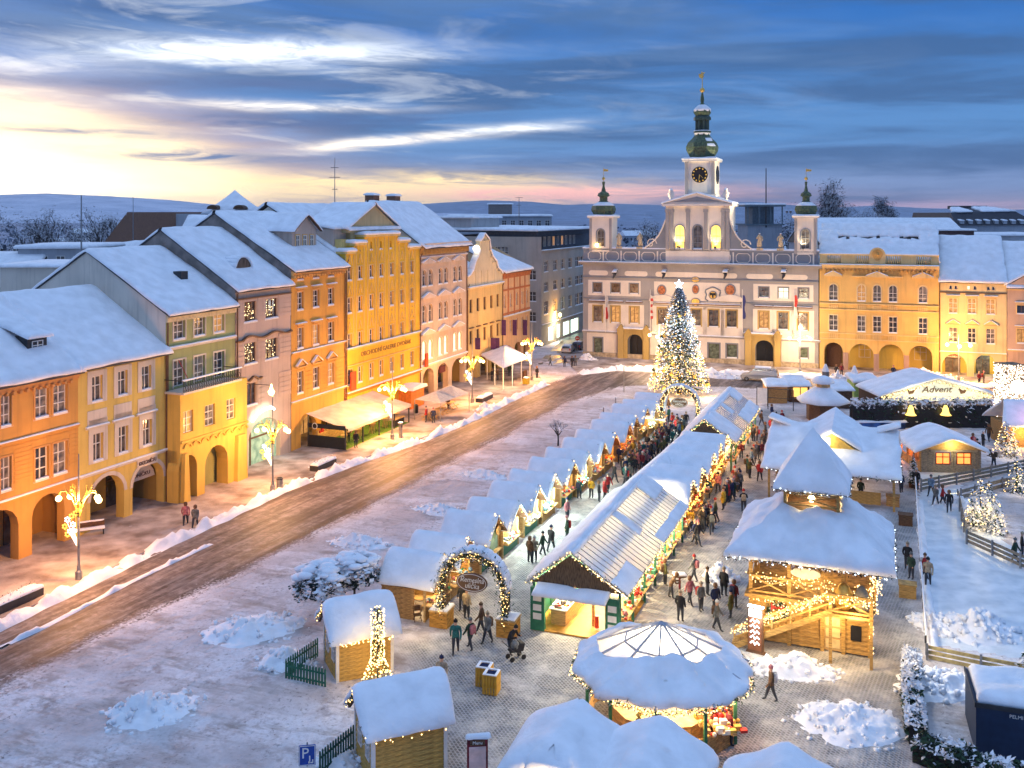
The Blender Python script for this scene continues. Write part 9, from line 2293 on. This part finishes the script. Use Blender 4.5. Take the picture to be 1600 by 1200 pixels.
t = thing('stage','low blue stage platform with snow in front of the fir hedge','stage',G(1325,672),ang);mb = MB();mb.box(0,6.5,0,2,0,.8);mb.build('platform',mat('stage_blue',(.03,.10,.30),.5,.5,1),t);snowy('platform_snow',[[(0,0,.8),(6.5,0,.8),(6.5,2,.8),(0,2,.8)]],t,th=.15,nz=1.)  # platform coloured blue with dark blotches
# bar with orange windows
p = G(1438,738);t = thing('timber_bar','timber bar hut with glowing orange windows beside the rink','hut',p,-.06);W_ = (1530-1438)*p.y/FP;D_ = 4.5;ze,zr = 2.15,3.2
Lf = 3.6
for (x0,x1) in ((0,1.35),(2.75,3.25),(4.65,W_)):
 mb = MB();n_ = max(1,int((x1-x0)/.2))
 for i in range(n_): m2 = MB();l_ = (x1-x0)/n_;m2.box(x0+i*l_+.01,x0+(i+1)*l_-.01,-.04-.02*(i % 2),.04,.05,ze);m2.build('board',wood_grey,t)
for x in (2.05,3.95):
 m2 = MB();m2.box(x-.7,x+.7,-.04,.04,.05,.75);m2.box(x-.7,x+.7,-.04,.04,1.95,ze);m2.build('board',wood_grey,t)
 kt = win_meshes(1.3,1.15,0,(2,2),mat('window_red_frame',(.35,.06,.02)));o = obj('window',kt[0],t,(x,0,.78));obj('pane',pane_mesh(kt,mat('orange_pane',(.4,.2,.1),.4,.4,2,emit=(1,.26,.05),estr=1.1)),o)
mb = MB();mb.prism([(-.2,ze),(W_+.2,ze),(W_/2,zr)],.0,.08);mb.build('gable',wood_light,t);mb = MB();mb.box(.9,5.2,-.12,-.05,1.97,2.14);sg = mb.build('sign_board',mat('sign_grey',(.35,.30,.24)),t)
mb = MB()
for s_ in (-1,1): mb.bar((W_/2+s_*(W_/2+.3),-.3,ze-.1),(W_/2,-.3,zr+.05),.14)
mb.build('bargeboard',wood_light,t)
plank_wall(t,(0,5.2),(0,0),.05,.9,wood,hgt_=.25);plank_wall(t,(W_,0),(W_,5.2),.05,ze,wood_grey,hgt_=.4)
for y in (0,1.7,3.4,5.1): frame_post(t,((0,y),),0,ze,wood,.14)
mb = MB();mb.poly([(.6,.4,.1),(.6,5,.1),(.6,5,ze),(.6,.4,ze)]);mb.build('inner_wall',mat('orange_lining',(.6,.30,.12),.9,.3,2),t)
snowy('roof_snow',[[(-.7,-.6,ze-.15),(W_/2,-.6,zr+.1),(W_/2,5.6,zr+.1),(-.7,5.6,ze-.15)],[(W_/2,-.6,zr+.1),(W_+.5,-.6,ze-.1),(W_+.5,5.6,ze-.1),(W_/2,5.6,zr+.1)]],t,th=.38,nz=.25)
PL('bar_light',(.3,4,2.0),110,(1,.35,.08),.15,t);PL('bar_light',(3,-1.0,2.6),35,(1,.7,.25),.15,t);PL('bar_light',(W_/2,-.5,2.6),25,(1,.85,.3),.1,t)
# glowing net column and pinkish booths at the right edge
p = G(1578,655);t = thing('light_column','tall square column wrapped in a net of white lights at the right edge','light column',p,.1);h = 24-(568-HY)*p.y/FP
mb = MB();mb.box(-1.2,1.2,-1.2,1.2,0,h);mb.build('core',mat('column_core',(.30,.22,.14),.8,.4,2),t);mb = MB();rr = random.Random(4)
for i in range(900): s_ = rr.choice((0,1));z = rr.uniform(.2,h);u = rr.uniform(-1.25,1.25);mb.octa((u,-1.25,z) if s_ else (-1.25,u,z),.06)
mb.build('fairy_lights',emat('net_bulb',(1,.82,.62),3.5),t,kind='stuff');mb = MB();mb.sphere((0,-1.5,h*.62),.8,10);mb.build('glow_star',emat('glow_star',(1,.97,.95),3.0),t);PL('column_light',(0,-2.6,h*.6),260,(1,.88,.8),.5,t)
p = G(1572,700);t = thing('market_stall','stall with pinkish snow roof and lit arch cut by the right edge','market stall',p,-.1);mb = MB();mb.box(0,7,.2,4,0,2.4);mb.build('wall',wood,t);snowy('roof_snow',[[(-.5,-.5,2.3),(7,-.5,2.3),(7,2.4,4.4),(.8,2.4,4.4)],[(.8,2.4,4.4),(7,2.4,4.4),(7,5,2.3),(-.5,5,2.3)]],t,th=.35);garland(t,[(.3+1.5*(1-cos(pi*i/8)),-.2,.4+2.0*sin(pi*i/8)**.7) for i in range(9)],300,.15,97,90,.05);PL('stall_light',(1.6,-.8,1.6),110,(1,.62,.2),.2,t);PL('stall_light',(3,-1,4.2),60,(1,.35,.45),.2,t)
# lit fir trees
def fir(label,px,py,pyt,r,seed,lit=80,snowf=.6,P=None,bs=.045,potted=False):
 p = P or G(px,py);h = (py-pyt)*p.y/FP if P is None else pyt;t = thing('fir_tree',label,'tree',p);rr = random.Random(seed);mb = MB();z0 = .5 if potted else .1
 tr = MB();tr.tube([(0,0,0),(0,0,h*.95)],[.07,.02],6);tr.build('trunk',bark,t)
 if potted: tr = MB();tr.lathe([(.3,0),(.4,.55)],8);tr.build('pot',wood_dark,t)
 n = int(220*h)
 for i in range(n):
  f_ = 1-sqrt(rr.random());z = z0+f_*(h-z0);a = rr.uniform(0,6.28);q = r*(1-f_)**.9*rr.uniform(.35,1.05)+.03;q *= 1+.2*sin(z*9);c = Vector((q*cos(a),q*sin(a),z));d = Vector((cos(a),sin(a),rr.uniform(-.7,.0)))*rr.uniform(.15,.3)*(.6+r*.3);w_ = Vector((-sin(a),cos(a),.2))*.08;mb.poly([c-w_,c+d,c+w_],1 if rr.random() < snowf else 0)
 mb.build('crown',[leafm,snow],t)
 if lit:
  mb = MB()
  for i in range(lit): f_ = 1-sqrt(rr.random());z = z0+f_*(h-z0);a = rr.uniform(0,6.28);q = r*(1-f_)**.9*1.02+.05;mb.octa((q*cos(a),q*sin(a),z),bs*rr.uniform(.8,1.2))
  mb.build('fairy_lights',bulb_w,t,kind='stuff');PL('tree_glow',(-.2,-r-.5,h*.5),14+lit*.25,(1,.78,.4),.3,t)
 return t
fir('lit fir beside the pinkish stall at the right edge',1572,712,655,1.3,1,110);fir('lit fir in the rink island near the right edge',1588,770,712,.9,2,50);fir('dark slim potted fir at the corner of the rink lane',1426,762,710,.6,3,0,.5,potted=True)
fir('snow laden lit fir in the rink island, tallest of the clump',1532,818,745,1.0,4,70,.75);fir('small snowy fir left in the rink island clump',1520,826,760,.7,5,45,.7);fir('small snowy fir right in the rink island clump',1555,832,772,.8,6,45,.8);fir('low lit fir at the back of the rink island',1545,800,752,.7,8,25,.7)
fir('snowy fir at the right edge above the blue container',1602,1088,1015,.9,7,0,.5)
# rink fences
fence('weathered board fence behind the rink lane, in front of the timber bar',[G(1438,768),G(1520,752),G(1600,735),G(1680,722)],1.0,0,wood_grey,boards=3,post_m=metal_grey);fence('second board fence along the back of the rink island',[G(1500,782),G(1565,764),G(1640,748)],.9,0,wood_grey,boards=2,post_m=metal_grey)
fence('low board fence curving round the near side of the rink island',[G(1498,785),G(1504,815),G(1512,850),G(1552,868),G(1595,888),G(1660,905)],.95,0,wood_grey,boards=3,post_m=metal_grey);fence('yellow board fence closing the near end of the rink',[G(1449,1032),G(1533,1050),G(1605,1064)],.8,0,mat('yellow_grey_board',(.50,.38,.16),.75,.2),boards=3,post_m=metal_grey)
t = thing('rink_barrier','thin snow topped barrier with hanging lights along the left side of the rink','barrier',G(1430,762));o_ = t.location.copy();P = [G(1430,762)-o_,G(1436,860)-o_,G(1447,1025)-o_]
for i in range(22):
 f_ = i/21*2;a = P[0].lerp(P[1],f_) if f_ < 1 else P[1].lerp(P[2],f_-1);mb = MB();mb.tube([(a.x,a.y,0),(a.x,a.y,1.1)],.035,5);mb.build('post',metal_dark,t)
for z in (.55,1.08):
 mb = MB();mb.tube([(p.x,p.y,z) for p in P],.03,5);mb.build('rail',metal_dark,t)
snowy('rail_snow',[[(a.x-.06,a.y,1.12),(a.x+.06,a.y,1.12),(b.x+.06,b.y,1.12),(b.x-.06,b.y,1.12)] for a,b in zip(P,P[1:])],t,th=.07,ov=0)
berm('snow_bank','ridge of snow outside the left rink barrier',[Vector((G(*p).x,G(*p).y)) for p in ((1436,780),(1445,900),(1458,1020))],.6,.22,8)
# dark blue container
p = G(1525,1182);t = thing('container','dark blue container with thick snow on its roof at the bottom right','container',p,-.32);mb = MB();mb.box(0,6,0,3.6,0,2.3);mb.build('body',mat('container_blue',(.015,.032,.075),.5,.1),t)
mb = MB();mb.box(-.06,.0,-.06,3.6,2.2,2.4);mb.box(-.06,6,-.06,0.0,2.2,2.4);mb.build('roof_edge',metal_dark,t);snowy('roof_snow',[[(0.1,.1,2.32),(6,.1,2.32),(6,3.6,2.32),(.1,3.6,2.32)]],t,th=.35,nz=.8,ov=0);text_mesh('PELMI',.22,white_paint,'lettering',t,(1.6,-.02,2.0),depth=.006);mb = MB();mb.tube([(2.0,-.03,.6),(2.5,-.03,1.5),(3.0,-.03,1.55),(3.5,-.03,.7)],.03,5);mb.build('hose',white_paint,t)
for px,py,pt in ((1598,1000,930),): pass
# barrel tables, boxes
for k,(px,py,lab) in enumerate(((1415,820,'brown box planter beside the rink barrier'),(1418,932,'yellow wooden crate beside the snowed bench near the rink'),(1395,790,'dark wooden table with a lamp behind the two storey hut'))):
 m2 = MB();m2.box(-.5,.5,-.4,.4,0,.8);m2.box(-.55,.55,-.45,.45,.8,.86);b_ = m2.build('wooden_box',(wood_dark,honey,wood)[k],loc=G(px,py),rz=MANG);tag(b_,lab,'box')
t = thing('standing_table','small snow topped standing table amid the people right of the hall','table',G(1062,925));mb = MB();mb.tube([(0,0,0),(0,0,1.05)],.07,8);mb.build('leg',coatm['dark red'],t);mb = MB();mb.lathe([(.5,1.05),(.5,1.12)],12);mb.build('tabletop',wood_dark,t);snowy('table_snow',[[(-.4,-.3,1.12),(.4,-.3,1.12),(.4,.3,1.12),(-.4,.3,1.12)]],t,th=.1,ov=0)
# pushchair by the arch
t = thing('pushchair','dark pushchair with a pale blanket on the cobbles before the arch','pushchair',G(806,1030),.5)
for x in (-.35,.35):
 for y in (-.25,.25): mb = MB();mb.tube([(x,y-.02,.14),(x,y+.02,.14)],.14,12);mb.build('wheel',black,t)
mb = MB();mb.prism([(-.4,.5),(.35,.45),(.45,.85),(.2,.9),(-.3,.65)],-.22,.22);mb.build('seat',coatm['black'],t);mb = MB();mb.sphere((-.05,0,.75),.26,8);mb.build('blanket',coatm['grey'],t,smooth=True);mb = MB();mb.tube([(.35,-.2,.2),(-.3,-.2,.6),(-.75,-.2,1.05),(-.75,.2,1.05),(-.3,.2,.6),(.35,.2,.2)],.025,5);mb.build('handle_frame',metal_dark,t)
# ================================================================== people
Pp = [
 (541,0,0,0,0)]
crowd = [
 (722,955,'black','stand','under the near arch'),(729,968,'beige','stand','in the middle of the near arch'),(797,1022,'black','bend','pushing the pushchair'),
 (735,1015,'dark green','walk','on the cobbles before the arch'),(762,1005,'grey','walk','on the cobbles right of the arch middle'),(752,990,'brown','walk','just before the arch'),(712,1020,'teal','walk','by the left arch planter'),
 (848,868,'dark green','walk','at the white lit stall'),(861,862,'black','walk','in the alley beside the white stall'),(886,845,'dark green','long','in the left alley, alone in front'),(886,815,'pink','stand','behind the long green coat in the alley'),
 (828,880,'brown','stand','at the green shutter stall'),(835,878,'beige','stand','beside the green shutter stall'),
 (905,780,'teal','arms','at the seventh stall'),(924,778,'yellow','stand','before the eighth stall in the left alley'),(936,785,'black','stand','near the yellow coat in the alley'),(945,780,'red','long','in the left alley by the hall wall'),(950,772,'red','walk','next to the other red coat in the alley'),
 (960,755,'black','walk','in the middle of the left alley'),(972,742,'black','stand','by the tenth stall'),(985,735,'brown','walk','along the hall wall in the left alley'),(978,760,'grey','walk','close to the hall roof edge'),(1000,722,'dark green','walk','in the far half of the left alley'),(1012,705,'black','stand','before the amber lit stall'),(1020,715,'pink','walk','in the far half of the left alley'),(1004,735,'dark red','walk','against the lean-to wall'),
 (1030,690,'black','walk','near the far arch'),(1040,680,'dark green','stand','near the far arch, by the last stalls'),(1050,668,'red','stand','under the far arch'),(1058,672,'grey','walk','in the far arch opening'),(1066,675,'white','walk','at the right side of the far arch'),(1072,668,'black','walk','beyond the far arch'),(1045,660,'teal','stand','beyond the far arch by the stall'),
 (1038,698,'black','walk','in the crowd before the far arch'),(1024,700,'olive','stand','in the crowd before the far arch'),(990,715,'olive','stand','at the eleventh stall'),(968,725,'navy blue','arms','at the ninth stall counter'),
 (1078,830,'yellow','stand','beside the near cross-gabled stall'),(1100,800,'grey','walk','in the right alley'),(1112,835,'black','walk','in the right alley by the bells'),(1090,800,'dark red','stand','at the second cross-gabled stall'),(1106,780,'teal','stand','at the second cross-gabled stall'),(1122,770,'pink','walk','in the right alley beyond the bells'),(1118,815,'olive','walk','in the right alley, middle of the way'),(1098,825,'navy blue','stand','next to the yellow coat'),
 (1150,715,'black','stand','at the third cross-gabled stall'),(1158,717,'dark red','stand','at the third cross-gabled stall'),(1146,708,'dark green','arms','facing the orange lit counter'),(1187,752,'red','walk','alone in the right alley'),
 (1162,800,'black','arms','at the left roof corner of the tall hut'),(1177,690,'black','stand','by the far hall counter'),(1183,692,'brown','stand','by the far hall corner'),(1196,685,'black','stand','at the far end of the right alley'),(1205,678,'red','walk','at the far end of the right alley'),(1212,690,'navy blue','walk','before the dark kiosk'),(1220,700,'teal','walk','left of the cross-gabled pavilion'),(1213,668,'black','stand','beside the open metal frame'),(1222,665,'dark red','stand','beside the open metal frame'),(1190,665,'brown','walk','between the hall and the notice board'),(1206,655,'navy blue','stand','in front of the amber booth'),(1230,680,'grey','walk','beside the octagonal kiosk'),
 (1039,915,'olive','stand','left of the standing table'),(1048,935,'brown','bend','beside the standing table'),(1063,972,'black','stand','behind the round pavilion roof'),(1095,955,'grey','stand','in the group before the sledge heap'),(1105,930,'black','stand','at the back of the group right of the hall'),(1118,958,'navy blue','stand','in the group right of the hall'),(1131,932,'black','long','in the group by the snow heap'),(1142,966,'olive','long','nearest the tall hut in the group'),(1147,950,'dark red','stand','close behind the olive coat'),(1085,908,'grey','walk','on the way right of the hall'),(1120,985,'grey','walk','near the lit sign board'),(1078,945,'pink','walk','right of the standing table'),
 (1345,780,'dark green','stand','at the table behind the tall hut'),(1408,770,'navy blue','stand','beside the rink lane entrance'),(1432,765,'black','stand','next to the dark potted fir'),(1418,890,'black','stand','outside the rink barrier'),(1424,905,'dark green','stand','beside the rink barrier bench'),(1445,905,'red','walk','on the ice by the left barrier'),(1450,915,'beige','walk','skating by the left barrier'),(1473,790,'red','walk','skating in the far rink lane'),(1462,790,'grey','walk','skating in the far rink lane'),(1483,800,'black','walk','skating near the island fence'),(1455,775,'light blue','walk','skating in the far rink lane'),
 (1597,870,'black','stand','at the right edge by the island fence'),(1586,880,'dark green','walk','on the ice before the island fence'),(1520,705,'red','stand','right of the timber bar'),(1527,715,'black','stand','right corner of the timber bar'),(1536,700,'black','stand','before the dark hedge end'),(1545,690,'brown','walk','before the dark hedge end'),(1553,730,'brown','bend','left of the lit fir'),(1378,700,'red','stand','behind the cross-gabled pavilion'),
 (839,592,'black','stand','on the pavement at the end of the left row'),(882,574,'navy blue','walk','at the mouth of the side street'),(894,574,'black','stand','near the town hall corner'),(899,573,'grey','walk','right beside the town hall corner'),(860,572,'grey','walk','crossing the mouth of the side street'),
 (1307,588,'black','stand','under the first palace arch'),(1315,587,'dark red','stand','before the first palace arch'),(1530,600,'dark red','stand','before the arch of the cream house'),(1537,600,'brown','stand','at the right arch of the cream house'),(1396,590,'navy blue','walk','under the lit palace arches'),
 (290,822,'pink','walk','on the pavement before the green house'),(305,826,'grey','walk','on the pavement beside the pink walker'),(700,640,'brown','stand','by the twin canopy'),
 (690,1080,'beige','walk','on the cobbles below the arch'),(1205,1095,'brown','walk','right of the round pavilion'),(1190,940,'brown','walk','left of the lit stair sign'),
]
for e in crowd: person(*e)
# fill of shoppers in the two busy alleys
rr = random.Random(12);pl_ = list(COATS)
for i in range(84):
 if i < 48: px = rr.uniform(975,1070);py = 760-(px-960)*.85+rr.uniform(-8,16);w_ = 'in the busy left alley, %s part' % ('near' if px < 1010 else 'middle' if px < 1040 else 'far')
 else: px = rr.uniform(1085,1215);py = 850-(px-1085)*1.35+rr.uniform(-6,14);w_ = 'along the right alley stalls, %s part' % ('near' if px < 1120 else 'middle' if px < 1160 else 'far')
 person(px,py,rr.choice(('black','black','dark green','navy blue','grey','brown')+tuple(pl_)),rr.choice(('stand','walk','arms','long')),w_)
# ================================================================== air
hz = bpy.data.materials.new('haze');hz.use_nodes = True;t_ = hz.node_tree;t_.nodes.clear();pv = t_.nodes.new('ShaderNodeVolumePrincipled');oo_ = t_.nodes.new('ShaderNodeOutputMaterial')
pv.inputs['Color'].default_value = (.80,.88,1,1);pv.inputs['Density'].default_value = .00010;t_.links.new(pv.outputs[0],oo_.inputs['Volume'])
mb = MB();mb.box(-9200,9200,-120,9200,-4,175);mb.build('haze',hz,kind='stuff')
